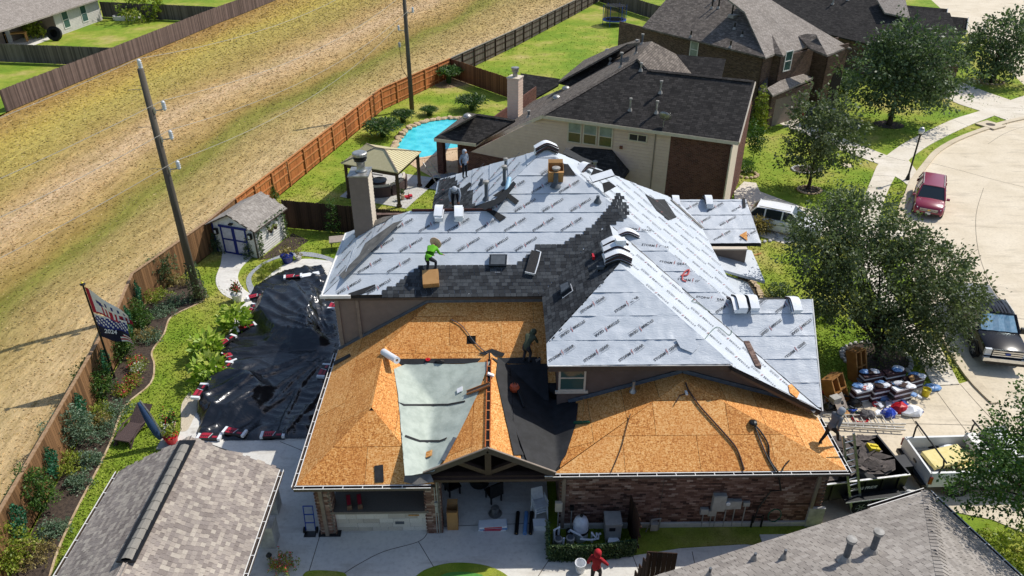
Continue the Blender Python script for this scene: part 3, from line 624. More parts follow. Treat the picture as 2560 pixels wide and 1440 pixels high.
for L,sd in (([(-6.74,24.16),(-.83,24.16),(-.83,27.45),(-3.68,27.45)],.3),([(-.83,24.16),(1.49,24.16),(1.49,29.77),(-.83,27.45)],.3),([(1.49,24.16),(4.23,26.88),(4.23,27.91),(1.88,30.16),(1.49,29.77)],.3),([(4.23,26.88),(8.45,22.7),(8.45,23.87),(4.23,27.91)],1.3),([(8.45,22.7),(11.09,20.08),(11.63,23.87),(8.45,23.87)],2.3)):
    rM = fabric(M_,L,REF,upper,seed=sd,amp=1.2 if sd < 1 else 2.2)
rMW = fabric(MW,[(-6.74,24.16),(-3.68,27.45),(-6.74,29.3)],REF,upper,seed=4.1,amp=2.)
rML = fabric(ML,[(1.88,30.16),(-.83,27.45),(-3.05,29.7),(-3.05,33.3),(-2.9,33.5)],V((1.88,30.16,9.08)),upper,seed=5.2,amp=1.3)
rME = fabric(ME,[(1.88,30.16),(8.45,23.87),(9.25,23.87),(9.25,31.6),(8.41,33.2)],V((1.88,30.16,9.08)),upper,rowh=1.,seed=6.2,amp=.9)
rWF = fabric(WF,[(1.48,20.2),(7.7,20.2),(4.23,23.61),(1.48,20.9)],V((1.48,20.2,5.2)),upper,seed=7.7,amp=2.6)
rWE = fabric(WE,[(4.23,23.61),(7.7,20.1),(11.09,20.08),(4.23,26.88)],V((11.09,20.08,3.2)),upper,rowh=1.,seed=8.2,amp=.8)
rRG = fabric(RG,[(8.41,33.2),(11.8,33.2),(11.9,30.5),(9.2,30.5)],V((8.41,30.5,4.3)),upper,seed=9.1,amp=2.4)
# lettering printed on the sheeting
LET = {}
def logo():
    a = text_mesh('lettering_a','STORM',.165,MT['ink'],.0035,.12); b = text_mesh('lettering_b','GEAR',.165,MT['ink'],.0035,.12)
    vs,fs,mi = [],[],[]
    for me,dx in ((a,-.345),(b,.38)):
        k = len(vs); vs += [(v.co.x * 1.12 + dx,v.co.y,0) for v in me.vertices]; fs += [tuple(i + k for i in p.vertices) for p in me.polygons]; mi += [0] * len(me.polygons)
    k = len(vs); vs += [(.065,.13,0),(.10,.13,0),(.055,.02,0),(.085,.02,0),(.0,-.14,0),(.035,-.005,0),(.005,-.005,0)]
    fs += [(k,k + 1,k + 2,k + 6),(k + 3,k + 4,k + 5,k + 2)]; mi += [1,1]
    k = len(vs); vs += [(.13,-.115,0),(.62,-.115,0),(.62,-.103,0),(.13,-.103,0)]; fs.append((k,k + 1,k + 2,k + 3)); mi.append(2)
    me = bpy.data.meshes.new('printed_lettering'); me.from_pydata(vs,[],fs)
    for x in ('ink','redink','greyink'): me.materials.append(MT[x])
    me.polygons.foreach_set('material_index',mi); me.update(); return me
LOGO = logo()
def stamp(rp,q,rot,off=.052):
    o = link('printed_lettering',LOGO,upper); o.matrix_basis = Matrix.Translation(o.location) @ rp.M(q,off,rot) @ Matrix.Scale(.84,4)
def stamps(pl,pts,ref,dx,dy,phx,phy,rot,flip=True,margin=.42,skip=None,first=0,dim=1.):
    rp = RP(PP(pl,pts)); rp.o = V(ref); p2 = [rp.to2(p) for p in rp.p3]; rp.p2 = p2; x0,x1,y0,y1 = rp.bb(); j = 0; b = y0 + phy
    while b < y1:
        a = x0 + phx + (j % 2) * dx * .35
        while a < x1:
            ok = all(inside((a + mx,b + my),p2) for mx,my in ((margin,margin * .55),(-margin,-margin * .55),(0,.0)))
            if ok and not (skip and skip(rp.to3((a,b)))): stamp(rp,(a,b),rot + (math.pi if flip and (j + first) % 2 else 0))
            a += dx
        b += dy; j += 1
    return rp
MPOLY = [(-6.74,24.16),(1.49,24.16),(4.23,26.88),(11.09,20.08),(11.63,23.87),(8.45,23.87),(1.88,30.16),(-.83,27.45),(-3.68,27.45)]
SHPX = [(948,742),(972,722),(1005,700),(1055,662),(1288,662),(1318,640),(1340,617),(1402,617),(1430,600),(1470,575),(1520,516),(1548,484),(1575,530),(1545,560),(1520,560),(1355,742)]
SH3 = [onp(M_,u,v) for u,v in SHPX]; SHXY = [(p.x,p.y) for p in SH3]
stamps(M_,MPOLY,REF,1.12,.92,.55,.46,rad(36),skip=lambda p: inside((p.x - .3,p.y - .1),SHXY) or inside((p.x + .3,p.y + .1),SHXY) or (p.x > 4.2 and p.x < 8.3))
for t in (.14,.3,.46,.62,.78):        # the narrow strip beside the long valley
    p = pz(M_,4.5 + (8.3 - 4.5) * t + .35,27.2 + (23.0 - 27.2) * t); rp = RP(PP(M_,MPOLY)); stamp(rp,rp.to2(p),rad(-8),.036)
stamps(WF,[(1.48,20.2),(7.7,20.2),(4.23,23.61),(1.48,20.9)],V((1.48,20.2,5.2)),1.18,.92,.5,.44,rad(34))
stamps(WE,[(4.23,23.61),(7.7,20.1),(11.09,20.08),(4.23,26.88)],V((11.09,20.08,3.2)),1.1,1.,.4,.5,rad(52),flip=False,margin=.3)
stamps(ME,[(1.88,30.16),(8.45,23.87),(9.25,23.87),(9.25,31.6),(8.41,33.2)],V((1.88,30.16,9.08)),1.15,1.,.5,.5,rad(52),flip=False,margin=.35)
stamps(ML,[(1.88,30.16),(-.83,27.45),(-3.05,29.7),(-3.05,33.3),(-2.9,33.5)],V((1.88,30.16,9.08)),1.1,.92,.5,.46,rad(-36))
stamps(MW,[(-6.74,24.16),(-3.68,27.45),(-6.74,29.3)],REF,1.2,.92,.5,.5,rad(-30),margin=.35)
stamps(RG,[(8.41,33.2),(11.8,33.2),(11.9,30.5),(9.2,30.5)],V((8.41,30.5,4.3)),1.2,.92,.6,.5,rad(34),margin=.35)
# new dark shingles on the near slope and the wing slope
rpM = RP(PP(M_,MPOLY)); shingle(rpM,[rpM.to2(p) for p in SH3],upper,'A',MT['tabA'],.21,.152,300,.042,2)
rpWL = RP(PP(WLp,[(1.49,24.16),(1.49,20.9),(4.23,23.61),(4.23,26.88)])); shingle(rpWL,rpWL.p2,upper,'A',MT['tabA'],.21,.152,300,.012,3)
rpML = RP(PP(ML,[(1.88,30.16),(-.83,27.45),(-3.05,29.7),(-3.05,33.3)])); shingle(rpML,[rpML.to2(onp(ML,u,v)) for u,v in ((1082,520),(1100,452),(1138,445),(1150,470),(1180,480),(1180,505),(1190,522),(1165,535),(1120,535))],upper,'A',MT['tabA'],.21,.152,120,.04,4)
def patch(pl,px_,mt,off=.04,th=.008,name='felt_patch',parent=None,curl=0.):
    p = [onp(pl,u,v,off) for u,v in px_]; n = V((0,0,0))
    for i in range(len(p)): n += p[i].cross(p[(i + 1) % len(p)])
    p = p if n.z > 0 else p[::-1]
    return MB().slab(p,V((-pl[1],-pl[3],1)).normalized() * -th).build(name,mt,parent or upper)
def ridgecaps(a,b,parent,mt,w=.16,l=.2,name='ridge_cap',drop=.07):
    a,b = V(a),V(b); d = b - a; n = max(1,int(d.length / l)); d.normalize(); x = d.cross(V((0,0,1))).normalized(); mb = MB()
    for i in range(n):
        p = a + d * (i * l); q = a + d * (i * l + l * 1.2); z0,z1 = V((0,0,.03)),V((0,0,.05))
        mb.raw([p - x * w - V((0,0,drop)) + z0,p + z0,p + x * w - V((0,0,drop)) + z0,q - x * w - V((0,0,drop)) + z1,q + z1,q + x * w - V((0,0,drop)) + z1],[(0,1,4,3),(1,2,5,4)],0,R.random())
    return mb.build(name,mt,parent)
# valley membrane, ridge board, loose felt
def valley(a,b,w,pa,pb,parent,mt,name='valley_membrane',off=.045):
    a,b = V(a),V(b); mb = MB(); n = 26
    rows = []
    for i in range(n + 1):
        c = a + (b - a) * i / n; j = .05 * noise.noise(V((i * .5,1,2))); d = (b - a).normalized(); x = V((d.y,-d.x,0)).normalized()
        ww = w + j
        l = c - x * ww; r_ = c + x * ww; l = pz(pb,l.x,l.y,off); r_ = pz(pa,r_.x,r_.y,off); rows.append((l,c + V((0,0,off)),r_))
    for (a0,b0,c0),(a1,b1,c1) in zip(rows,rows[1:]): mb.poly((a0,a1,b1,b0)); mb.poly((b0,b1,c1,c0))
    return mb.build(name,mt,parent,smooth=True)
valley((11.0,20.2,3.27),(4.4,26.7,7.08),.3,WE,M_,upper,MT['ice'])
valley((9.2,31.0,4.85),(8.0,32.6,5.55),.25,ME,RG,upper,MT['ice'])
MB().beam((-3.6,27.42,7.56),(-.4,27.42,7.56),.05,.1).build('ridge_board',mat('red_board',lin('5a2a22'),lin('3b2622')),upper)
patch(MW,[(985,560),(1010,552),(920,640),(860,700),(850,690),(900,640),(915,610)],MT['ice'],.05,.004)
patch(MW,[(905,568),(960,545),(985,541),(965,556),(920,575),(885,590)],MT['ice'],.06)
patch(M_,[(872,735),(938,712),(940,722),(905,737),(872,742)],MT['under'],.05)
patch(ME,[(1612,487),(1635,500),(1660,500),(1690,545),(1670,552),(1640,528)],MT['under'],.05)
patch(M_,[(1210,525),(1236,528),(1266,545),(1250,556),(1232,540)],MT['under'],.06)
patch(M_,[(1232,492),(1258,475),(1298,505),(1290,514),(1270,498)],MT['under'],.08)
patch(ML,[(1180,520),(1240,500),(1285,455),(1292,462),(1260,505),(1215,527)],MT['under'],.05)
patch(ML,[(1082,523),(1150,478),(1175,458),(1182,462),(1160,486),(1110,524)],MT['felt'],.055)
patch(M_,[(1396,410),(1420,412),(1440,440),(1398,440)],MT['under'],.05,name='shingle_stack_edge')
patch(ME,[(1415,372),(1455,395),(1480,405),(1470,418),(1440,402),(1405,385)],MT['under'],.05)
patch(M_,[(1484,423),(1510,430),(1506,440),(1486,452),(1476,440)],MT['under'],.05)
patch(M_,[(1505,460),(1522,455),(1540,468),(1510,484)],MT['under'],.05)
patch(WF,[(1688,850),(1705,843),(1735,845),(1745,870),(1730,885),(1700,872)],MT['fabric'],.09,name='loose_sheet')
patch(WE,[(1968,966),(1976,963),(1996,985),(1990,998),(1972,984)],MT['osb'],.06,name='bare_board')
patch(RG,[(1848,590),(1866,580),(1868,604)],MT['osb'],.06,name='bare_board')
patch(RG,[(1855,497),(1862,497),(1864,520),(1856,522)],MT['under'],.05)
# left hip flashing and the ragged edge of sheeting
MB().tube([(-6.78,24.1,5.62),(-6.8,26,5.62),(-6.78,28,5.62),(-6.77,29.2,5.62)],.05,6).build('drip_edge',MT['white'],upper)
MB().beam((-6.85,24.1,5.58),(-5.7,24.1,5.58),.1,.12).build('drip_edge',MT['white'],upper)
# fascias
for a,b,w_,h_ in (((-6.7,24.2,5.47),(1.5,24.2,5.47),.04,.24),((1.53,24.2,5.47),(1.53,20.9,5.47),.04,.24),((1.52,20.23,5.07),(7.72,20.23,5.07),.04,.24),((1.52,20.23,5.09),(1.52,20.95,5.47),.04,.24),((7.7,20.15,5.03),(11.05,20.12,3.1),.04,.26),((11.06,20.1,3.1),(11.58,23.87,5.3),.04,.2),((11.85,33.2,5.15),(11.9,30.5,4.2),.04,.2)): MB().beam(a,b,w_,h_).build('fascia',MT['trimB'],upper)
for a,b in (((1.5,20.17,5.22),(7.7,20.17,5.19)),((11.12,20.06,3.24),(11.66,23.87,5.46))): MB().beam(a,b,.04,.03).build('drip_edge',MT['white'],upper)
# --- walls
def laps(parent,a,b,poly,mt,h=.155,name='siding_board'):
    a,b = V(a),V(b); d = b - a; L = d.length; d.normalize(); n = V((d.y,-d.x,0)); z0 = min(p[1] for p in poly); z1 = max(p[1] for p in poly); z = z0
    while z < z1:
        c = clip2([(0,z),(L,z),(L,z + h),(0,z + h)],poly)
        if len(c) > 2 and area2(c) > .003:
            p = [a + d * q[0] + V((0,0,q[1] - a.z)) + n * (.022 * (1 - (q[1] - z) / h)) for q in c]
            nn = V((0,0,0))
            for i in range(len(p)): nn += p[i].cross(p[(i + 1) % len(p)])
            p = p if nn.dot(n) > 0 else p[::-1]
            MB().slab(p,-n * .015).build(name,mt,parent)
        z += h
def wallbox(parent,a,b,z0,z1,mt,th=.2,name='wall'): 
    a,b = V(a),V(b); d = (b - a).normalized(); n = V((d.y,-d.x,0)); c = (a + b) / 2 - n * th / 2; c.z = (z0 + z1) / 2
    return MB().obox(Matrix.Translation(c) @ Matrix.Rotation(math.atan2(d.y,d.x),4,'Z'),(b - a).length,th,z1 - z0).build(name,mt,parent)
mw = wallbox(house,(-6.4,24.45,0),(2,24.45,0),0,5.5,MT['sidT']); laps(mw,(-6.4,24.42,0),(1.95,24.42,0),[(0,2.4),(8.35,2.4),(8.35,5.5),(0,5.5)],MT['sidT'])
MB().box((-5.55,24.37,4.1),(.12,.06,3.)).build('downspout',MT['trimT'],mw); MB().box((-6.33,24.4,4.1),(.16,.1,3.)).build('corner_board',MT['trimT'],mw)
ww = wallbox(house,(1.9,20.8,0),(11.1,20.8,0),0,3.3,MT['sidB']); laps(ww,(1.9,20.76,0),(11.3,20.76,0),[(0,2.7),(9.2,2.7),(5.85,4.93),(0,4.98)],MT['sidB'])
MB().poly([(1.9,20.8,3),(11,20.8,3),(7.7,20.8,4.95),(1.9,20.8,4.95)]).build('wall',MT['sidB'],house)
wallbox(house,(1.92,24.5,0),(1.92,20.8,0),0,5.3,MT['sidB']); wallbox(house,(-6.4,32,0),(-6.4,24.5,0),0,5.4,MT['brickA']); wallbox(house,(9.0,20.9,0),(9.0,33,0),0,4.6,MT['brickA']); wallbox(house,(10.9,20.9,0),(10.9,27,0),0,2.9,MT['brickA']); wallbox(house,(10.9,27,0),(9,27,0),0,2.9,MT['brickA']); wallbox(house,(9,33,0),(-6.4,33,0),0,4.8,MT['brickA'])
MB().poly([(10.9,20.8,2.6),(10.9,27,2.6),(11.3,23.8,5.1)]).build('gable_wall',MT['brickA'],house)
def window(parent,c,d,wd,ht,frame,pane,n=(0,-1,0),fr=.07,rails=1,cols=1,blind=False,dep=.05):
    """window centred at c in a wall running along d, facing n"""
    c,d,n = V(c),V(d).normalized(),V(n).normalized(); up = V((0,0,1)); mb = MB()
    def bar(o,w_,h_): 
        Mx = Matrix((d,n,up)).transposed().to_4x4(); Mx.translation = c + d * o[0] + up * o[1] + n * dep / 2; mb.obox(Mx,w_,dep,h_)
    bar((-wd / 2 + fr / 2,0),fr,ht); bar((wd / 2 - fr / 2,0),fr,ht); bar((0,ht / 2 - fr / 2),wd - 2 * fr,fr); bar((0,-ht / 2 + fr / 2),wd - 2 * fr,fr)
    for i in range(1,rails + 1): bar((0,-ht / 2 + ht * i / (rails + 1)),wd - 2 * fr,fr * .7)
    for i in range(1,cols): bar((-wd / 2 + wd * i / cols,0),fr * .7,ht - 2 * fr)
    f = mb.build('window',frame,parent)
    for r_ in range(rails + 1):
        for k in range(cols):
            x0,x1 = -wd / 2 + fr + (wd - 2 * fr) * k / cols,-wd / 2 + fr + (wd - 2 * fr) * (k + 1) / cols; z0,z1 = -ht / 2 + fr + (ht - 2 * fr) * r_ / (rails + 1),-ht / 2 + fr + (ht - 2 * fr) * (r_ + 1) / (rails + 1)
            q = [c + d * x + up * z + n * .018 for x,z in ((x0,z0),(x1,z0),(x1,z1),(x0,z1))]
            if (q[1] - q[0]).cross(q[2] - q[0]).dot(n) < 0: q = q[::-1]
            MB().poly(q).build('pane',MT['blind'] if blind and r_ == rails else pane,f)
    return f
window(house,(2.4,20.73,4.3),(1,0,0),.95,1.15,MT['trimC'],MT['glassG'],rails=1)
MB().box((2.4,20.7,3.68),(1.15,.08,.1)).build('window_sill',MT['trimC'],house)
# garage brick wall: bricks as pieces
gw = wallbox(house,(1.9,17.9,0),(10.75,17.9,0),0,2.75,MT['mortar']); bm_ = []
for i in range(12):
    mb = MB().box((0,0,0),(.205,.03,.066),0,0,i / 11); bm_.append(mb.mesh('brick',MT['brick'],uv=False))
it = []; rr = random.Random(9); k = 0; z = .27
while z < 2.72:
    x = 1.95 + (.107 if k % 2 else 0); base = rr.random()
    while x < 10.72:
        v_ = noise.noise(V((x * 1.1,z * 3.5,4))) * 2.5 + 5.5 + rr.uniform(-5,5)
        it.append((Matrix.Translation((x,17.893 + rr.uniform(-.003,.003),z)),int(min(11,max(0,v_))))); x += .215
    z += .0762; k += 1
pieces(gw,'brick','brickwork',it,bm_,300)
MB().box((6.33,17.87,.11),(8.9,.1,.22)).build('foundation',MT['patio'],gw)
wallbox(house,(10.75,17.9,0),(10.75,21,0),0,2.75,MT['brickA']); wallbox(house,(1.9,22,0),(1.9,17.95,0),0,2.75,MT['brickA']); wallbox(house,(-4.6,22,0),(1.9,22,0),0,3.5,MT['sidB']); wallbox(house,(-6.2,22,0),(-4.6,22,0),0,2.8,MT['sidB']); wallbox(house,(-6.2,24.4,0),(-6.2,22,0),0,2.9,MT['brickA'])
MB().box((10.62,17.83,.45),(.55,.1,.9)).build('stone_base',MT['stoneW'],house)
MB().box((10.4,17.83,1.4),(.1,.08,2.6)).build('downspout',MT['trimT'],house); MB().box((1.98,17.83,1.4),(.12,.1,2.6)).build('downspout',MT['trimT'],house)
MB().box((5.28,17.875,1.5),(.02,.02,2.4)).build('control_joint',MT['joint'],house)
# --- lower roof
lower = deck(house,[(W_,[(-6.54,17.15),(-4.36,19.33),(-4.36,22.81),(-2.77,24.4),(-6.54,24.4)]),(LF,[(-6.54,17.15),(-2.18,17.15),(-4.36,19.33)]),(LE,[(-4.36,19.33),(-2.5,17.47),(-2.5,21.3),(-4.36,22.81)]),(N_,[(-2.77,24.4),(1.9,24.4),(1.9,21.2),(-.5,22.62),(-2.7,20.7),(-4.36,22.81)]),
    (GW,[(-.5,17.45),(-.5,22.62),(-2.7,20.7),(-2.7,17.45)]),(GE,[(-.5,17.45),(1.6,17.45),(1.6,21.2),(1.9,21.2),(-.5,22.62)]),(GF,[(1.55,17.56),(11.04,17.56),(6.2,20.35)]),(GL,[(1.55,17.56),(6.2,20.35),(6.2,20.8),(1.55,20.8)]),(GR,[(11.04,17.56),(11.04,20.1),(9.5,20.8),(6.2,20.8),(6.2,20.35)])],MT['under'],-.025,.14,name='roof')
panels(W_,[(-6.54,17.15),(-4.36,19.33),(-4.36,22.81),(-6.54,22.81)],lower,seed=1); panels(W_,[(-6.54,22.81),(-4.36,22.81),(-2.77,24.4),(-6.54,24.4)],lower,seed=14)
panels(LF,[(-6.54,17.15),(-2.18,17.15),(-4.36,19.33)],lower,seed=2)
panels(LE,[(-4.36,19.33),(-2.5,17.47),(-2.5,21.3),(-4.36,22.81)],lower,seed=3)
# the middle slope with a square cut-out
hole = onp(N_,1178,850); hx,hy,hw = hole.x,hole.y,.17
for L,sd in (([(-4.36,22.81),(hx - hw,22.81 - .0),(hx - hw,24.4),(-2.77,24.4)],4),([(hx + hw,21.5),(1.9,21.5),(1.9,24.4),(hx + hw,24.4)],5),([(hx - hw,hy + hw * .85),(hx + hw,hy + hw * .85),(hx + hw,24.4),(hx - hw,24.4)],6),([(hx - hw,21.5),(hx + hw,21.5),(hx + hw,hy - hw * .85),(hx - hw,hy - hw * .85)],7),([(-3.3,21.9),(hx - hw,21.5),(hx - hw,22.81),(-4.36,22.81)],8)):
    panels(N_,L,lower,seed=sd)
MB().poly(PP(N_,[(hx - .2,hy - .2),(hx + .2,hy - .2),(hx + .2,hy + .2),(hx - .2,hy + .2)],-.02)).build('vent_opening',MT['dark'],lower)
panels(GW,[(-.53,17.45),(-.53,22.55),(-2.1,21.2),(-2.1,17.45)],lower,seed=9); panels(GE,[(-.47,17.45),(.55,17.45),(.1,22.2),(-.47,22.5)],lower,seed=10)
panels(GF,[(1.6,17.56),(11.04,17.56),(6.2,20.35)],lower,seed=11); panels(GL,[(1.8,17.7),(6.2,20.35),(6.2,20.78),(2.6,20.78)],lower,seed=12); panels(GR,[(11.04,17.56),(11.04,20.1),(10.4,20.7),(6.2,20.78),(6.2,20.35)],lower,seed=13)
# slot along the little gable's ridge
MB().beam((-.57,17.5,4.12),(-.57,22.1,4.12),.03,.03).beam((-.43,17.5,4.12),(-.43,22.1,4.12),.03,.03).build('ridge_edge',mat('red_edge',lin('b5622e'),lin('9a4c20')),lower)
for i in range(9): MB().beam((-.58,17.8 + i * .48,4.115),(-.42,17.8 + i * .48,4.115),.04,.03).build('ridge_cleat',MT['cedar'],lower)
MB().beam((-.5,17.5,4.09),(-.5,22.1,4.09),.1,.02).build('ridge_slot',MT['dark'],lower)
# felt and old underlayment left on the lower roof
patch(N_,[(975,898),(1240,896),(1350,893),(1352,912),(1240,908),(978,912)],MT['felt'],.03,parent=lower)
patch(N_,[(1255,912),(1368,910),(1372,1000),(1300,1010),(1262,960)],MT['felt'],.035,parent=lower)
def drape(poly_px,pls,mt,off,name,n=26,parent=None,amp=.03,seed=0.):
    """a sheet lying on the higher of several planes, cut to an outline"""
    bm = bmesh.new(); bm.faces.new([bm.verts.new((u,v,0)) for u,v in poly_px]); bmesh.ops.triangulate(bm,faces=bm.faces[:])
    for _ in range(7):
        lg = [e for e in bm.edges if e.calc_length() > 14]
        if not lg: break
        bmesh.ops.subdivide_edges(bm,edges=lg,cuts=1); bmesh.ops.triangulate(bm,faces=[f for f in bm.faces if len(f.verts) > 3])
    for v in bm.verts:
        q = min((onp(pl,v.co.x,v.co.y) for pl in pls),key=lambda p: (p - CV).length); v.co = q + V((0,0,off + amp * noise.noise(V((q.x * 1.4,q.y * 1.4,seed)))))
    for f in bm.faces: f.smooth = True
    bmesh.ops.recalc_face_normals(bm,faces=bm.faces); me = bpy.data.meshes.new(name); bm.to_mesh(me); bm.free(); me.materials.append(mt)
    return link(name,me,parent)
drape([(985,925),(1030,905),(1090,912),(1160,912),(1225,905),(1215,930),(1195,985),(1160,1060),(1120,1140),(1085,1180),(1030,1190),(1012,1190),(1018,1160),(1008,1060),(995,985)],[LE,GW,N_],MT['pale'],.035,'old_underlayment',parent=lower)
for L in ([(996,1008),(1012,1013),(1050,1013),(1120,1012),(1163,1004),(1163,1008),(1120,1017),(1050,1018),(1010,1018)],[(1014,1090),(1050,1103),(1100,1103),(1118,1096),(1116,1101),(1098,1108),(1050,1108),(1012,1095)]):
    drape(L,[LE,GW,N_],MT['under'],.055,'underlayment_lap',parent=lower,amp=.0)
drape([(1225,893),(1245,910),(1262,1000),(1290,1080),(1320,1160),(1385,1182),(1415,1140),(1440,1060),(1445,1010),(1375,1000),(1370,915),(1260,910)],[GE,GL],MT['felt'],.04,'valley_felt',parent=lower,amp=.02,seed=3.)
drape([(1245,895),(1275,905),(1268,960),(1285,1060),(1300,1120),(1310,1140),(1285,1140),(1262,1040),(1240,940)],[GE],MT['felt'],.05,'torn_felt',parent=lower,amp=.03,seed=5.)
patch(LF,[(936,1165),(958,1162),(960,1205),(938,1207)],MT['under'],.03,parent=lower); patch(W_,[(835,905),(875,885),(878,892),(835,915)],MT['felt'],.03,parent=lower)
patch(N_,[(1195,885),(1230,873),(1262,885),(1258,892),(1220,890)],MT['felt'],.05,parent=lower)
patch(LF,[(1013,1185),(1075,1183),(1085,1205),(1040,1213),(1010,1205)],MT['ice'],.04,parent=lower)
# flashing along the wall foot
flm = mat('grey_flashing',lin('5d6670'),lin('4c555e'),rough=.6)
for a,b in (((-6.5,24.36,2.98),(-2.77,24.36,5.2)),((-2.77,24.36,5.2),(1.6,24.36,5.2)),((2.3,20.7,3.25),(6.2,20.7,4.55)),((6.2,20.7,4.55),(11,20.7,3.0))): MB().beam(a,b,.03,.15).build('wall_flashing',flm,lower)
ridgecaps  # (caps not yet laid on the lower roof)
def gutter(a,b,out,parent,hang=True):
    a,b,out = V(a),V(b),V(out).normalized(); d = (b - a).normalized()
    g1 = MB(); g1.beam(a + out * .06 - V((0,0,.1)),b + out * .06 - V((0,0,.1)),.12,.02); g1.beam(a + out * .005 - V((0,0,.06)),b + out * .005 - V((0,0,.06)),.012,.1); g1.beam(a + out * .115 - V((0,0,.06)),b + out * .115 - V((0,0,.06)),.012,.1)
    o = g1.build('gutter',MT['trimB'],parent)
    MB().beam(a + out * .12,b + out * .12,.022,.022).beam(a - V((0,0,-.012)),b - V((0,0,-.012)),.03,.01).build('gutter_lip',MT['white'],o)
    if hang:
        n = int((b - a).length / .62)
        for i in range(n): 
            p = a + d * (.3 + i * .62); MB().beam(p,p + out * .12,.02,.014).build('gutter_hanger',MT['white'],o)
gutter((-6.6,17.13,2.88),(-2.3,17.13,2.88),(0,-1,0),lower); gutter((1.5,17.54,2.88),(11.1,17.54,2.88),(0,-1,0),lower); gutter((-6.56,24.2,2.88),(-6.56,17.1,2.88),(-1,0,0),lower); gutter((11.06,17.5,2.88),(11.06,20.15,2.88),(1,0,0),lower); gutter((1.3,17.5,2.95),(1.55,17.5,2.95),(0,-1,0),lower,False)
# little front gable over the patio: rake boards and truss
tr = MB(); tr.beam((-.5,17.42,4.06),(-2.95,17.42,2.84),.05,.2).beam((-.5,17.42,4.06),(1.62,17.42,3.0),.05,.2); tr.build('rake_board',MT['trimB'],lower)
MB().beam((-.5,17.4,4.19),(-2.98,17.4,2.95),.06,.03).beam((-.5,17.4,4.19),(1.66,17.4,3.11),.06,.03).build('rake_edge',MT['trimT'],lower)
t2 = MB(); t2.beam((-2.5,17.6,2.75),(1.7,17.6,2.75),.2,.28); t2.box((-.5,17.6,3.35),(.2,.18,1.0)); t2.beam((-.5,17.6,2.95),(-1.5,17.6,3.45),.14,.16); t2.beam((-.5,17.6,2.95),(.5,17.6,3.45),.14,.16); t2.build('roof_truss',MT['brownp'],lower)
MB().box((-2.2,19.7,2.78),(8.2,4.6,.06)).build('patio_ceiling',MT['brownp'],house)
# patio columns and bar
def column(x,y,w_,d_,h_):
    c = MB().box((x,y,h_ / 2),(w_,d_,h_)).build('brick_column',MT['mortar'],house); it = []; z = .04; k = 0
    while z < h_ - .03:
        for sx in (-1,1):
            yy = y - d_ / 2 + (.05 if k % 2 else .12)
            while yy < y + d_ / 2 - .05: it.append((Matrix.Translation((x + sx * w_ / 2,yy,z)) @ Matrix.Rotation(rad(90),4,'Z'),rr.randrange(3,12))); yy += .215
        xx = x - w_ / 2 + (.06 if k % 2 else .11)
        while xx < x + w_ / 2 - .03: it.append((Matrix.Translation((xx,y - d_ / 2,z)),rr.randrange(3,12))); xx += .215
        z += .0762; k += 1
    pieces(c,'brick','brickwork',it,bm_,300); return c
column(-5.95,17.95,.5,.5,2.75); column(-2.35,17.95,.5,.5,2.75)
MB().box((-6.0,17.64,1.4),(.12,.1,2.7)).build('downspout',MT['trimT'],house)
MB().box((-2.28,17.66,1.4),(.03,.03,2.7)).box((-2.2,17.66,1.4),(.03,.03,2.7)).build('conduit',MT['plast'],house)
MB().box((-2.25,17.64,1.5),(.1,.08,.16)).box((-2.25,17.64,1.25),(.08,.07,.3)).build('switch_box',MT['plast'],house)
bar = thing('bar_counter','limestone faced outdoor bar with dark counter between two brick columns','counter',(-4.15,18,0))
MB().box((-4.15,18.1,.52),(3.1,.5,1.04)).build('core',MT['mortar'],bar); MB().box((-4.15,18.15,1.09),(3.25,1.0,.1)).build('countertop',MT['counter'],bar)
lb = []
for i in range(10): lb.append(MB().box((0,0,0),(1,.035,.2),0,0,i / 9).mesh('stone_block',MT['lime'],uv=False))
for k in range(5):
    x = -5.7; z = .11 + k * .205
    while x < -2.6:
        w_ = min(rr.uniform(.35,.75),-2.6 - x)
        o = link('stone_block',lb[rr.randrange(10)],bar); o.matrix_basis = Matrix.Translation(o.location) @ Matrix.Translation((x + w_ / 2,17.84 + rr.uniform(-.006,.004),z)) @ Matrix.Diagonal((w_ - .008,1,1,1)); x += w_
MB().box((-3.05,17.81,.78),(.36,.012,.06)).build('timber_inlay',MT['wood'],bar); MB().box((-3.55,17.81,.42),(.3,.012,.12)).build('outlet_cover',MT['iron'],bar)
# chimney of our house
ch = thing('chimney','grey lap sided chimney with round metal cap at the roof edge','chimney',(-5.7,28.4,0))
MB().box((-5.71,28.46,4.35),(.74,.9,8.7)).build('core',MT['sidT'],ch)
for f_,a,b in ((0,(-6.1,28),(-5.33,28)),(1,(-5.33,28),(-5.33,28.92))): laps(ch,(*a,5),(*b,5),[(0,5.2),(1,5.2),(1,8.74),(0,8.74)],MT['sidT'] if not f_ else MT['trimC'])
MB().box((-5.71,28.46,8.78),(.84,1.,.05)).build('chimney_top',MT['galv'],ch)
MB().lathe((-5.65,28.5,8.8),[(.26,0),(.2,.06),(.17,.1),(.17,.4),(.26,.46)],18).build('flue',MT['galv'],ch,smooth=True)
MB().lathe((-5.65,28.5,9.25),[(.24,0),(.24,.09),(.28,.1),(.28,.13),(.24,.14),(.24,.23)],18).build('flue_slots',MT['black'],ch)
MB().lathe((-5.65,28.5,9.48),[(.3,0),(.3,.1),(.26,.13),(.0,.14)],18).build('flue_cap',MT['galv'],ch)
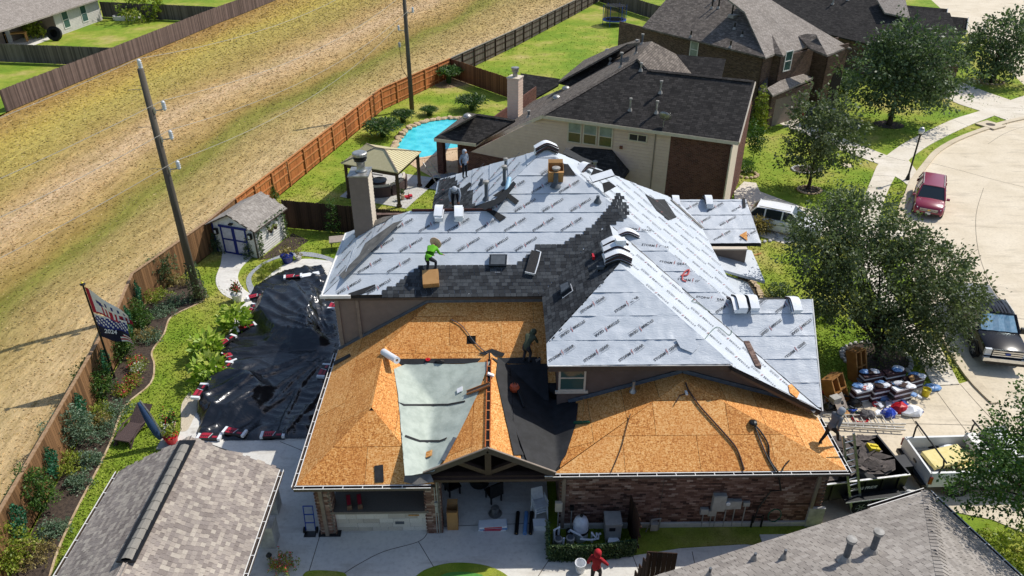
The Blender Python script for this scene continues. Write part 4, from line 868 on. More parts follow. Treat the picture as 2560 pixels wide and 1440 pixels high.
# street-side lower roofs and porch
le = MB().slab([(9.1,23.5,3.75),(11.2,23.5,2.9),(11.2,29.4,2.9),(9.1,29.4,3.75)],(0,0,-.12)); le.build('porch_roof',MT['fabric'],upper)
MB().slab([(9.1,29.3,3.9),(11.95,29.3,3.0),(11.95,31.6,3.35),(9.1,31.6,4.1)],(0,0,-.12)).build('porch_roof',MT['fabric'],upper)
MB().box((10.3,30.4,3.75),(1.9,.1,.9)).build('gable_wall',MT['sidT'],upper); MB().box((10.4,29.6,1.4),(1.1,.5,2.8)).build('porch_column',MT['brickA'],house)
MB().beam((9.2,30.3,4.2),(11.2,30.25,4.2),.25,.06).build('soffit',MT['trimC'],upper)

# ---------------------------------------------------------------- neighbouring buildings
def onpl(u,v,p,n):
    d = ray(u,v); n = V(n); return CV + d * ((V(p) - CV).dot(n) / d.dot(n))
def facet(parent,pl,px_,mt,th=.14,name='roof_slope',off=0.):
    p = [onp(pl,u,v,off) for u,v in px_]; n = V((0,0,0))
    for i in range(len(p)): n += p[i].cross(p[(i + 1) % len(p)])
    p = p if n.z > 0 else p[::-1]
    return MB().slab(p,(0,0,-th),0).build(name,mt,parent)
def vent(parent,p,h=.5,r=.06,mt=None,cap=True,boot=True,name='vent_pipe'):
    p = V(p); mb = MB().lathe(p,[(r,-.05),(r,h)],10)
    o = mb.build(name,mt or MT['iron'],parent)
    if cap: MB().lathe(p + V((0,0,h)),[(r * 1.6,-.06),(r * 1.6,.03),(0,.05)],10).build('vent_cap',MT['lead'],o)
    if boot: MB().lathe(p,[(r * 2.6,-.05),(r * 1.8,.05),(r * 1.1,.14)],10).build('pipe_boot',MT['lead'],o)
    return o
def wallpoly(parent,a,d,poly,mt,n,th=.1,name='wall'):
    a,d,n = V(a),V(d).normalized(),V(n); p = [V((a.x,a.y,0)) + d * s + V((0,0,z)) for s,z in poly]
    nn = V((0,0,0))
    for i in range(len(p)): nn += p[i].cross(p[(i + 1) % len(p)])
    p = p if nn.dot(n) > 0 else p[::-1]
    return MB().slab(p,-n * th).build(name,mt,parent)
# --- two-storey house with dark roof behind ours
NHF = (5.6,.254,13.35,.565,40.3); NHW = (5.6,.565,2.54,-.254,45.15)
nh = thing('neighbor_house','cream and brick house with dark weathered roof beside the turquoise pool','house',(8,46,0))
da = V((.912,-.409,0)); nn_ = V((-.409,-.912,0)); A0 = V((2.54,45.15,0)); aw = A0 - nn_ * .4
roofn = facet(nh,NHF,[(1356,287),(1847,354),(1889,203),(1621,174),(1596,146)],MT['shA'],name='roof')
facet(roofn,NHW,[(1190,358),(1356,287),(1596,146),(1629,103),(1568,111),(1430,212),(1304,264),(1262,317)],MT['shB'])  # lit west slope painted with the lighter shingle colour
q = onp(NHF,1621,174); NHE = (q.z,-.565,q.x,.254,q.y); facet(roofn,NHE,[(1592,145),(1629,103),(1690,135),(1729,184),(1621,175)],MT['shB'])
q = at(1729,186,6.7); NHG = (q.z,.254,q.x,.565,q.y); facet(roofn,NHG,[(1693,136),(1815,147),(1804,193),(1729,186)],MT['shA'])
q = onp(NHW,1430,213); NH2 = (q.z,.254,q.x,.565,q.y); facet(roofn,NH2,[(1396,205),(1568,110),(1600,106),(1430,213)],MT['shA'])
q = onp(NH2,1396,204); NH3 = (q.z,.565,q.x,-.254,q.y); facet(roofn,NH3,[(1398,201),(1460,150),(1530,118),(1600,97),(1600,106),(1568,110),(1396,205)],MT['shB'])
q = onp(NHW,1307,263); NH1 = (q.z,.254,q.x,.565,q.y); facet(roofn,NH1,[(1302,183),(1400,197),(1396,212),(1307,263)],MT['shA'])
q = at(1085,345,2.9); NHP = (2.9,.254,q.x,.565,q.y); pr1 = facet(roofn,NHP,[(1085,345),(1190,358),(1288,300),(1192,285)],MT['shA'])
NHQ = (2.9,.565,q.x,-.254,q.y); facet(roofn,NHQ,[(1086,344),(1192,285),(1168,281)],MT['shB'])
p1 = onp(NHF,1596,146); p2 = onp(NHF,1621,174); p3 = onp(NHF,1889,203)
ridgecaps(p2,p3,roofn,MT['shA'],.2,.25); ridgecaps(onp(NHF,1356,287),p1,roofn,MT['shB'],.18,.25); ridgecaps(onp(NHF,1596,146),p2,roofn,MT['shB'],.18,.25); ridgecaps(onp(NHP,1192,285),onp(NHP,1288,300),roofn,MT['shA'],.18,.25)
low = onp(NHW,1190,358); s0 = (low - aw).dot(da); B0 = V((13.35,40.3,0)); sB = (B0 - A0).dot(da) - .35; pb = onpl(1677,345,aw,nn_); sb = (pb - aw).dot(da)
wallpoly(nh,aw,da,[(s0,0),(sb,0),(sb,5.45),(0,5.45),(s0,low.z - .1)],MT['sidC'],nn_)
nfw = wallpoly(nh,aw,da,[(sb,0),(sB,0),(sB,5.45),(sb,5.45)],MT['brickB'],nn_,name='brick_wall')
wallpoly(nh,aw - nn_ * -.03,da,[(s0,0),(s0 + 5.5,0),(s0 + 5.5,2.1),(s0,2.3)],MT['brickB'],nn_,name='brick_wall')
z = 2.3
while z < 5.4:
    xs = s0 + (z - (low.z - .1)) / (5.45 - low.z + .1) * (0 - s0) if z > low.z - .1 else s0
    if z > 2.2: MB().beam(aw + da * max(xs,s0) + nn_ * .02 + V((0,0,z)),aw + da * sb + nn_ * .02 + V((0,0,z)),.012,.012).build('siding_lap',MT['sidC'],nh)
    z += .2
MB().beam(A0 + V((0,0,5.48)),B0 + V((0,0,5.48)),.06,.2).build('fascia',MT['trimC'],nh); MB().beam(V((A0.x,A0.y,5.48)),low - V((0,0,.12)) + nn_ * .02,.06,.2).build('rake_board',MT['trimC'],nh)
pe = onp(NHF,1889,203); MB().beam(V((13.38,40.28,5.5)),pe - V((0,0,.1)),.06,.2).build('rake_board',MT['trimC'],nh)
wr_ = V((B0.x,B0.y,0)) + V((-.33,.2,0)); bk = -nn_
wallpoly(nh,wr_,bk,[(0,0),(8,0),(8,5.5),(4,7.7),(.2,5.5)],MT['brickB'],da,name='brick_wall')
MB().beam(wr_ + da * .05 + V((0,0,2.6)),wr_ + da * .05 + bk * 3 + V((0,0,2.6)),.08,5.2).build('corner_trim',MT['trimC'],nh)
wallpoly(nh,aw + da * s0,bk,[(0,0),(14,0),(14,2.8),(0,2.8)],MT['brickB'],-da,name='brick_wall')
for (u0,v0,u1,v1) in ((1421,303,1453,357),(1460,308,1491,362),(1498,313,1531,368)):
    a,b = onpl((u0 + u1) / 2,v0 + 2,aw,nn_),onpl((u0 + u1) / 2,v1,aw,nn_); wd = (onpl(u1,v0,aw,nn_) - onpl(u0,v0,aw,nn_)).length
    window(nh,((a.x + b.x) / 2 + nn_.x * .02,(a.y + b.y) / 2 + nn_.y * .02,(a.z + b.z) / 2),da,.9,abs(a.z - b.z),MT['trimC'],MT['glass'],nn_,rails=1,blind=True)
c_ = onpl(1595,344,aw,nn_); window(nh,c_ + nn_ * .02,da,1.15,.5,MT['trimC'],MT['glass'],nn_,rails=0,cols=2)
c_ = onpl(1553,368,aw,nn_); MB().box(c_ + nn_ * .04,(.18,.1,.18),math.atan2(da.y,da.x)).build('wall_vent',mat('rust_vent',lin('7a4a3a')),nh)
w1 = onpl(1638,352,aw,nn_); MB().box((w1.x + nn_.x * .04,w1.y + nn_.y * .04,2.7),(.05,.05,5.2)).build('downspout',MT['trimT'],nh)
# bay roof in front of the wall
bt = [onpl(1436,366,aw,nn_),onpl(1530,374,aw,nn_)]; bo = [V((x.x,x.y,2.7)) + nn_ * 1.5 for x in bt]; bo[0] -= da * 1.2; bo[1] += da * 1.2
MB().slab([bo[0],bo[1],bt[1],bt[0]],(0,0,-.1)).slab([bo[1],V((bo[1].x,bo[1].y,2.7)) - nn_ * 1.5,bt[1]],(0,0,-.1)).build('bay_roof',MT['shA'],nh)
MB().beam(bo[0] + V((.3,.3,-1.4)),bo[1] + V((-.3,.3,-1.4)),.3,2.6).build('bay_wall',MT['brickB'],nh)
vent(nh,bo[0] * .4 + bo[1] * .6 - nn_ * .5 + V((0,0,.3)),.35,.1,MT['lead'])
# porch columns
for u,v in ((1106,432),(1158,402)):
    c_ = at(u,v); MB().box((c_.x,c_.y,1.35),(.45,.45,2.7),math.atan2(da.y,da.x)).build('porch_column',MT['brickB'],nh)
e1,e2 = onp(NHP,1085,345),onp(NHP,1190,358); MB().beam(e1 - V((0,0,.12)),e2 - V((0,0,.12)),.06,.2).build('fascia',MT['trimC'],nh); MB().slab([e1 - V((0,0,.2)),e2 - V((0,0,.2)),e2 - nn_ * 5 - V((0,0,.2)),e1 - nn_ * 5 - V((0,0,.2))],(0,0,-.05)).build('porch_ceiling',MT['trimC'],nh)
for u,v,h,k in ((1602,176,.45,1),(1651,232,.7,1),(1575,275,.7,0),(1641,282,.7,0)): vent(nh,onp(NHF,u,v),h,.06,MT['galv'])
for u,v,h in ((1590,134,.9),(1552,168,.9),(1512,150,.6),(1525,160,.4),(1322,292,.4),(1605,110,.7)): vent(nh,onp(NHW,u,v),h,.07,MT['iron'])
for u,v in ((1415,223),(1391,246),(1520,128),(1168,293)):
    c_ = onp(NHW if u > 1200 else NHP,u,v); MB().lathe(c_,[(.32,-.06),(.3,.1),(.2,.2),(0,.24)],14).build('turtle_vent',MT['galv'],nh,smooth=True)
# dish
c_ = onp(NHF,1658,318); ds = MB().tube([c_,c_ + V((0,0,.35)),c_ + V((.05,-.1,.5))],.03,6); ds.build('dish_mast',MT['galv'],nh)
Mx = Matrix.Rotation(rad(-55),4,'X') @ Matrix.Rotation(rad(25),4,'Y'); MB().lathe(c_ + V((0,-.05,.62)),[(.0,0),(.2,.02),(.38,.08),(.36,.09),(0,.03)],18,0,Mx).build('satellite_dish',MT['galv'],nh,smooth=True)
MB().tube([c_ + V((0,-.1,.6)),c_ + V((.25,-.35,.95))],.02,6).build('dish_arm',MT['galv'],nh)
# chimney of the neighbour
q = at(1288,288,3.1); nc = thing('chimney','cream sided chimney with round flue rising beside the dark neighbouring roof','chimney',(q.x,q.y,0))
rz_ = math.atan2(da.y,da.x); zt = [z_ / 10 for z_ in range(40,90) if True]
top = min((aty(1272,197,q.y + .1).z,9)); MB().box((q.x,q.y + .45,top / 2),(.85,.85,top),rz_).build('core',MT['sidC'],nc)
z = 2.6
while z < top: MB().box((q.x,q.y + .45,z),(.88,.88,.02),rz_).build('siding_lap',MT['trimC'],nc); z += .2
MB().box((q.x,q.y + .45,top + .03),(.95,.95,.06),rz_).build('chimney_top',MT['trimC'],nc); MB().lathe((q.x,q.y + .45,top),[(.18,0),(.16,.4)],14).build('flue',MT['galv'],nc)
MB().lathe((q.x,q.y + .45,top + .4),[(.24,0),(.24,.2),(.28,.2),(.28,.3),(0,.33)],14).build('flue_cap',MT['galv'],nc)
# --- brown brick house beyond
H2F = (5.6,.443,20.41,.326,58.75); H2E = (5.6,-.326,20.41,.443,58.75)
h2 = thing('brick_house','brown brick two storey house with light hipped roof and garage','house',(22,62,0))
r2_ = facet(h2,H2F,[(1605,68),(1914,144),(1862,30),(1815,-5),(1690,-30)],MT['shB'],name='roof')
facet(r2_,H2E,[(1914,144),(1938,134),(1959,139),(2017,116),(1996,90),(2130,121),(2060,80),(1960,20),(1890,-25),(1815,-6),(1862,30)],MT['shC'])  # light on the east slopes put into a paler shingle colour
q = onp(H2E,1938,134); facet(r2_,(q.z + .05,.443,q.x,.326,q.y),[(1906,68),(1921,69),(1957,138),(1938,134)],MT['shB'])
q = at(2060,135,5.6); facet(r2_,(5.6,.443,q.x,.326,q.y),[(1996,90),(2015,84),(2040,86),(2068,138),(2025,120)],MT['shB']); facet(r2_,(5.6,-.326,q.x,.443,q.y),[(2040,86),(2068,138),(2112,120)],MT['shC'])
d2 = V((.593,-.805,0)); n2 = V((-.805,-.593,0)); E2 = V((20.41,58.75,0)); w2 = E2 - n2 * .45 - d2 * .45
wl2 = wallpoly(h2,w2,-d2,[(0,0),(16,0),(16,5.5),(0,5.5)],MT['brickC'],n2)
wallpoly(h2,w2,-n2,[(0,0),(1.3,0),(1.3,5.4),(0,5.4)],MT['brickC'],d2); w3 = w2 - n2 * 1.3 + d2 * .7; wallpoly(h2,w3,-n2,[(0,0),(4.4,0),(4.4,5.4),(0,5.4)],MT['brickC'],d2); wallpoly(h2,w3,-d2,[(0,0),(.7,0),(.7,5.4),(0,5.4)],MT['brickC'],n2)
w4 = w3 - n2 * 4.4 - d2 * 1.5; wallpoly(h2,w4,-n2,[(0,0),(6,0),(6,5.2),(0,5.2)],MT['brickC'],d2)
w5 = w4 - n2 * 1.2 + d2 * 2.2; wallpoly(h2,w5,-n2,[(0,0),(2.8,0),(2.8,5.4),(0,5.4)],MT['brickC'],d2); wallpoly(h2,w5,-d2,[(0,0),(2.2,0),(2.2,5.4),(0,5.4)],MT['brickC'],n2)
for a,nx,dd in ((w4 - n2 * .1,d2,-n2),(w5 - n2 * 1.4,d2,-n2)):
    arch = [(-.75,0),(.75,0),(.75,2.6)] + [(.75 * math.cos(t),2.6 + .75 * math.sin(t)) for t in [i * math.pi / 8 for i in range(1,8)]] + [(-.75,2.6)]
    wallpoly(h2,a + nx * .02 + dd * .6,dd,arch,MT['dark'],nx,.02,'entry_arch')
c_ = onpl(1736,124,w2,n2); window(h2,c_ + n2 * .03,d2,.9,1.4,MT['white'],MT['blind'],n2)
c_ = onpl(1969,152,w3,d2); window(h2,c_ + d2 * .03,-n2,.95,1.6,MT['white'],MT['glassG'],d2)
gp = at(1932,239,2.9); facet(r2_,(2.9,-.326,gp.x,.443,gp.y),[(1932,239),(2033,195),(1992,178),(1918,220)],MT['shC'],name='garage_roof'); facet(r2_,(2.9,.443,gp.x,.326,gp.y),[(1932,239),(1918,220),(1920,190),(1895,222)],MT['shB'],name='garage_roof')
g0 = V((gp.x,gp.y,0)) - d2 * .3 - n2 * .3; wallpoly(h2,g0,-n2,[(0,0),(.7,0),(.7,2.7),(0,2.7)],MT['brickC'],d2); wallpoly(h2,g0,-d2,[(0,0),(1.2,0),(1.2,2.7),(0,2.7)],MT['brickC'],n2); wallpoly(h2,g0 - n2 * .7 - d2 * .15,-n2,[(0,0),(4.9,0),(4.9,2.3),(0,2.3)],MT['trimT'],d2,name='garage_door'); wallpoly(h2,g0 - n2 * .7 - d2 * .05,-n2,[(0,2.3),(5,2.3),(5,2.8),(0,2.8)],MT['brickC'],d2)
for u,v,h in ((1780,20,.8),(1796,20,.8),(1829,42,2.2),(1836,72,.5),(1855,90,.4),(1727,92,.5),(1826,118,.5),(1787,0,.6)): vent(h2,onp(H2F,u,v),h,.07,MT['black'],False)
c_ = onp(H2F,1832,44); MB().box(c_ + V((0,0,.12)),(.6,.6,.25),.6).build('vent_box',MT['lead'],h2)
# --- long dark-roofed house at the upper corner
e3,e4 = at(2063,84,3.0),at(2330,148,3.0); d3 = (e4 - e3).normalized(); n3 = V((d3.y,-d3.x,0)); n3 = n3 if n3.y < 0 else -n3; up3 = -n3
h3 = thing('corner_house','brown brick house under a long dark shingle roof with two front gables','house',(e4.x,e4.y,0))
H3F = (3.0,up3.x * .5,e3.x,up3.y * .5,e3.y)
r3_ = facet(h3,H3F,[(2000,68),(2330,148),(2400,100),(2375,32),(2275,20),(2190,-8),(1990,-30),(1890,0)],MT['shA'],name='roof')
facet(r3_,(onp(H3F,2275,30).z + .1,.2,onp(H3F,2275,30).x,.25,onp(H3F,2275,30).y),[(2190,-6),(2262,-8),(2275,45),(2212,31)],MT['shC'])
w6 = e3 - n3 * .4; w6.z = 0; wallpoly(h3,w6 - d3 * 4,d3,[(0,0),(18,0),(18,2.9),(0,2.9)],MT['brickC'],n3)
for u,v,s_ in ((2362,62,1.),(2415,78,.8)):
    c_ = at(u,v,3.0); gd = (c_ - e4).normalized(); ax_ = V((.85,-.5,0)).normalized(); sd_ = V((.5,.85,0)).normalized()
    pk = c_ + V((0,0,1.6 * s_)) - ax_ * .2; L_,R_ = c_ - sd_ * 2.2 * s_,c_ + sd_ * 2.2 * s_; bk3 = -ax_ * 6
    MB().slab([L_,pk,pk + bk3,L_ + bk3][::-1],(0,0,-.12)).build('gable_roof',MT['shA'],r3_); MB().slab([R_,R_ + bk3,pk + bk3,pk][::-1],(0,0,-.12)).build('gable_roof',MT['shA'],r3_)
    MB().slab([V((L_.x,L_.y,0)) - ax_ * .4,V((R_.x,R_.y,0)) - ax_ * .4,R_ - ax_ * .4,pk - ax_ * .2,L_ - ax_ * .4],-ax_ * .1).build('gable_wall',MT['brickC'],h3)
    MB().beam(L_ + ax_ * .05,pk + ax_ * .05,.06,.18).beam(R_ + ax_ * .05,pk + ax_ * .05,.06,.18).build('rake_board',MT['white'],r3_)
for u,v in ((2082,10),(2120,0)): vent(h3,onp(H3F,u,v),.5,.08,MT['lead'])
# --- pale house across the field
t0,t1 = at(257,50),at(147,90); dt = (t1 - t0).normalized(); ntl = V((-dt.y,dt.x,0)); ntl = ntl if ntl.x > 0 else -ntl
th_ = thing('pale_house','pale sided house with grey roof and covered patio beyond the field','house',(t0.x,t0.y,0))
Lw = (t1 - t0).length; wallpoly(th_,t0,dt,[(0,0),(Lw,0),(Lw,2.8),(0,2.8)],MT['sidG'],ntl)
for k in range(16): MB().beam(t0 + ntl * .02 + V((0,0,.2 + k * .17)),t1 + ntl * .02 + V((0,0,.2 + k * .17)),.025,.015).build('siding_lap',MT['sidG'],th_)
for s_ in (.38,.78):
    c_ = t0 + dt * Lw * s_ + V((0,0,1.45)); window(th_,c_ + ntl * .03,dt,1.2,1.9,MT['white'],MT['glassG'],ntl)
pa = t1 - ntl * 3.5; wallpoly(th_,pa,dt,[(0,0),(14,0),(14,2.8),(0,2.8)],MT['sidT'],ntl); wallpoly(th_,t1,-ntl,[(0,0),(3.5,0),(3.5,2.8),(0,2.8)],MT['sidT'],dt)
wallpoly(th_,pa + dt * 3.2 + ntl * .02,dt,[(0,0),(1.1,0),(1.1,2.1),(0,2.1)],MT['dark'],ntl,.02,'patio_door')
cp = at(28,108); MB().box((cp.x,cp.y,1.4),(.35,.35,2.8)).build('porch_post',MT['sidG'],th_)
ev = t0 + ntl * .5 - dt * .8; HT = (2.9,-ntl.x * .42,ev.x,-ntl.y * .42,ev.y)
rt_ = facet(th_,HT,[(-40,88),(20,72),(262,-8),(300,-60),(120,-120),(-60,-40)],MT['shC'],name='roof')
sheet('patio_slab',[t1 + V((0,0,0)),t1 - ntl * 3.6,t1 - ntl * 3.6 + dt * 9,t1 + dt * 9 + ntl * .2],.02,MT['patio'])
# --- near building at lower edge (hip of grey shingles)
nr = thing('side_house','grey shingled hip roof of the next house with two tall vent pipes','house',(10,12,0))
c0 = V((13.36,16.82,2.7)); e_a = V((-.949,-.316,0)); e_b = V((.296,-.955,0)); m_ = .5
NRA = (2.7,e_b.x * m_,c0.x,e_b.y * m_,c0.y); NRB = (2.7,e_a.x * m_,c0.x,e_a.y * m_,c0.y)
hip = c0 + (e_a + e_b) * 9; hip.z = 2.7 + 9 * m_
pa_ = [c0,c0 + e_a * 16,c0 + e_a * 16 + e_b * 9 + V((0,0,9 * m_)),hip]; pb_ = [c0,hip,c0 + e_b * 16 + e_a * 9 + V((0,0,9 * m_)),c0 + e_b * 16]
nrr = MB().slab(pa_ if (pa_[1] - pa_[0]).cross(pa_[2] - pa_[0]).z > 0 else pa_[::-1],(0,0,-.14)).build('roof',MT['under'],nr); MB().slab(pb_ if (pb_[1] - pb_[0]).cross(pb_[2] - pb_[0]).z > 0 else pb_[::-1],(0,0,-.14)).build('roof_slope',MT['under'],nrr)
def clipview(rp,poly,m=1.): 
    return poly
ra = RP(pa_); shingle(ra,[ra.to2(p) for p in (c0,c0 + e_a * 11.5,c0 + e_a * 11.5 + e_b * 3.6 + V((0,0,3.6 * m_)),c0 + (e_a + e_b) * 5.2 + V((0,0,5.2 * m_)))],nrr,'C',MT['tabC'],.25,.14,300,.012,21)
rb = RP(pb_); shingle(rb,[rb.to2(p) for p in (c0,c0 + (e_a + e_b) * 5.2 + V((0,0,5.2 * m_)),c0 + e_b * 7 + e_a * 5.2 + V((0,0,5.2 * m_)),c0 + e_b * 7)],nrr,'C',MT['tabC'],.25,.14,200,.012,22)
ridgecaps(c0,c0 + (e_a + e_b) * 6 + V((0,0,6 * m_)),nrr,MT['tabC'],.17,.2)
gutter(c0 + V((.03,0,-.02)),c0 + e_b * 8 + V((.03,0,-.02)),-e_a,nrr); gutter(c0 + V((0,.03,-.02)),c0 + e_a * 2.2 + V((0,.03,-.02)),-e_b,nrr,False)
wallpoly(nr,c0 + (e_a + e_b) * .5,e_a,[(0,0),(15,0),(15,2.6),(0,2.6)],MT['brickA'],-e_b); wallpoly(nr,c0 + (e_a + e_b) * .5,e_b,[(0,0),(15,0),(15,2.6),(0,2.6)],MT['brickA'],-e_a)
for u,v,h,r_,cp_ in ((2113,1400,.78,.085,1),(2180,1381,.78,.085,1),(1960,1395,.3,.04,0),(1886,1398,.22,.04,0),(1773,1440,.3,.04,0)): vent(nr,onp(NRA,u,v,.02),h,r_,MT['iron'],bool(cp_))
# --- near pavilion with driftwood shingles
pv = thing('pavilion','open pavilion with mottled driftwood shingle gable roof and white gutters','pavilion',(-9.95,14,0))
PVW = (2.7,.545,-12.5,0,0); PVE = (2.7,-.545,-7.33,0,0); yb,yf,xr = 18.12,8.,-9.92; zr_ = 2.7 + .545 * 2.58
pw = [V((-12.5,yf,2.7)),V((xr,yf,zr_)),V((xr,yb,zr_)),V((-12.5,yb,2.7))]; pe_ = [V((-7.33,yf,2.7)),V((-7.33,yb,2.7)),V((xr,yb,zr_)),V((xr,yf,zr_))]
pvr = MB().slab(pw,(0,0,-.12)).build('roof',MT['under'],pv); MB().slab(pe_,(0,0,-.12)).build('roof_slope',MT['under'],pvr)
r_ = RP(pw); shingle(r_,[r_.to2(p) for p in (V((-12.5,12.6,2.7)),V((xr,12.6,zr_)),V((xr,yb,zr_)),V((-12.5,yb,2.7)))],pvr,'B',MT['tabB'],.15,.125,300,.012,31)
r_ = RP(pe_); shingle(r_,[r_.to2(p) for p in (V((-7.33,12.6,2.7)),V((-7.33,yb,2.7)),V((xr,yb,zr_)),V((xr,12.6,zr_)))],pvr,'B',MT['tabB'],.15,.125,300,.012,32)
gutter((-7.31,yb - .05,2.68),(-7.31,9,2.68),(1,0,0),pvr); gutter((-12.52,yb - .05,2.68),(-12.52,9,2.68),(-1,0,0),pvr)
rv = MB(); prof = [(-.19,-.06),(-.1,.03),(0,.06),(.1,.03),(.19,-.06)]; ys_ = [13.35 + .33 * i for i in range(13)]
for i,y0_ in enumerate(ys_):
    a0 = len(rv.v)
    for yy,dz in ((y0_,.09),(y0_ + .34,.075)):
        for x_,z_ in prof: rv.v.append((xr + x_,yy,zr_ + z_ + dz))
    for k in range(4): rv.f.append((a0 + k,a0 + k + 1,a0 + 6 + k,a0 + 5 + k)); rv.m.append(0); rv.t.append(R.uniform(.3,.8))
rv.build('ridge_vent',mat('ridge_vent_cap',lin('7f7a72'),lin('8f8a80'),ns=40,rough=.95,tint=.3),pvr)
MB().box((xr,15.6,zr_ + .04),(.5,4.6,.05)).build('ridge_vent_base',MT['black'],pvr)
for x_,y_ in ((-7.9,17.4),(-12,17.4),(-7.9,12),(-12,12)): MB().box((x_,y_,1.35),(.2,.2,2.7)).box((x_,y_,.5),(.55,.55,1.)).build('stone_post',MT['stoneW'],pv)
q = at(683,1285); MB().box((q.x,q.y + .2,.55),(.4,.5,1.1)).build('stone_post',MT['stoneW'],pv); MB().box((q.x,q.y + .2,1.13),(.48,.58,.06)).build('post_cap',MT['white'],pv)

# ---------------------------------------------------------------- fences
def fence(name,label,pts,h,mt,side=1,keep=300,cap=None,rails=True,bw=.14,mtp=None,group=None,posts=2.4):
    pts = [V((p[0],p[1],0)) for p in pts]; root = thing(name,label,'fence',pts[len(pts) // 2],0,group)
    ms = []
    for i in range(8):
        mb = MB(); hh = h * (1 + (i % 4 - 1.5) * .006); w2 = bw / 2 - .004
        mb.raw([(-w2,-.009,.03),(w2,-.009,.03),(w2,.009,.03),(-w2,.009,.03),(-w2,-.009,hh - .03),(w2,-.009,hh - .03),(w2,.009,hh - .03),(-w2,.009,hh - .03),(-w2 * .6,-.009,hh),(w2 * .6,-.009,hh),(w2 * .6,.009,hh),(-w2 * .6,.009,hh)],[(0,1,5,4),(1,2,6,5),(2,3,7,6),(3,0,4,7),(4,5,9,8),(5,6,10,9),(6,7,11,10),(7,4,8,11),(8,9,10,11)],0,i / 7)
        ms.append(mb.mesh('fence_board',mt,uv=False))
    it = []; r_ = random.Random(len(pts))
    for a,b in zip(pts,pts[1:]):
        d = b - a; L = d.length; d.normalize(); ang = math.atan2(d.y,d.x); nrm = V((-d.y,d.x,0)) * side; s = bw / 2
        while s < L:
            it.append((Matrix.Translation(a + d * s + V((0,0,r_.uniform(-.012,.012)))) @ Matrix.Rotation(ang + r_.uniform(-.02,.02),4,'Z'),r_.randrange(8))); s += bw
        n = max(1,round(L / posts))
        for i in range(n): 
            p = a + d * (L * i / n) + nrm * .07; MB().box(p + V((0,0,h / 2)),(.09,.09,h - .04),ang).build('fence_post',mtp or mt,root)
        if rails:
            for z in (.35,h * .55,h - .3): MB().beam(a + nrm * .035 + V((0,0,z)),b + nrm * .035 + V((0,0,z)),.04,.09).build('fence_rail',mtp or mt,root)
        if cap: MB().beam(a + V((0,0,h + .02)) + nrm * .02,b + V((0,0,h + .02)) + nrm * .02,.13,.035).build('cap_rail',cap,root)
    pieces(root,'fence_board','fence_boards',it,ms,keep); return root
capw = mat('pale_cap_wood',lin('8a6a4c'),lin('a98c6c'),ns=8,rough=.85)
fence('board_fence','tall brown board fence behind the mulch bed and flagpole',[p for p in FLINE],1.85,MT['fenceB'],1,300,capw,rails=False)
fence('cedar_fence','orange cedar fence with rails between the field and the pool yard',OLINE,1.85,MT['fenceO'],-1,300,MT['cedar'],mtp=MT['cedar'])
fence('grey_fence','grey weathered fence along the trampoline yard',GLINE,1.85,MT['fenceG'],-1,200,mat('grey_cap',lin('8d867e')),mtp=MT['fenceK'])
fence('far_fence','dark weathered fence on the far edge of the field',XLINE,1.9,MT['fenceD'],1,200)
g0_ = GLINE[0]; e_ = at(1280,197,1.85); fence('cross_fence','reddish brown fence between pool yard and trampoline yard',[(g0_.x,g0_.y),(e_.x,e_.y)],1.85,m_wood('red_brown_fence','6a4630','7f5538'),1,60)
fence('back_fence','dark brown fence behind the white shed and round sofa',[(p.x,p.y) for p in (at(703,500,1.85),at(880,515,1.85),at(1040,532,1.85))],1.85,MT['fenceK'],1,90)
fence('trampoline_fence','grey fence closing the trampoline yard at the far end',[(p.x,p.y) for p in (at(1500,-30,1.85),at(1640,12,1.85),at(1720,30,1.85))],1.85,MT['fenceG'],1,40)
fence('yard_fence','grey fence below the pale house patio across the field',[(p.x,p.y) for p in (at(-30,108,1.9),at(278,119,1.9))],1.9,MT['fenceG'],1,60)
fence('yard_fence','weathered fence behind the white rowboat across the field',[(p.x,p.y) for p in (at(248,4,1.9),at(540,17,1.9))],1.9,MT['fenceG'],1,60)
# the little enclosure fence and gate beside the pool equipment
ef = fence('screen_fence','dark stained board screen at the side of the pool equipment',[(p.x,p.y) for p in (at(1565,1310),at(1592,1388))],1.6,MT['fenceK'],1,40)
q = at(1608,1475,.02); q2 = at(1680,1475,.02)
gt = thing('wooden_gate','dark open wooden gate standing on the concrete side walk','gate',(q.x,q.y,0))
for k in range(6):
    s = k / 5; p = at(1613,1476) * (1 - s) + at(1672,1480) * s; MB().box((p.x,p.y,.92),(.14,.03,1.8),rad(-4),0,R.random()).build('gate_board',MT['fenceK'],gt)
    p = at(1610,1478) * (1 - s) + at(1560,1560) * s; MB().box((p.x - .02,p.y,.9),(.03,.16,1.78),rad(20),0,R.random()).build('gate_board',MT['fenceK'],gt)
p = at(1640,1476); MB().box((p.x,p.y + .05,.5),(.9,.05,.1)).box((p.x,p.y + .05,1.4),(.9,.05,.1)).build('gate_rail',MT['fenceK'],gt)
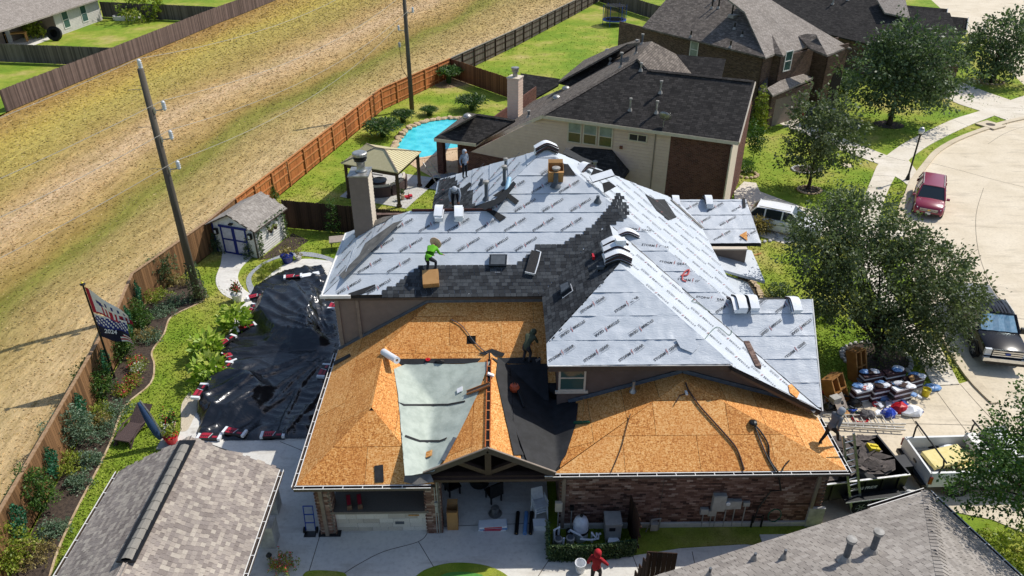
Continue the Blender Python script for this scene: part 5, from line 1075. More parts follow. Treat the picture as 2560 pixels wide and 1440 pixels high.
# ---------------------------------------------------------------- foliage helpers
def leafmesh(name,P,N,size,mt,rng,ar=1.7,droop=.3,tint=None):
    n = len(P); a = rng.normal(0,1,(n,3)); a /= np.linalg.norm(a,axis=1)[:,None]
    d = N * .8 + a * .8; d[:,2] -= droop * rng.uniform(0,1,n); d /= np.linalg.norm(d,axis=1)[:,None]
    s = np.cross(d,rng.normal(0,1,(n,3))); s /= np.linalg.norm(s,axis=1)[:,None] + 1e-9
    L = (size * rng.uniform(.6,1.35,n))[:,None]; W = L / ar / 2
    v = np.empty((n,4,3)); v[:,0] = P; v[:,1] = P + d * L * .5 + s * W; v[:,2] = P + d * L; v[:,3] = P + d * L * .5 - s * W
    t = rng.uniform(0,1,n) if tint is None else np.clip(tint + rng.uniform(-.25,.25,n),0,1)
    return nmesh(name,v.reshape(-1,3),np.arange(n * 4).reshape(-1,4),mt,tint=t)
def crown_pts(blobs,rng,twig=14,tr=.35,shell=.55):
    Ps,Ns,Ts = [],[],[]
    for c,r_,n in blobs:
        k = max(1,n // twig); d = rng.normal(0,1,(k,3)); d /= np.linalg.norm(d,axis=1)[:,None]
        rr_ = (shell + (1 - shell) * rng.uniform(0,1,k) ** .6)[:,None]; bump = 1 + .28 * np.sin(d[:,0:1] * 5 + c[0]) * np.cos(d[:,1:2] * 4 + c[1]) + .15 * rng.normal(0,1,(k,1))
        tc = np.array(c) + d * rr_ * np.array(r_) * bump; tt = rng.uniform(.15,.85,k)
        for j in range(twig):
            t = rng.uniform(0,1,(k,1)); off = d * t * tr + rng.normal(0,1,(k,3)) * tr * .35
            Ps.append(tc + off); Ns.append(d + rng.normal(0,.3,(k,3))); Ts.append(tt)
    return np.concatenate(Ps),np.concatenate(Ns),np.concatenate(Ts)
def tree(name,label,base,blobs,size,mt,seed,tr_=.14,group=None,cat='tree',twig=14,twr=.4,limbs=True,lean=(0,0)):
    rng_ = np.random.default_rng(seed); base = V(base); root = thing(name,label,cat,base,0,group); r_ = random.Random(seed)
    top = V(blobs[0][0]); fork = base + V((lean[0],lean[1],(min(b[0][2] - b[1][2] for b in blobs) - base.z) * .9 + .1))
    mb = MB().tube([base - V((0,0,.1)),base * .6 + fork * .4 + V((.04,.03,0)),fork,(fork + top) / 2,top],[tr_ * 1.35,tr_,tr_ * .85,tr_ * .5,tr_ * .2],9)
    for c,rd,n in blobs:
        c = V(c)
        for k in range(2):
            e = c + V((r_.uniform(-.7,.7) * rd[0],r_.uniform(-.7,.7) * rd[1],r_.uniform(-.3,.6) * rd[2])); mid = fork.lerp(e,.5) + V((0,0,.15)); mb.tube([fork.lerp(top,r_.uniform(0,.5)),mid,e],[tr_ * .38,tr_ * .2,tr_ * .06],6)
    mb.build('trunk',MT['bark'],root,smooth=True)
    P,N,T = crown_pts(blobs,rng_,twig,twr); me = leafmesh('crown',P,N,size,mt,rng_,tint=T); link('crown',me,root); return root
def sphere_blobs(c,r_,k,n,seed,sz=.55):
    rr_ = random.Random(seed); out = []
    for i in range(k):
        d = V((rr_.gauss(0,1),rr_.gauss(0,1),rr_.gauss(0,.8))).normalized() * rr_.uniform(.45,.8)
        s = sz * rr_.uniform(.6,1.1); out.append(((c[0] + d.x * r_[0],c[1] + d.y * r_[1],c[2] + d.z * r_[2]),(r_[0] * s,r_[1] * s,r_[2] * s),n))
    return out
# big live oak on our front lawn: limbs reach toward the house and the street
tb = at(2190,897); Yb = tb.y
def blob(u,v,Y,r_,n): p = aty(u,v,Y); return ((p.x,p.y,p.z),r_,n)
BL = [blob(2200,690,Yb + .8,(2.0,2.0,1.3),2600),blob(2080,610,Yb + 1.4,(1.7,1.6,1.1),2200),blob(2055,570,Yb + 2.4,(1.2,1.1,.8),1200),blob(2150,545,Yb + 2.6,(1.5,1.4,.9),1700),blob(2300,660,Yb + .6,(1.5,1.4,1.),2000),blob(2370,770,Yb - .1,(1.3,1.2,.9),1700),blob(2300,820,Yb - .2,(1.3,1.2,.8),1500),blob(2120,740,Yb + .3,(1.4,1.2,.9),1500),blob(2220,830,Yb - .2,(1.,.9,.5),900),blob(2420,725,Yb + .3,(.8,.7,.5),600),blob(2360,660,Yb + .8,(.9,.8,.5),600),blob(2060,690,Yb + 1.2,(1.,.8,.7),700),blob(2240,600,Yb + 1.6,(1.2,1.1,.8),1200),blob(2115,515,Yb + 3.2,(.7,.7,.45),450),blob(2330,880,Yb - .5,(.8,.7,.4),500)]
tree('live_oak','broad spreading live oak in a stone ringed bed beside the dark pickup',tb,[(a,b,int(n * 1.9)) for a,b,n in BL],.145,MT['leafO'],11,.15,'street side oaks',twig=16,twr=.42)
t2_ = at(2020,472); BL = [blob(2055,330,t2_.y + .3,(1.9,1.7,1.5),2300),blob(2010,380,t2_.y,(1.5,1.2,1.0),1300),blob(2100,370,t2_.y + .2,(1.5,1.3,1.1),1300),blob(2040,270,t2_.y + .7,(1.5,1.3,1.1),1200),blob(2090,300,t2_.y + .6,(1.4,1.3,1.1),1000),blob(2035,405,t2_.y - .1,(1.,.8,.6),600)]
tree('young_oak','slender young oak with thin airy crown on the neighbour lawn',t2_,BL,.2,MT['leafO'],12,.11,'street side oaks',twig=14,twr=.4)
t3_ = at(2222,312); BL = [blob(2270,150,t3_.y + .6,(3.2,2.9,2.4),3800),blob(2200,190,t3_.y,(2.6,2.4,2.2),2400),blob(2330,180,t3_.y + .3,(2.6,2.4,2.2),2400),blob(2250,225,t3_.y - .4,(2.6,2.,1.4),2000),blob(2295,125,t3_.y + 1.,(2.3,2.1,1.7),2000),blob(2235,125,t3_.y + .8,(1.9,1.8,1.5),1400),blob(2350,240,t3_.y,(1.5,1.3,1.),800)]
tree('dense_oak','large dense oak with round dark crown before the long roofed house',t3_,BL,.27,MT['leafD'],13,.2,'street side oaks',twig=14,twr=.6)
t4_ = at(2478,206); BL = [blob(2505,115,t4_.y + .2,(2.7,2.5,2.3),2600),blob(2468,140,t4_.y,(1.6,1.5,1.4),1000),blob(2548,135,t4_.y,(2.2,2.,1.9),1500),blob(2522,80,t4_.y + .6,(2.1,2.,1.7),1300)]
tree('corner_oak','oak by the driveway at the upper street corner',t4_,BL,.3,MT['leafD'],14,.2,'street side oaks',twig=14,twr=.65)
t5_ = V((17.2,15.8,0)); BL = [blob(2468,1165,16.8,(.65,.65,.45),900),blob(2432,1225,16.2,(.5,.5,.4),600),blob(2520,1110,17.3,(.8,.8,.6),1100),blob(2550,1075,17.8,(.7,.7,.5),700),blob(2520,1210,16.4,(.8,.8,.6),1200),((16.6,15.6,5.2),(1.5,1.4,1.3),2600),((15.6,15.9,4.6),(1.1,1.,.9),1500),((16.9,16.9,5.4),(1.1,1.1,.9),1400),((15.9,15.0,5.5),(1.,1.,.9),1300),((17.3,15.2,4.4),(1.2,1.2,1.),1300),((15.3,15.2,4.0),(.7,.7,.5),600),((16.9,17.9,5.3),(.8,.8,.6),600),((16.4,14.4,4.6),(1.,1.,.8),900)]
tree('near_oak','oak with fine leaves overhanging the white pickup',t5_,BL,.12,MT['leafS'],15,.16,'street side oaks',twig=16,twr=.4)
t6_ = at(353,48); p = aty(350,10,t6_.y); tree('small_tree','bright green small tree over the rowboat across the field',t6_,[((p.x,p.y,p.z),(2.6,2.6,2.2),1500),((p.x + 1,p.y,p.z - 1.6),(1.8,1.8,1.2),700)],.4,MT['leafG'],16,.15,twr=.6)
# stone rings round the trunks
def stone_ring(c,rx,ry,n,mt,label,seed,s=.22,grp='stone rings round the trees',a0=0,a1=2 * math.pi):
    c = V(c); o = thing('stone_ring',label,'stone ring',c,0,grp); r_ = random.Random(seed)
    for i in range(n):
        a = a0 + (a1 - a0) * i / n; MB().lathe(V((c.x + rx * math.cos(a),c.y + ry * math.sin(a),.02)),[(s * .75,0),(s * .8,s * .3),(s * .55,s * .55),(0,s * .6)],6,0,Matrix.Rotation(r_.uniform(0,3),4,'Z') @ Matrix.Diagonal((r_.uniform(.8,1.4),r_.uniform(.6,1),1,1))).build('edging_stone',mt,o)
    return o
def disc(name,c,rx,ry,z,mt): sheet(name,[V((c[0] + rx * math.cos(i * math.pi / 14),c[1] + ry * math.sin(i * math.pi / 14),0)) for i in range(28)],z,mt)
disc('tree_bed',tb,1.5,1.25,.02,MT['mulch']); stone_ring(tb,1.5,1.25,30,MT['stoneW'],'pale stone ring round the trunk of the broad live oak',1,.16)
c_ = at(2023,476); disc('tree_bed',c_,.75,.65,.02,MT['mulch']); stone_ring(c_,.75,.65,20,MT['stone'],'pink stone ring round the slender young oak',2,.15)
c_ = at(2014,425); disc('tree_bed',c_,.95,.7,.02,MT['mulch']); stone_ring(c_,.95,.7,20,MT['stoneW'],'grey stone ring just behind the slender young oak',3,.15)
disc('tree_bed',t3_,1.2,1,.02,MT['mulch']); stone_ring(t4_,1.1,.9,16,MT['stone'],'tan stone ring round the oak at the upper corner',4,.2)
# ---------------------------------------------------------------- shrubs and bedding plants
def shrub(name,label,c,r_,h,mt,n,size,seed,cat='shrub',group=None,stem=True,cone=False,petals=None,z0=0.):
    rng_ = np.random.default_rng(seed); c = V(c); root = thing(name,label,cat,(c.x,c.y,z0),0,group)
    bl = []
    if cone:
        for i in range(5): f = i / 4; bl.append(((c.x,c.y,z0 + h * (.12 + .78 * f)),(r_ * (1 - .75 * f),r_ * (1 - .75 * f),h * .16),int(n * (1.3 - f) / 4)))
    else:
        for i in range(5): a = rng_.uniform(0,6.28); q = rng_.uniform(.1,.5) * r_; bl.append(((c.x + q * math.cos(a),c.y + q * math.sin(a),z0 + h * rng_.uniform(.35,.7)),(r_ * .62,r_ * .62,h * .38),n // 5))
    P,N,T = crown_pts(bl,rng_,10,size * 1.6,.5); P[:,2] = np.maximum(P[:,2],z0 + .02)
    link('foliage',leafmesh('foliage',P,N,size,mt,rng_,tint=T),root,True)
    if petals:
        idx = rng_.choice(len(P),petals[1],replace=False); Q = P[idx] + np.array([0,0,.06]); link('flowers',leafmesh('flowers',Q,np.tile([0,0,1.],(len(Q),1)),size * .9,petals[0],rng_,1.1),root,True)
    if stem: MB().tube([(c.x,c.y,z0),(c.x + .03,c.y,z0 + h * .5)],[.03,.015],5).build('stem',MT['bark'],root)
    return root
G1 = 'evergreen shrubs along the fence'; G2 = 'low blue grey groundcovers in the bed'; G3 = 'flowering perennials in the bed'
for i,(u,v,r_,h,mt_,lb) in enumerate(((413,712,.55,1.5,'leafD','tall dark shrub by the fence left of the ivy clad pole'),(350,812,.5,1.15,'leafS','round green shrub just above the flag along the fence'),(318,885,.6,1.2,'leafS','green shrub below the lower flag beside the trellis'),(255,985,.62,1.35,'leafS','green shrub left of the red flower bed'),(190,1110,.65,1.5,'leafB','loose grey green shrub by the fence opposite the lounge chair'),(118,1265,.6,1.6,'leafS','tall bright shrub by the fence beside the pavilion roof'),(40,1400,.9,1.3,'leafG','yellow green shrub at the lower corner of the bed'))):
    shrub('evergreen_shrub',lb,at(u,v),r_ * 1.3,h * 1.1,MT[mt_],3600,.085,40 + i,group=G1)
for i,(u,v,r_,h,mt_,lb) in enumerate(((445,712,.5,.5,'leafT','tan twiggy bush right of the tall dark shrub'),(398,752,.5,.55,'leafG','yellowish bush in the bed above the small flag'),(440,765,.6,.3,'leafB','blue grey spreading juniper nearest the ivy clad pole'),(405,785,.55,.3,'leafB','blue grey juniper at the edge of the lawn'),(360,845,.5,.35,'leafT','straw coloured low plant between two green shrubs'),(370,850,.5,.3,'leafB','grey juniper right of the green shrub below the flag'),(285,1035,.55,.35,'leafB','pale blue catmint beside the lounge chair'),(255,1045,.45,.5,'leafG','yellow green bush below the flower bed'),(265,1085,.6,.35,'leafB','grey green mound at the lawn edge by the lounge chair'),(190,1165,.5,.5,'leafG','feathery yellow bush left of the pavilion gutter'),(225,1160,.4,.35,'leafB','small pale mound beside the feathery yellow bush'),(195,1215,.35,.3,'leafB','light green tuft in dark mulch left of the pavilion'),(130,1330,.4,.3,'leafB','pale tuft near the lower end of the bed'),(95,1390,.6,.35,'leafT','tan dry groundcover near the lower edge'),(250,1060,.4,.4,'leafT','rust tinted low plant beside the catmint'))):
    shrub('bedding_plant',lb,at(u,v),r_ * 1.35,h * 1.15,MT[mt_],1400,.07,60 + i,'plant',G2,stem=False)
for i,(u,v,r_,lb,pt) in enumerate(((345,915,.4,'red flowering perennial in the upper flower bed','petR'),(348,935,.3,'white flowering perennial under the red flowers','petW'),(330,965,.42,'pink and red flower clump near the middle of the bed','petR'),(310,985,.38,'red flower clump above the empty mulch by the lounge chair','petR'))):
    shrub('flower_clump',lb,at(u,v),r_,.45,MT['leafG'],700,.07,80 + i,'flowers',G3,False,petals=(MT[pt],130))
shrub('flower_clump','red and orange flower bush at the end of the pavilion',at(716,1420),.5,.5,MT['leafG'],1000,.06,90,'flowers',None,False,petals=(MT['petR'],220))
shrub('flower_clump','small yellow flower bush beside the white pebble strip',at(480,985),.32,.35,MT['leafY'],700,.06,91,'flowers',None,False)
for i,(u,v,lb) in enumerate(((592,820,'canna clump nearest the shed walk'),(522,892,'canna clump in the middle of the row by the black sheet'),(528,950,'canna clump nearest the pebble strip'))):
    c_ = at(u,v); rng_ = np.random.default_rng(100 + i); o = thing('canna_plant','broad leaved yellow green ' + lb,'plant',c_,0,'cannas beside the black sheet')
    n = 300; a = rng_.uniform(0,6.28,n); rr_ = .75 * np.sqrt(rng_.uniform(0,1,n)); P = np.stack([c_.x + rr_ * np.cos(a) * .8,c_.y + rr_ * np.sin(a) * .8,rng_.uniform(.15,1.15,n) * (1.15 - rr_ * .5)],1)
    N = np.stack([np.cos(a) * .9,np.sin(a) * .9,np.full(n,.75)],1); link('leaves',leafmesh('leaves',P,N,.36,MT['leafY'],rng_,2.3,.2,tint=np.clip(P[:,2] * .75,0,1)),o)
    for k in range(7): b = rng_.uniform(-.4,.4,2); MB().tube([(c_.x + b[0] * .6,c_.y + b[1] * .6,0),(c_.x + b[0],c_.y + b[1],.9)],[.02,.012],5).build('stalk',MT['leafS'],o)
for i,(u,v,r_,lb) in enumerate(((660,694,.33,'clipped ball shrub on the near side of the gravel edge'),(664,676,.3,'clipped ball shrub furthest up the gravel edge'),(690,674,.32,'clipped ball shrub beside the blue pot with black pot'))):
    shrub('boxwood_ball',lb,at(u,v),r_,.5,MT['leafG'],1300,.045,110 + i,'shrub','clipped ball shrubs',False)
for i,(u,v,h,r_,mt_,lb) in enumerate(((545,628,1.2,.42,'leafD','dark cone shrub left of the blue trimmed shed doors'),(628,640,1.3,.42,'leafD','dark cone shrub right of the blue trimmed shed doors'),(838,585,2.3,.5,'leafS','tall narrow conifer before the dark fence by the small table'),(482,640,1.2,.45,'leafD','dark ivy shrub on the fence left of the shed'),(681,500,1.2,.45,'leafS','leafy column shrub behind the shed roof'))):
    shrub('cone_shrub',lb,at(u,v),r_,h,MT[mt_],1900,.075,120 + i,cone=True,group='cone shrubs round the shed')
shrub('rose_bush','light leaved bush against the neighbour wall',at(1648,470),1.2,2.2,MT['leafS'],3200,.13,130); shrub('wall_shrub','tall vine shrub on the corner of the neighbour house',at(1893,330),.6,3.4,MT['leafG'],2600,.14,131,cone=True); shrub('wall_shrub','low vine shrub by the front walk of the neighbour house',at(1882,400),.6,2.6,MT['leafS'],1800,.13,132)
shrub('ornamental_grass','grey plumed ornamental grass in a stone bed behind the white car',at(1893,578),.8,.95,MT['leafT'],2200,.13,133,'grass clump'); c_ = at(1893,588); stone_ring(c_,1.2,.9,22,MT['stoneW'],'pale stone edging round the grey plumed grass',5,.17)
shrub('foundation_shrub','small dark shrub by the porch corner of our house',at(1862,690),.5,.8,MT['leafD'],1000,.09,134); shrub('foundation_shrub','round dark shrub shading the stone edge near the front gable',at(1940,745),.7,.8,MT['leafD'],1500,.09,135); shrub('foundation_shrub','dark shrub behind the front gable ridge',at(2050,790),.9,1.,MT['leafD'],1800,.1,136)
for i,(u,v,r_,lb) in enumerate(((2095,205,1.1,'clipped round hedge at the brick house entry'),(2080,225,1.2,'clipped wide hedge before the brick house entry'),(2115,235,1.,'clipped low hedge nearest the oak shade'),(2400,160,1.6,'dark hedge below the front gables of the corner house'),(2440,120,1.6,'tall yellow green shrub by the corner house'))): shrub('clipped_hedge',lb,at(u,v),r_,1.2,MT['leafD' if i < 4 else 'leafG'],1400,.16,140 + i,'hedge','hedges before the brick houses',False)
shrub('flower_bed_shrub','small green shrub in the stone planter by the neighbour front door',at(1865,432),.55,.8,MT['leafS'],1000,.1,146); c_ = at(1866,438); stone_ring(c_,.75,.6,14,MT['stone'],'tan stone planter ring by the neighbour front door',6,.2)
shrub('ground_hedge','bright green low hedge between driveway and the grey hip roof',at(2500,1400),1.6,.5,MT['leafG'],3000,.09,147,'hedge',None,False)
# stone edging curve before the porch
eg = thing('stone_edging','curved pink stone edging along the front bed','edging',at(1890,720))
for u,v in curve([V((1860,690,0)),V((1885,710,0)),V((1900,735,0)),V((1905,765,0))],5) and [(p.x,p.y) for p in curve([V((1860,690,0)),V((1885,710,0)),V((1900,735,0)),V((1905,765,0))],5)]:
    c_ = at(u,v); MB().box((c_.x,c_.y,.05),(.28,.18,.12),R.uniform(0,3)).build('edging_stone',MT['stone'],eg)
sheet('mulch_bed',PX([(1845,690),(1860,688),(1885,710),(1903,740),(1905,770),(1850,765)]),.015,MT['mulch'])
# sago palms and the banana by the pool
def sago(u,v,r_,h,lb,seed,mt_='leafP'):
    c_ = at(u,v); rng_ = np.random.default_rng(seed); o = thing('sago_palm',lb,'palm',c_,0,'sago palms round the pool'); P,N = [],[]; mb = MB()
    for k in range(46):
        a = k * 2.4; el = rad(80 - 70 * (k / 46)); L = r_ * (.75 + .25 * (k / 46)); pts = []
        for j in range(9):
            t = j / 8; x = L * t * math.cos(el * (1 - .35 * t)); z = h * .35 + L * t * math.sin(el) * (1 - .55 * t); pts.append(V((c_.x + x * math.cos(a),c_.y + x * math.sin(a),max(.05,z))))
        mb.tube(pts,.012,3,cap=False); sd_ = V((-math.sin(a),math.cos(a),0))
        for j in range(1,27):
            t = j / 27 * 8; i = int(t); p = pts[i].lerp(pts[min(8,i + 1)],t - i)
            for s in (-1,1): P.append(p[:]); N.append((sd_ * s * 1.4 + V((math.cos(a),math.sin(a),.15)) * .6)[:])
    mb.lathe(c_,[(.22,0),(.25,h * .2),(.15,h * .42)],8); mb.build('stem',MT['leafP'],o); link('fronds',leafmesh('fronds',np.array(P),np.array(N),r_ * .22,MT[mt_],rng_,5.,.1),o)
sago(958,342,1.75,1.7,'large sago palm at the near end of the pool edge',1); sago(1008,305,1.15,1.4,'dark sago palm in the middle of the pool edge',2); sago(1180,275,1.6,1.6,'sago palm at the far end of the pool',3); sago(1074,288,.9,1.,'small sago palm below the second utility pole',4,'leafS'); sago(1122,208,1.5,2.6,'tall bright sago palm in the corner of the pool yard',5,'leafS')
sheet('bare_earth',curve(PX([(1085,205),(1110,190),(1150,195),(1180,205),(1140,218),(1100,220),(1085,212)]),3),.012,MT['dirt'])
# ivy lattice panels on our fence
for i,(u,v,h,wd,lb) in enumerate(((345,735,1.5,.75,'uppermost on the fence'),(305,800,1.5,.75,'just below the flags'),(255,905,1.4,.8,'left of the flagpole foot'),(200,1020,1.5,.8,'level with the lounge chair'),(118,1155,1.5,.8,'left of the pavilion eave'),(35,1305,1.6,.9,'nearest the lower corner'))):
    yv = at(u,v,.95); x = xat(FLINE,yv.y) + .12; o = thing('ivy_lattice','leaf shaped green ivy lattice panel ' + lb,'trellis',(x,yv.y,0),0,'green lattice panels on the fence'); rng_ = np.random.default_rng(i); n = 900
    y_ = rng_.uniform(-1,1,n); z_ = rng_.uniform(-1,1,n); k = (np.abs(y_) < 1 - np.abs(z_) * .85); y_,z_ = y_[k],z_[k]; dxy = xat(FLINE,yv.y + .5) - xat(FLINE,yv.y - .5)
    P = np.stack([x + y_ * wd * .62 * dxy,yv.y + y_ * wd * .62,.95 + z_ * h / 2],1); link('ivy',leafmesh('ivy',P,np.tile([1.,0,.3],(len(P),1)),.085,MT['leafI'],rng_,1.3),o)
    for k in range(-3,4): MB().beam((x - .03,yv.y + k * .16 * wd,.95 - (h / 2) * (1 - abs(k) / 4)),(x - .03,yv.y + k * .16 * wd,.95 + (h / 2) * (1 - abs(k) / 4)),.015,.02).build('lattice_slat',MT['green'],o)
# ---------------------------------------------------------------- utility poles and wires
def upole(u,v,vt,lb,ins,guy):
    b = at(u,v); h = 0.
    lo,hi = 3.,19.
    for _ in range(50):
        m = (lo + hi) / 2; d = V((b.x,b.y,m)) - CV; dx = d.x * _ca - d.y * _sa; dy = d.x * _sa + d.y * _ca; pv_ = 720 - CF * (dy * _s + d.z * _c) / (dy * _c - d.z * _s)
        if pv_ > vt: lo = m
        else: hi = m
    h = lo; o = thing('utility_pole',lb,'utility pole',b,0,'wooden utility poles'); MB().tube([(b.x,b.y,-.3),(b.x,b.y,h * .5),(b.x,b.y,h)],[.2,.17,.135],12).build('pole',MT['pole'],o,smooth=True); tips = []
    for z,sx in ins:
        zz = h - z
        if sx == 0: c_ = V((b.x - .02,b.y + .1,zz)); 
        else:
            c_ = V((b.x + sx * .62,b.y,zz)); MB().tube([(b.x,b.y,zz - .12),(b.x + sx * .62,b.y,zz - .05)],.03,6).build('bracket',MT['galv'],o); MB().box((b.x + sx * .16,b.y,zz - .1),(.06,.12,.25)).build('bracket_plate',MT['galv'],o)
        MB().lathe(c_,[(.05,-.1),(.1,0),(.06,.04),(.11,.08),(.06,.13),(.11,.17),(.06,.22),(.1,.26),(.04,.34)],12).build('insulator',MT['pvc'],o,smooth=True); tips.append(c_ + V((0,0,.36)))
    for z in guy: MB().tube([(b.x - .1,b.y,h - z),(b.x - .75,b.y,h - z - .02)],.012,5).build('pin_rod',MT['galv'],o)
    return o,tips,b,h
p1_,tips1,b1_,h1_ = upole(497,748,172,'near utility pole with four white insulators and ivy at its foot',((-.05,0),(1.75,1),(3.1,1),(4.55,1)),(.9,2.6,4.6))
p2_,tips2,b2_,h2_ = upole(1030,275,-95,'second utility pole standing behind the swimming pool',((0,0),(2.2,1),(3.7,1),(5.1,-1)),())
MB().lathe(V((b2_.x - .65,b2_.y,h2_ - 6.5)),[(.1,0),(.12,.3),(.06,.4)],8).build('arrester',MT['plast'],p2_); MB().tube([(b2_.x - .65,b2_.y,h2_ - 6.5),(b2_.x - .6,b2_.y,h2_ - 8.2),(b2_.x - .1,b2_.y,h2_ - 9.2)],.025,6).build('riser_cable',MT['black'],p2_); MB().tube([(b2_.x - .1,b2_.y - .1,h2_ - 9.2),(b2_.x - .1,b2_.y - .12,.1)],.03,6).build('conduit',MT['iron'],p2_)
rng_ = np.random.default_rng(5); n = 900; a = rng_.uniform(0,6.28,n); z_ = 2.1 * rng_.uniform(0,1,n) ** 1.6; rr_ = .22 + .25 * (1 - z_ / 2.2) * rng_.uniform(.3,1,n); P = np.stack([b1_.x + np.cos(a) * rr_,b1_.y + np.sin(a) * rr_,z_],1); link('climbing_ivy',leafmesh('climbing_ivy',P,np.stack([np.cos(a),np.sin(a),np.full(n,.3)],1),.1,MT['leafD'],rng_),p1_)
wirem = mat('wire',lin('b8b2a6'),rough=.5)
dirn = (b1_ - b2_); dirn.z = 0; dirn.normalize()
for i,(ta,tb_) in enumerate(zip(tips1,tips2)):
    for j,(a,b) in enumerate(((ta,tb_),(ta,ta + V((dirn.x * 42 - 6,dirn.y * 30,-.6))))):
        pts = [a.lerp(b,t / 14) - V((0,0,1.1 * (1 - (2 * t / 14 - 1) ** 2))) for t in range(15)]
        wd_ = ['top','second','third','lowest'][i]
        tag(MB().tube(pts,.012,4).build('power_line',wirem),f'{wd_} power line wire ' + ('between the two utility poles' if j == 0 else 'running from the near pole over the field'),'wire','power lines over the field')

# ---------------------------------------------------------------- yard furniture and small structures
def htop(b,vt,lo=.2,hi=19.):
    for _ in range(50):
        m = (lo + hi) / 2; d = V((b.x,b.y,m)) - CV; dy = d.x * _sa + d.y * _ca
        if 720 - CF * (dy * _s + d.z * _c) / (dy * _c - d.z * _s) > vt: lo = m
        else: hi = m
    return lo
# shed
sf,sr,sb2 = at(545,628),at(648,646),at(716,592); ds = (sr - sf).normalized(); dn = V((-ds.y,ds.x,0)); Ws = (sr - sf).length; Ds = max(2.6,(sb2 - sr).dot(dn)); hs = 1.85; pk_ = 2.55
shed = thing('garden_shed','white garden shed with blue trimmed double doors and grey shingle roof','shed',sf)
def SP(a,b,z): return sf + ds * a + dn * b + V((0,0,z))
MB().slab([SP(0,0,0),SP(Ws,0,0),SP(Ws,0,hs),SP(Ws / 2,0,pk_),SP(0,0,hs)],dn * Ds).build('wall',MT['white'],shed)
for k in range(12): MB().beam(SP(Ws + .012,.0,.12 + k * .15),SP(Ws + .012,Ds,.12 + k * .15),.02,.012).build('siding_groove',mat('siding_line',lin('c9c6bf')) if k == 0 else bpy.data.materials['siding_line'],shed)
sroof = None
for sg,x0,x1 in ((1,-.22,Ws / 2),(-1,Ws + .22,Ws / 2)):
    zl = hs - .22 * (pk_ - hs) / (Ws / 2) + .05; p = [SP(x0,-.25,zl),SP(x1,-.25,pk_ + .05),SP(x1,Ds + .25,pk_ + .05),SP(x0,Ds + .25,zl)]; p = p if (p[1] - p[0]).cross(p[2] - p[0]).z > 0 else p[::-1]
    o = MB().slab(p,(0,0,-.07)).build('roof' if sroof is None else 'roof_slope',MT['trimB'],sroof or shed); sroof = sroof or o
    rp = RP(p); shingle(rp,rp.p2,sroof,'S',MT['tabC'],.2,.14,150,.004,41 + sg)
ridgecaps(SP(Ws / 2,-.25,pk_ + .04),SP(Ws / 2,Ds + .25,pk_ + .04),sroof,MT['tabC'],.13,.2)
dr = MB(); dw,dh = 1.62,1.62; cx_ = Ws * .5
def tb(a,b,z,w_,h_,name,m_,par,dpt=.04):
    Mx = Matrix((ds,dn,V((0,0,1)))).transposed().to_4x4(); Mx.translation = SP(a,b,z); return MB().obox(Mx,w_,dpt,h_).build(name,m_,par)
for sg in (-1,1):
    d_ = tb(cx_ + sg * dw / 4,-.02,.1 + dh / 2,dw / 2 - .01,dh,'door',mat('door_white',lin('d6d3d8'),rough=.5) if sg < 0 else bpy.data.materials['door_white'],shed)
    for z in (.06,.1 + dh / 2,.1 + dh - .04): tb(cx_ + sg * dw / 4,-.05,z + .03,dw / 2,.09,'trim_board',MT['blueT'],d_,.03)
    for e in (0,1): tb(cx_ + sg * (.05 if e == 0 else dw / 2 - .02),-.052,.1 + dh / 2,.09,dh,'trim_board',MT['blueT'],d_,.03)
tb(cx_,-.055,.12 + dh,dw + .2,.12,'door_header',MT['blueT'],shed)
tb(.03,-.02,hs / 2,.08,hs,'corner_trim',MT['blueT'],shed); tb(Ws - .03,-.02,hs / 2,.08,hs,'corner_trim',MT['trimB'],shed)
for a in (.28,Ws - .25):
    l_ = tb(a,-.12,1.38,.2,.34,'wall_lantern',MT['black'],shed,.16); tb(a,-.21,1.38,.12,.2,'lantern_glass',MT['lampglass'],l_,.01)
tb(cx_,-.12,1.98,.2,.08,'gable_light',MT['black'],shed,.18)
rng_ = np.random.default_rng(8); n = 1500; bb = rng_.uniform(0,1,n); zz_ = rng_.uniform(0,1,n); kk = (bb < .14) | (bb > .86) | (zz_ > .86 - .1 * np.sin(bb * 20)); bb,zz_ = bb[kk],zz_[kk]
P = np.array([SP(Ws + .06 + .07 * R.random(),b * Ds,.05 + z * hs)[:] for b,z in zip(bb,zz_)]); link('climbing_ivy',leafmesh('climbing_ivy',P,np.tile(np.array(ds[:]) + [0,0,.2],(len(P),1)),.14,MT['leafD'],rng_),shed)
for b in (.45,.62):
    p = SP(Ws + .14,Ds * b,1.05); MB().lathe(p,[(.08,0),(.13,.16),(.12,.17)],10).build('hanging_pot',MT['brownp'],shed); link('pot_plant',leafmesh('pot_plant',np.array([(p.x + R.uniform(-.14,.14),p.y + R.uniform(-.14,.14),p.z + .18 + R.uniform(0,.1)) for _ in range(60)]),np.tile([0,0,1.],(60,1)),.09,MT['leafG'],rng_),shed)
sheet('shed_bed',[SP(Ws + .1,-.2,0),SP(Ws + 1.3,.8,0),SP(Ws + 1.5,Ds,0),SP(Ws + .1,Ds + .5,0)],.013,MT['mulch'])
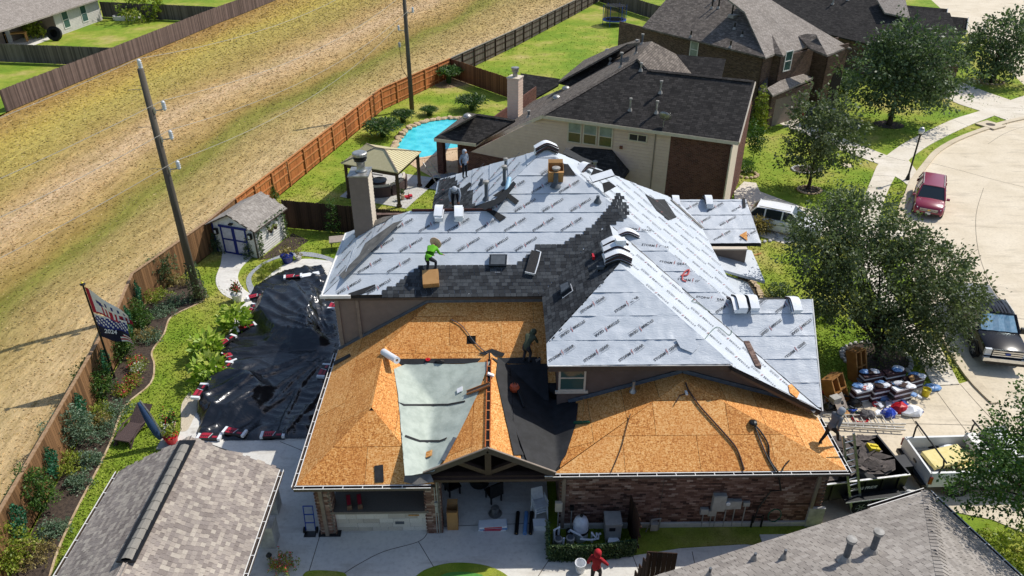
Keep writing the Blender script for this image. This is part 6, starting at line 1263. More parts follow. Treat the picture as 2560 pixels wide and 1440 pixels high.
# gazebo with round sofa
gs = thing('gazebo','gazebo with tan ribbed metal hip roof on brown posts','gazebo',at(955,470))
gc = [at(852,408,2.45),at(995,432,2.45),at(1053,379,2.45),at(916,359,2.45)]; gr = [at(939,369,3.35),at(962,373,3.35)]
gf = [(gc[0],gc[1],gr[1],gr[0]),(gc[1],gc[2],gr[1]),(gc[2],gc[3],gr[0],gr[1]),(gc[3],gc[0],gr[0])]; groof = None
for k,q in enumerate(gf):
    q = list(q); nq = (q[1] - q[0]).cross(q[2] - q[0]); q = q if nq.z > 0 else q[::-1]; o = MB().slab(q,(0,0,-.05)).build('roof' if groof is None else 'roof_panel',MT['tanroof'],groof or gs); groof = groof or o
    a,b = gf[k][0],gf[k][1]; nr_ = 16 if k in (1,3) else 22
    if k in (1,3):
        ap = gf[k][2]
        for i in range(1,nr_): t = i / nr_; p0 = a.lerp(b,t); u_ = min(t,1 - t) * 2; p1 = a.lerp(ap,.0) if False else (a.lerp(ap,1) if False else p0.lerp(ap,u_ * .98)); m_ = (a + b) / 2; p1 = p0 + (ap - m_) * min(.98,u_); MB().beam(p0 + V((0,0,.012)),p1 + V((0,0,.012)),.02,.02).build('roof_rib',MT['tanroof'],groof)
for a,b in ((gc[0],gr[0]),(gc[1],gr[1]),(gc[2],gr[1]),(gc[3],gr[0]),(gr[0],gr[1])): MB().beam(a + V((0,0,.03)),b + V((0,0,.03)),.06,.03).build('hip_cap',MT['trimT'],groof)
for p in gc:
    c_ = p.lerp((gc[0] + gc[2]) / 2,.1); MB().box((c_.x,c_.y,1.2),(.18,.18,2.4),.4).build('post',MT['brownp'],gs); MB().box((c_.x,c_.y,.09),(.28,.28,.18),.4).build('post_base',MT['brownp'],gs)
for a,b in zip(gc,gc[1:] + gc[:1]): m_ = (gc[0] + gc[2]) / 2; MB().beam(a.lerp(m_,.1) - V((0,0,.2)),b.lerp(m_,.1) - V((0,0,.2)),.1,.24).build('beam',MT['brownp'],gs)
sheet('gazebo_slab',PX([(850,492),(1015,522),(1100,447),(935,425)]),.03,m_conc('stamped_slab','b9b6b0','c9c6c0'),th=.04)
sc = at(950,468); so_ = thing('round_sofa','curved brown wicker sofa with cream back cushions under the gazebo','sofa',sc)
for k in range(5):
    a0 = rad(185 + k * 40); seg = []
    for t in range(5): seg.append(a0 + rad(36) * t / 4)
    def ringpts(r0,r1,z0,z1):
        mb = MB(); 
        for i in range(4):
            q = [V((sc.x + r * math.cos(a),sc.y + r * math.sin(a),z0)) for r,a in ((r0,seg[i]),(r1,seg[i]),(r1,seg[i + 1]),(r0,seg[i + 1]))]; mb.slab([x + V((0,0,z1 - z0)) for x in q],(0,0,z0 - z1))
        return mb
    ringpts(1.05,1.85,.04,.36).build('seat_base',MT['wick'],so_); ringpts(1.1,1.7,.37,.48).build('seat_cushion',MT['greyc'],so_); ringpts(1.72,1.87,.36,.72).build('backrest',MT['wick'],so_); ringpts(1.6,1.76,.5,.84).build('back_cushion',MT['cush'],so_)
c_ = sc + V((-.05,.1,0)); ft = thing('round_table','dark round coffee table inside the curved sofa','table',c_); MB().lathe(c_,[(.42,.02),(.46,.3),(.5,.42),(.5,.46),(0,.46)],20).build('drum',MT['wick'],ft); MB().lathe(c_,[(.54,.47),(.54,.5),(0,.5)],20).build('table_top',MT['black'],ft)
c_ = at(905,452); ac = thing('wicker_armchair','wicker armchair with grey cushions left under the gazebo','armchair',c_,.5); MB().box((0,0,.2),(.8,.8,.36)).build('seat_base',MT['wick'],ac,False); MB().box((0,0,.44),(.7,.7,.12)).build('seat_cushion',MT['greyc'],ac,False); MB().box((-.36,0,.6),(.12,.8,.7)).build('backrest',MT['wick'],ac,False); MB().box((0,.37,.45),(.7,.1,.2)).build('armrest',MT['wick'],ac,False); MB().box((0,-.37,.45),(.7,.1,.2)).build('armrest',MT['wick'],ac,False)
c_ = at(922,440,.5); tt_ = thing('patio_bench','grey slatted bench top tilted behind the wicker armchair','bench',c_)
for k in range(4): MB().box((c_.x + k * .12,c_.y + .35 - k * .1,.55 + k * .02),(1.3,.13,.03),-.35).build('slat',MT['greyc'],tt_)
MB().box((c_.x,c_.y + .2,.28),(.08,.08,.5)).build('leg',MT['black'],tt_)
c_ = at(1019,497); rt2 = thing('toy_car','red plastic ride on toy car beside the gazebo post','toy',c_,.3)
MB().slab([(-.3,-.14,.1),(.3,-.14,.1),(.32,-.14,.24),(.12,-.14,.26),(.02,-.14,.2),(-.18,-.14,.22),(-.3,-.14,.36)],(0,.28,0)).build('body',MT['redp'],rt2,False)
for x,y in ((-.2,-.15),(.2,-.15),(-.2,.15),(.2,.15)): MB().lathe((x,y,.08),[(.08,-.03),(.08,.03)],10,0,Matrix.Rotation(rad(90),4,'X')).build('wheel',MT['pvc'],rt2,False)
MB().tube([(.1,0,.25),(.06,0,.4)],.02,5).build('steering_column',MT['black'],rt2,False)
c_ = at(1007,500); pl_ = thing('potted_plant','small tan pot with dark green plant at the gazebo post','plant',c_); MB().lathe(c_,[(.1,0),(.15,.35),(.13,.36)],10).build('pot',MT['stone'],pl_); link('leaves',leafmesh('leaves',np.array([(c_.x + R.gauss(0,.08),c_.y + R.gauss(0,.08),.4 + R.random() * .3) for _ in range(90)]),np.tile([0,0,1.],(90,1)),.14,MT['leafD'],rng_),pl_)
# pool
pool = thing('swimming_pool','turquoise swimming pool with rough tan coping stones','pool',at(1070,350))
pw_ = NT('pool_water'); pc_ = pw_.coord('Position'); pw_.out(pw_.mix(pw_.ramp(pw_.n('TexVoronoi',I_Vector=pw_.coord('Position'),I_Scale=1.6,feature='SMOOTH_F1').outputs[0],[(.1,(0,0,0)),(.7,(1,1,1))]),lin('2bbccc'),lin('5bdde4')),.08,pw_.bump(pw_.noise(pc_,2.2,5),.5,.08),spec=.6)  # paler cells paint a caustic light pattern into the water colour
edge = curve(PX([(985,374),(1000,346),(1032,318),(1082,303),(1140,299),(1200,310),(1230,340),(1180,365),(1105,378),(1085,390),(1050,397),(1010,393),(985,374)]),4)
MB().prism([(p.x,p.y) for p in edge[:-1]],-.02,.04,0).build('water',pw_.m,pool)
for i,p in enumerate(edge[:-1]):
    if i < 19: MB().lathe(p + V((R.uniform(-.15,.05),R.uniform(0,.15),.02)),[(.34,0),(.36,.12),(.26,.22),(0,.25)],7,0,Matrix.Rotation(R.random() * 3,4,'Z') @ Matrix.Diagonal((1.2,.75,R.uniform(.7,1.2),1))).build('coping_stone',MT['stone'],pool)
    else:
        q = edge[i + 1]; MB().beam(p + V((0,0,.03)),q + V((0,0,.03)),.3,.06).build('coping',MT['deckc'],pool)
# trampoline
c_ = at(1535,62); tp = thing('trampoline','blue trampoline with black safety net in the far yard','trampoline',c_); n = 16
MB().lathe(c_,[(1.15,.55),(1.15,.6),(0,.6)],n).build('mat',MT['black'],tp); MB().lathe(c_,[(1.5,.58),(1.5,.66),(1.12,.68),(1.12,.6)],n).build('pad',MT['blue'],tp); 
netm = NT('safety_net'); netm.out(lin('1a1c20'),.9,Alpha=.55); MB().lathe(c_,[(1.35,.66),(1.3,1.5),(1.25,2.3)],n).build('net',netm.m,tp)
for k in range(6): a = k * math.pi / 3; x,y = c_.x + 1.42 * math.cos(a),c_.y + 1.42 * math.sin(a); MB().tube([(x,y,0),(x,y,2.35)],.04,6).build('pole',MT['blue'],tp)
# street lamp
c_ = at(2268,450); hl = htop(c_,338); lp = thing('street_lamp','black street lamp with clear acorn globe by the curb','street lamp',c_)
MB().lathe(c_,[(.14,0),(.14,.12),(.09,.35),(.06,.5),(.055,hl)],12).build('post',MT['black'],lp); MB().lathe(c_,[(.1,hl),(.13,hl + .06),(.08,hl + .1)],12).build('collar',MT['black'],lp); MB().lathe(c_,[(.13,hl + .1),(.2,hl + .3),(.15,hl + .42)],12).build('globe',MT['lampglass'],lp,smooth=True); MB().lathe(c_,[(.18,hl + .42),(.12,hl + .52),(.03,hl + .56),(0,hl + .66)],12).build('cap',MT['galv'],lp)
for u,v,lb in ((2263,468,'first'),(2259,482,'second')): pass
c_ = at(2475,315); ib = thing('storm_inlet','concrete storm drain inlet with round manhole lid at the curb','storm drain',c_); MB().box((c_.x,c_.y,.08),(1.6,1.6,.1),.5).build('slab',MT['curb'],ib); MB().lathe((c_.x,c_.y,.13),[(.35,0),(.35,.015),(0,.015)],18).build('manhole_lid',MT['joint'],ib)
c_ = at(2117,414); tag(MB().lathe(c_,[(.42,.0),(.42,.03),(0,.035)],18).build('manhole',MT['curb']),'round concrete manhole lid in the neighbour lawn','manhole')
# flagpole and flags
fb = at(287,945); hf = htop(fb,712); fp = thing('flagpole','black flagpole with ball finial in the mulch bed','flagpole',fb); MB().tube([(fb.x,fb.y,0),(fb.x,fb.y,hf)],[.05,.035],10).build('pole',MT['black'],fp); MB().lathe(fb,[(.1,hf),(.12,hf + .03),(.04,hf + .06)],10).build('finial_disc',MT['black'],fp); MB().lathe(fb,[(.0,hf + .05),(.06,hf + .1),(0,hf + .16)],10).build('finial',MT['yellow'],fp)
def flagsheet(z1,z0,L,drop,seed,colf,name,label):
    nx,ny = 22,14; vs,fs,mi = [],[],[]
    for i in range(nx + 1):
        for j in range(ny + 1):
            s,t = i / nx,j / ny; w_ = .1 * math.sin(s * 8 + t * 1.5 + seed) * s; x = fb.x + .05 + s * L; y = fb.y + w_ - .22 * s + .05 * math.sin(t * 5 + seed) * s; z = z0 + (z1 - z0) * t * (1 - .55 * s * (0 if seed > 1 else 1)) - drop * s * (1 - (.0)) + .04 * math.sin(s * 6 + seed); vs.append((x,y,z))
    for i in range(nx):
        for j in range(ny): k = i * (ny + 1) + j; fs.append((k,k + ny + 1,k + ny + 2,k + 1)); mi.append(colf((i + .5) / nx,(j + .5) / ny))
    me = bpy.data.meshes.new(name); me.from_pydata(vs,[],fs)
    for m_ in ('white','flagR','flagB','flagK'): me.materials.append(MT[m_])
    me.polygons.foreach_set('material_index',mi); me.polygons.foreach_set('use_smooth',[True] * len(fs)); me.update(); return tag(link(name,me),label,'flag')
MT['flagR'] = mat('flag_red',lin('b32338'),rough=.8); MT['flagB'] = mat('flag_blue',lin('1f2f78'),rough=.8); MT['flagK'] = mat('flag_navy',lin('171a33'),rough=.8)
def cA(s,t):
    if s < .1 or t < .1: return 1
    if t < .42 and s > .25 and abs(((s * 9) % 1) - .5) < .3: return 1
    if (s - .27) ** 2 + (t - .55) ** 2 < .008: return 2
    if .55 < t < .8 and s > .35 and int(s * 22) % 3 == 0: return 2
    return 0
def cB(s,t):
    if t > .93: return 0
    if t > .52: return 2 if (int(s * 22) + int(t * 14)) % 3 or t < .58 else 0
    if s > .6 and t < .34 and s + (.34 - t) > .75: return 1 if int((t * 14) % 2) else 0
    return 3
flagsheet(hf - .1,hf - 1.35,1.55,.55,.4,cA,'upper_flag','red and white flag with blue star flying from the flagpole top'); f2 = flagsheet(hf - 1.4,hf - 2.6,1.4,.25,2.2,cB,'lower_flag','navy flag with stars, stripes and 2024 below the top flag')
tm = text_mesh('flag_lettering','2024',.26,MT['white'],.006); o = link('flag_lettering',tm,f2); o.matrix_basis = Matrix.Translation((fb.x + .62,fb.y - .2,hf - 2.18)) @ Matrix.Rotation(rad(78),4,'X') @ Matrix.Rotation(rad(-8),4,'Z')
# lounger, cantilever umbrella, pots, table
c_ = at(338,1085); lg = thing('chaise_lounge','dark wicker chaise lounge on the lawn beside the bed','lounge chair',c_,rad(-12))
MB().slab([(-.33,-.75,.33),(.33,-.75,.33),(.33,.25,.36),(-.33,.25,.36)],(0,0,-.06)).build('seat',MT['wick'],lg,False); MB().slab([(-.33,.25,.36),(.33,.25,.36),(.33,.95,.8),(-.33,.95,.8)],(0,0,-.06)).build('backrest',MT['wick'],lg,False)
for sx in (-1,1):
    MB().tube([(sx * .36,-.8,.02),(sx * .37,-.5,.3),(sx * .37,0,.5),(sx * .37,.45,.45),(sx * .36,.6,.02)],.035,6).build('arm_frame',MT['wick'],lg,False)
    for y in (-.7,.5): MB().box((sx * .3,y,.16),(.05,.05,.3)).build('leg',MT['wick'],lg,False)
ub = at(418,1112); utop = aty(350,1002,ub.y + .15); um = thing('patio_umbrella','closed navy cantilever umbrella leaning over the lawn','umbrella',ub)
MB().tube([ub,ub.lerp(utop,.35) + V((.06,0,.05)),ub.lerp(utop,.7) + V((.04,0,.1)),utop],[.04,.04,.035,.03],8).build('pole',MT['alu'],um); MB().tube([ub + V((.16,.1,0)),ub.lerp(utop,.3) + V((.1,0,0))],.025,6).build('strut',MT['alu'],um)
cl = MB(); pts = [ub.lerp(utop,t) + V((-.05,-.06,-.12 * math.sin(t * 3))) for t in (.2,.35,.55,.75,.92,.99)]; cl.tube(pts,[.09,.14,.15,.12,.08,.04],9); cl.build('folded_canopy',MT['navy'],um,smooth=True)
MB().box((ub.x,ub.y,.04),(.6,.6,.08)).build('base',MT['plast'],um)
def potted(u,v,lb,pm,r_,h,lm,n=160,pet=None,sz=.12,spread=.22):
    c_ = at(u,v); o = thing('potted_plant',lb,'plant',c_,0,'potted plants in the yard'); MB().lathe(c_,[(r_ * .7,0),(r_,h * .8),(r_ * 1.12,h),(r_,h),(r_ * .9,h * .85),(0,h * .85)],14).build('pot',pm,o,smooth=False)
    rn = np.random.default_rng(u); P = np.stack([c_.x + rn.normal(0,spread * .6,n),c_.y + rn.normal(0,spread * .6,n),h + .05 + abs(rn.normal(0,spread,n))],1)
    if n: link('foliage',leafmesh('foliage',P,np.tile([0,0,.8],(n,1)),sz,lm,rn),o)
    if pet: link('flowers',leafmesh('flowers',P[:pet[1]] + [0,0,.08],np.tile([0,0,1.],(pet[1],1)),.09,pet[0],rn,1.1),o)
potted(432,1108,'red glazed pot with mixed flowers beside the white walk',MT['redp'],.26,.4,MT['leafG'],240,(MT['petW'],50)); potted(428,1072,'leafy green plant with red blooms behind the red glazed pot',MT['stone'],.2,.2,MT['leafS'],260,(MT['petR'],30),.14); potted(595,752,'white urn of red flowers at the end of the shed walk',MT['white'],.28,.45,MT['leafS'],220,(MT['petR'],80)); potted(720,656,'cobalt blue pot with sparse grass on the pale patio',mat('cobalt_glaze',lin('232f78'),lin('1b2560'),rough=.25),.34,.45,MT['leafT'],60,None,.2); potted(747,650,'small grey pot right of the cobalt pot',MT['stoneW'],.18,.25,MT['leafT'],60)
c_ = at(845,622); tb2 = thing('side_table','small tan square patio table on the grass by the roof edge','table',c_,.2); MB().box((0,0,.62),(.85,.8,.05)).build('table_top',mat('tan_tile',lin('a5978a'),rough=.6),tb2,False)
for x in (-.36,.36):
    for y in (-.33,.33): MB().tube([(x,y,0),(x * .85,y * .85,.3),(x,y,.6)],.02,6).build('leg',MT['black'],tb2,False)
c_ = at(778,1330); ht = thing('hand_truck','blue hand truck leaning on the corner brick column','hand truck',c_)
for x in (-.16,.16): MB().tube([(c_.x + x,c_.y,.1),(c_.x + x,c_.y + .15,1.1)],.02,6).build('rail',MT['blue'],ht); MB().lathe((c_.x + x * 1.3,c_.y,.11),[(.11,-.03),(.11,.03)],12,0,Matrix.Rotation(rad(90),4,'Y')).build('wheel',MT['tyre'],ht)
for z in (.4,.75,1.1): MB().beam((c_.x - .16,c_.y + z * .13,z),(c_.x + .16,c_.y + z * .13,z),.03,.03).build('cross_bar',MT['blue'],ht)
MB().box((c_.x,c_.y - .12,.03),(.4,.25,.02)).build('toe_plate',MT['black'],ht)
c_ = at(798,1338); tag(MB().slab([(c_.x,c_.y - .1,.05),(c_.x + .75,c_.y - .1,.05),(c_.x + .75,c_.y + .2,.1),(c_.x,c_.y + .25,.1)],(0,0,-.02)).build('shingle_scrap',MT['under']),'dark scrap of shingle at the foot of the corner column','shingle')
# rowboat and patio clutter across the field
c_ = at(322,50); bt_ = thing('rowboat','small white rowboat upright on the grass across the field','boat',c_,rad(-8)); MB().slab([(-2,-.2,.5),(-1.4,-.7,.5),(1.6,-.65,.5),(1.8,0,.5),(1.6,.65,.5),(-1.4,.7,.5),(-2,.2,.5)],(0,0,-.48)).build('hull',MT['white'],bt_,False); MB().slab([(-1.7,-.1,.52),(-1.3,-.5,.52),(1.45,-.48,.52),(1.45,.48,.52),(-1.3,.5,.52),(-1.7,.1,.52)],(0,0,-.01)).build('interior',MT['iron'],bt_,False)
for x in (-.6,.7): MB().box((x,0,.53),(.3,1.1,.04)).build('thwart',MT['white'],bt_,False)
c_ = at(95,92); shrub('patio_plant','yellow green potted palm on the pale house patio',c_,.9,1.5,MT['leafG'],500,.35,170,'plant',None,False); c_ = at(136,84,.75); tag(MB().lathe(c_,[(.8,-.18),(.8,.18),(.45,.2),(.45,-.2),(.8,-.18)],18,0,Matrix.Rotation(rad(70),4,'X')).build('tyre',MT['tyre']),'black tyre leaning on the pale house patio wall','tyre')
c_ = at(45,105); wb = thing('workbench','wooden workbench under the pale house patio roof','bench',c_,.3); MB().box((0,0,1),(2.2,.9,.1)).build('bench_top',MT['wood'],wb,False)
for x in (-1,1): MB().box((x,0,.5),(.1,.8,.95)).build('leg',MT['wood'],wb,False)
# ---------------------------------------------------------------- black plastic sheet over the patio planting
TP = [(635,718),(660,700),(710,676),(760,668),(806,663),(826,700),(840,760),(850,860),(838,930),(815,965),(790,1040),(772,1098),(690,1103),(600,1106),(540,1102),(488,1096),(500,1060),(490,1030),(494,1000),(512,975),(532,950),(550,925),(545,878),(563,841),(597,816),(625,790),(632,760),(620,742)]
tp_poly = [(p.x,p.y) for p in PX(TP)]; m1 = [at(u,v) for u,v in ((650,800),(665,765),(695,742),(740,735),(782,742),(790,765),(778,800),(775,840),(800,862),(740,858),(690,845))]; m2 = [at(u,v) for u,v in ((505,1010),(530,975),(580,955),(630,960),(660,985),(640,1025),(590,1045),(535,1045))]
def pdist(p,poly):
    best = 9
    for i in range(len(poly)):
        a,b = V(poly[i]).to_2d(),V(poly[(i + 1) % len(poly)]).to_2d(); ab = b - a; t = max(0,min(1,(p - a).dot(ab) / ab.length_squared)); best = min(best,(p - a - ab * t).length)
    return best
def sm(x): x = max(0,min(1,x)); return x * x * (3 - 2 * x)
xs = [p[0] for p in tp_poly]; ys = [p[1] for p in tp_poly]; st = .075; bm = bmesh.new(); gv = {}; nx,ny = int((max(xs) - min(xs)) / st),int((max(ys) - min(ys)) / st)
apex = at(846,866).to_2d()
TPA = np.array(tp_poly); TPD = np.roll(TPA,-1,0) - TPA; TPL = np.linalg.norm(TPD,axis=1); TPS = np.concatenate([[0],np.cumsum(TPL)[:-1]])
def edge_par(p):
    q = np.array([p.x,p.y]) - TPA; t = np.clip((q * TPD).sum(1) / TPL ** 2,0,1); d = np.linalg.norm(q - TPD * t[:,None],axis=1); k = int(d.argmin()); return float(d[k]),float(TPS[k] + t[k] * TPL[k])
for i in range(nx + 1):
    for j in range(ny + 1):
        x,y = min(xs) + i * st,min(ys) + j * st
        if not inside((x,y),tp_poly): continue
        p = V((x,y)).to_2d() if False else V((x,y,0)).to_2d(); z = .05
        for mm,hh in ((m1,.7),(m2,.6)):
            ins = inside((x,y),[(q.x,q.y) for q in mm]); dd = pdist(p,mm); z += hh * (sm(.75 + dd / .25) if ins else .75 * sm(1 - dd / .75) ** 1.6)
        ang = math.atan2(y - apex.y,x - apex.x); rr_ = (p - apex).length
        de,se = edge_par(p); z += .14 * math.exp(-de / 1.1) * max(0,1 - abs(noise.noise(V((se * 1.5,de * .3,2)))) * 3.2) * sm(de / .35) + .13 * max(0,1 - abs(noise.noise(V((ang * 6,rr_ * .22,1)))) * 7) * sm(rr_ / 2) + .05 * max(0,1 - abs(noise.noise(V((x * .5 + y * .3,y * 1.0,5)))) * 6) + .06 * noise.noise(V((x * .8,y * .8,9)))
        dd = pdist(p,[(a,b,0) for a,b in tp_poly]); z = .035 + (z - .035) * sm(dd / .3 + .25)
        gv[i,j] = bm.verts.new((x,y,max(z,.032)))
for (i,j),v in gv.items():
    k = [(i,j),(i + 1,j),(i + 1,j + 1),(i,j + 1)]
    if all(q in gv for q in k): bm.faces.new([gv[q] for q in k]).smooth = True
for v in list(bm.verts):
    if not v.link_faces: bm.verts.remove(v)
me = bpy.data.meshes.new('plastic_sheet'); bm.to_mesh(me); bm.free(); me.materials.append(MT['tarp']); tarp = tag(link('plastic_sheet',me),'large wrinkled black plastic sheet covering the patio planting','tarp')
def tarp_z(x,y): 
    best = .05; bd = 9
    for v in me.vertices:
        d = (v.co.x - x) ** 2 + (v.co.y - y) ** 2
        if d < bd: bd = d; best = v.co.z
    return best
# weighting bundles: white ends, black and red printed wrap
def bundle_proto():
    o = thing('shingle_bundle','x','bundle',(0,0,0)); L,W,H = .95,.34,.1
    mb = MB(); prof = [(-L / 2,.0),(-L / 2 + .04,.05),(0,.0),(L / 2 - .04,.05),(L / 2,0)]
    MB().slab([(-L / 2,-W / 2,.012),(L / 2,-W / 2,.012),(L / 2,W / 2,.012),(-L / 2,W / 2,.012)],(0,0,H)).build('wrapper',MT['wrapK'],o,False)
    for sx in (-1,1): MB().box((sx * (L / 2 - .05),0,.065),(.11,W + .012,H + .012)).build('white_end',MT['wrap'],o,False)
    MB().slab([(-.34,-W / 2 + .03,.118),(-.02,-W / 2 + .03,.118),(.06,W / 2 - .02,.118),(-.34,W / 2 - .02,.118)],(0,0,.004)).build('red_print',MT['wrapR'],o,False)
    for k in range(4): MB().box((-.28 + k * .08,-.03,.126),(.045,.09,.003)).build('print_mark',MT['black'],o,False)
    MB().slab([(.0,-.13,.118),(.02,-.13,.118),(.1,.13,.118),(.08,.13,.118)],(0,0,.005)).build('white_print',MT['wrap'],o,False); MB().box((.24,-.06,.12),(.2,.1,.004)).build('red_print',MT['wrapR'],o,False)
    return o
bp = bundle_proto(); first = True
for u,v,ang,lb in ((641,741,28,'beside the white flower urn'),(628,774,80,'behind the uppermost canna'),(617,824,32,'under the uppermost canna'),(569,860,62,'between the two upper cannas'),(574,895,-50,'with crossed neighbour at the sheet edge'),(563,926,78,'right of the lowest canna'),(508,1008,84,'on the round white wall'),(524,1092,-4,'first at the lower sheet edge'),(588,1085,-14,'second at the lower sheet edge'),(683,1089,2,'third at the lower sheet edge'),(733,694,12,'at the top edge of the sheet'),(810,932,84,'by the side gutter of the board roof'),(834,762,84,'under the corner of the silver roof')):
    c_ = at(u,v,.1); o = bp if first else copy_tree(bp); first = False; o.location = (c_.x,c_.y,tarp_z(c_.x,c_.y) + .005); o.rotation_euler = (0,0,rad(ang)); WL[o.name] = V(o.location); tag(o,'black and red wrapped shingle bundle ' + lb,'bundle','bundles weighing down the black sheet')
c_ = at(775,688,.12); tag(MB().box((c_.x,c_.y,.16),(1.,.35,.05),.35).build('plastic_wrap',MT['wrap']),'crumpled white wrapper on the black sheet under the roof corner','wrapper')

# ---------------------------------------------------------------- vehicles (local: x forward, y left)
def paint(name,h,rough=.22): return mat(name,lin(h),tuple(c * .93 for c in lin(h)),ns=2,rough=rough + .06,spec=.5,Coat_Weight=.25,Coat_Roughness=.1)
def loft(secs,m=0):
    mb = MB(); n = len(secs[0])
    for s in secs: mb.v += [tuple(p) for p in s]
    for i in range(len(secs) - 1):
        for j in range(n - 1): a = i * n + j; mb.f.append((a,a + 1,a + n + 1,a + n)); mb.m.append(m); mb.t.append(.5)
    mb.f.append(tuple(range(n))); mb.m.append(m); mb.t.append(.5); mb.f.append(tuple(range((len(secs) - 1) * n,len(secs) * n))[::-1]); mb.m.append(m); mb.t.append(.5)
    return mb
def body_sec(x,hw,zb,zt,cr=.06):
    L = [(hw * .9,zb),(hw * .985,zb + .12),(hw,zb + (zt - zb) * .45),(hw * .97,zb + (zt - zb) * .78),(hw * .93,zt - cr),(hw * .8,zt),(0,zt + .02)]
    return [(x,y,z) for y,z in L] + [(x,-y,z) for y,z in L[:-1]][::-1]
def wheel(root,x,y,r,wd=.22,rim='rim',n=20):
    sg = 1 if y > 0 else -1; M_r = Matrix.Rotation(rad(-90 * sg),4,'X')
    w_ = MB().lathe((x,y,r),[(r * .66,-wd / 2),(r * .95,-wd / 2),(r,-wd / 3),(r,wd / 3),(r * .95,wd / 2),(r * .66,wd / 2)],n,0,M_r).build('wheel',MT['tyre'],root,False,smooth=True,sharp=40)
    MB().lathe((x,y,r),[(r * .68,wd / 2 - .05),(r * .62,wd / 2 + .005),(r * .56,wd / 2 - .04),(r * .2,wd / 2 - .045),(.06,wd / 2 - .005),(0,wd / 2)],n,0,M_r).build('rim',MT[rim],w_,False)
    for k in range(6):
        a = k * math.pi / 3; MB().obox(Matrix.Translation((x,y + sg * (wd / 2 - .01),r)) @ Matrix.Rotation(a,4,'Y') @ Matrix.Translation((r * .36,0,0)),r * .5,.03,r * .13).build('spoke',MT[rim],w_,False)
def quad(root,pts,m_,name,th=.012):
    p = [V(q) for q in pts]; n = (p[1] - p[0]).cross(p[2] - p[0]).normalized(); return MB().slab(p,-n * th).build(name,m_,root,False)
def cabin(root,pm,st,glass,hwb,hwr,pillars=(),name='cabin'):
    """st: (x_base_front, z_base_front, x_roof_front, x_roof_rear, x_base_rear, z_base_rear, z_roof)"""
    xf,zf,rf_,rr_,xr_,zr_,zt = st
    def P4(x,y,z): return V((x,y,z))
    roof = loft([[(rf_ + .0,hwr,zt - .06),(rf_,hwr * .8,zt - .012),(rf_,0,zt),(rf_,-hwr * .8,zt - .012),(rf_,-hwr,zt - .06)],[((rf_ + rr_) / 2,hwr * 1.02,zt - .03),((rf_ + rr_) / 2,hwr * .8,zt + .03),((rf_ + rr_) / 2,0,zt + .045),((rf_ + rr_) / 2,-hwr * .8,zt + .03),((rf_ + rr_) / 2,-hwr * 1.02,zt - .03)],[(rr_,hwr,zt - .06),(rr_,hwr * .8,zt - .012),(rr_,0,zt),(rr_,-hwr * .8,zt - .012),(rr_,-hwr,zt - .06)]]).build('roof',pm,root,False,smooth=True,sharp=50)
    quad(root,[(xf,hwb * .94,zf),(xf,-hwb * .94,zf),(rf_,-hwr * .95,zt - .05),(rf_,hwr * .95,zt - .05)][::-1],glass,'windshield')
    quad(root,[(xr_,-hwb * .94,zr_),(xr_,hwb * .94,zr_),(rr_,hwr * .95,zt - .05),(rr_,-hwr * .95,zt - .05)][::-1],MT['glass'],'rear_window')
    for sy in (-1,1):
        q = [(xf,sy * hwb,zf),(rf_,sy * hwr,zt - .06),(rr_,sy * hwr,zt - .06),(xr_,sy * hwb,zr_)]; q = q if sy < 0 else q[::-1]; quad(root,q[::-1],MT['glass'],'side_window')
        pr_ = [((xf,sy * hwb,zf),(rf_,sy * hwr,zt - .05)),((xr_,sy * hwb,zr_),(rr_,sy * hwr,zt - .05))] + [((x,sy * (hwb + .004),zf + (zr_ - zf) * .5),(x - .06 * sy * 0,sy * (hwr + .006),zt - .05)) for x in pillars]
        for a,b in pr_: MB().beam(a,b,.09,.05).build('pillar',pm,root,False)
        MB().beam((rf_ - .1,sy * (hwr - .06),zt + .035),(rr_ + .15,sy * (hwr - .06),zt + .035),.04,.04).build('roof_rail',MT['galv'],root,False)
    return roof
def arches(root,xs,hw,r):
    for x in xs:
        for sy in (-1,1): MB().lathe((x,sy * (hw - .02),r + .02),[(0,0),(r * 1.18,0),(r * 1.18,.03),(0,.03)],20,0,Matrix.Rotation(rad(-90 * sy),4,'X')).build('wheel_arch',MT['blackp'],root,False)
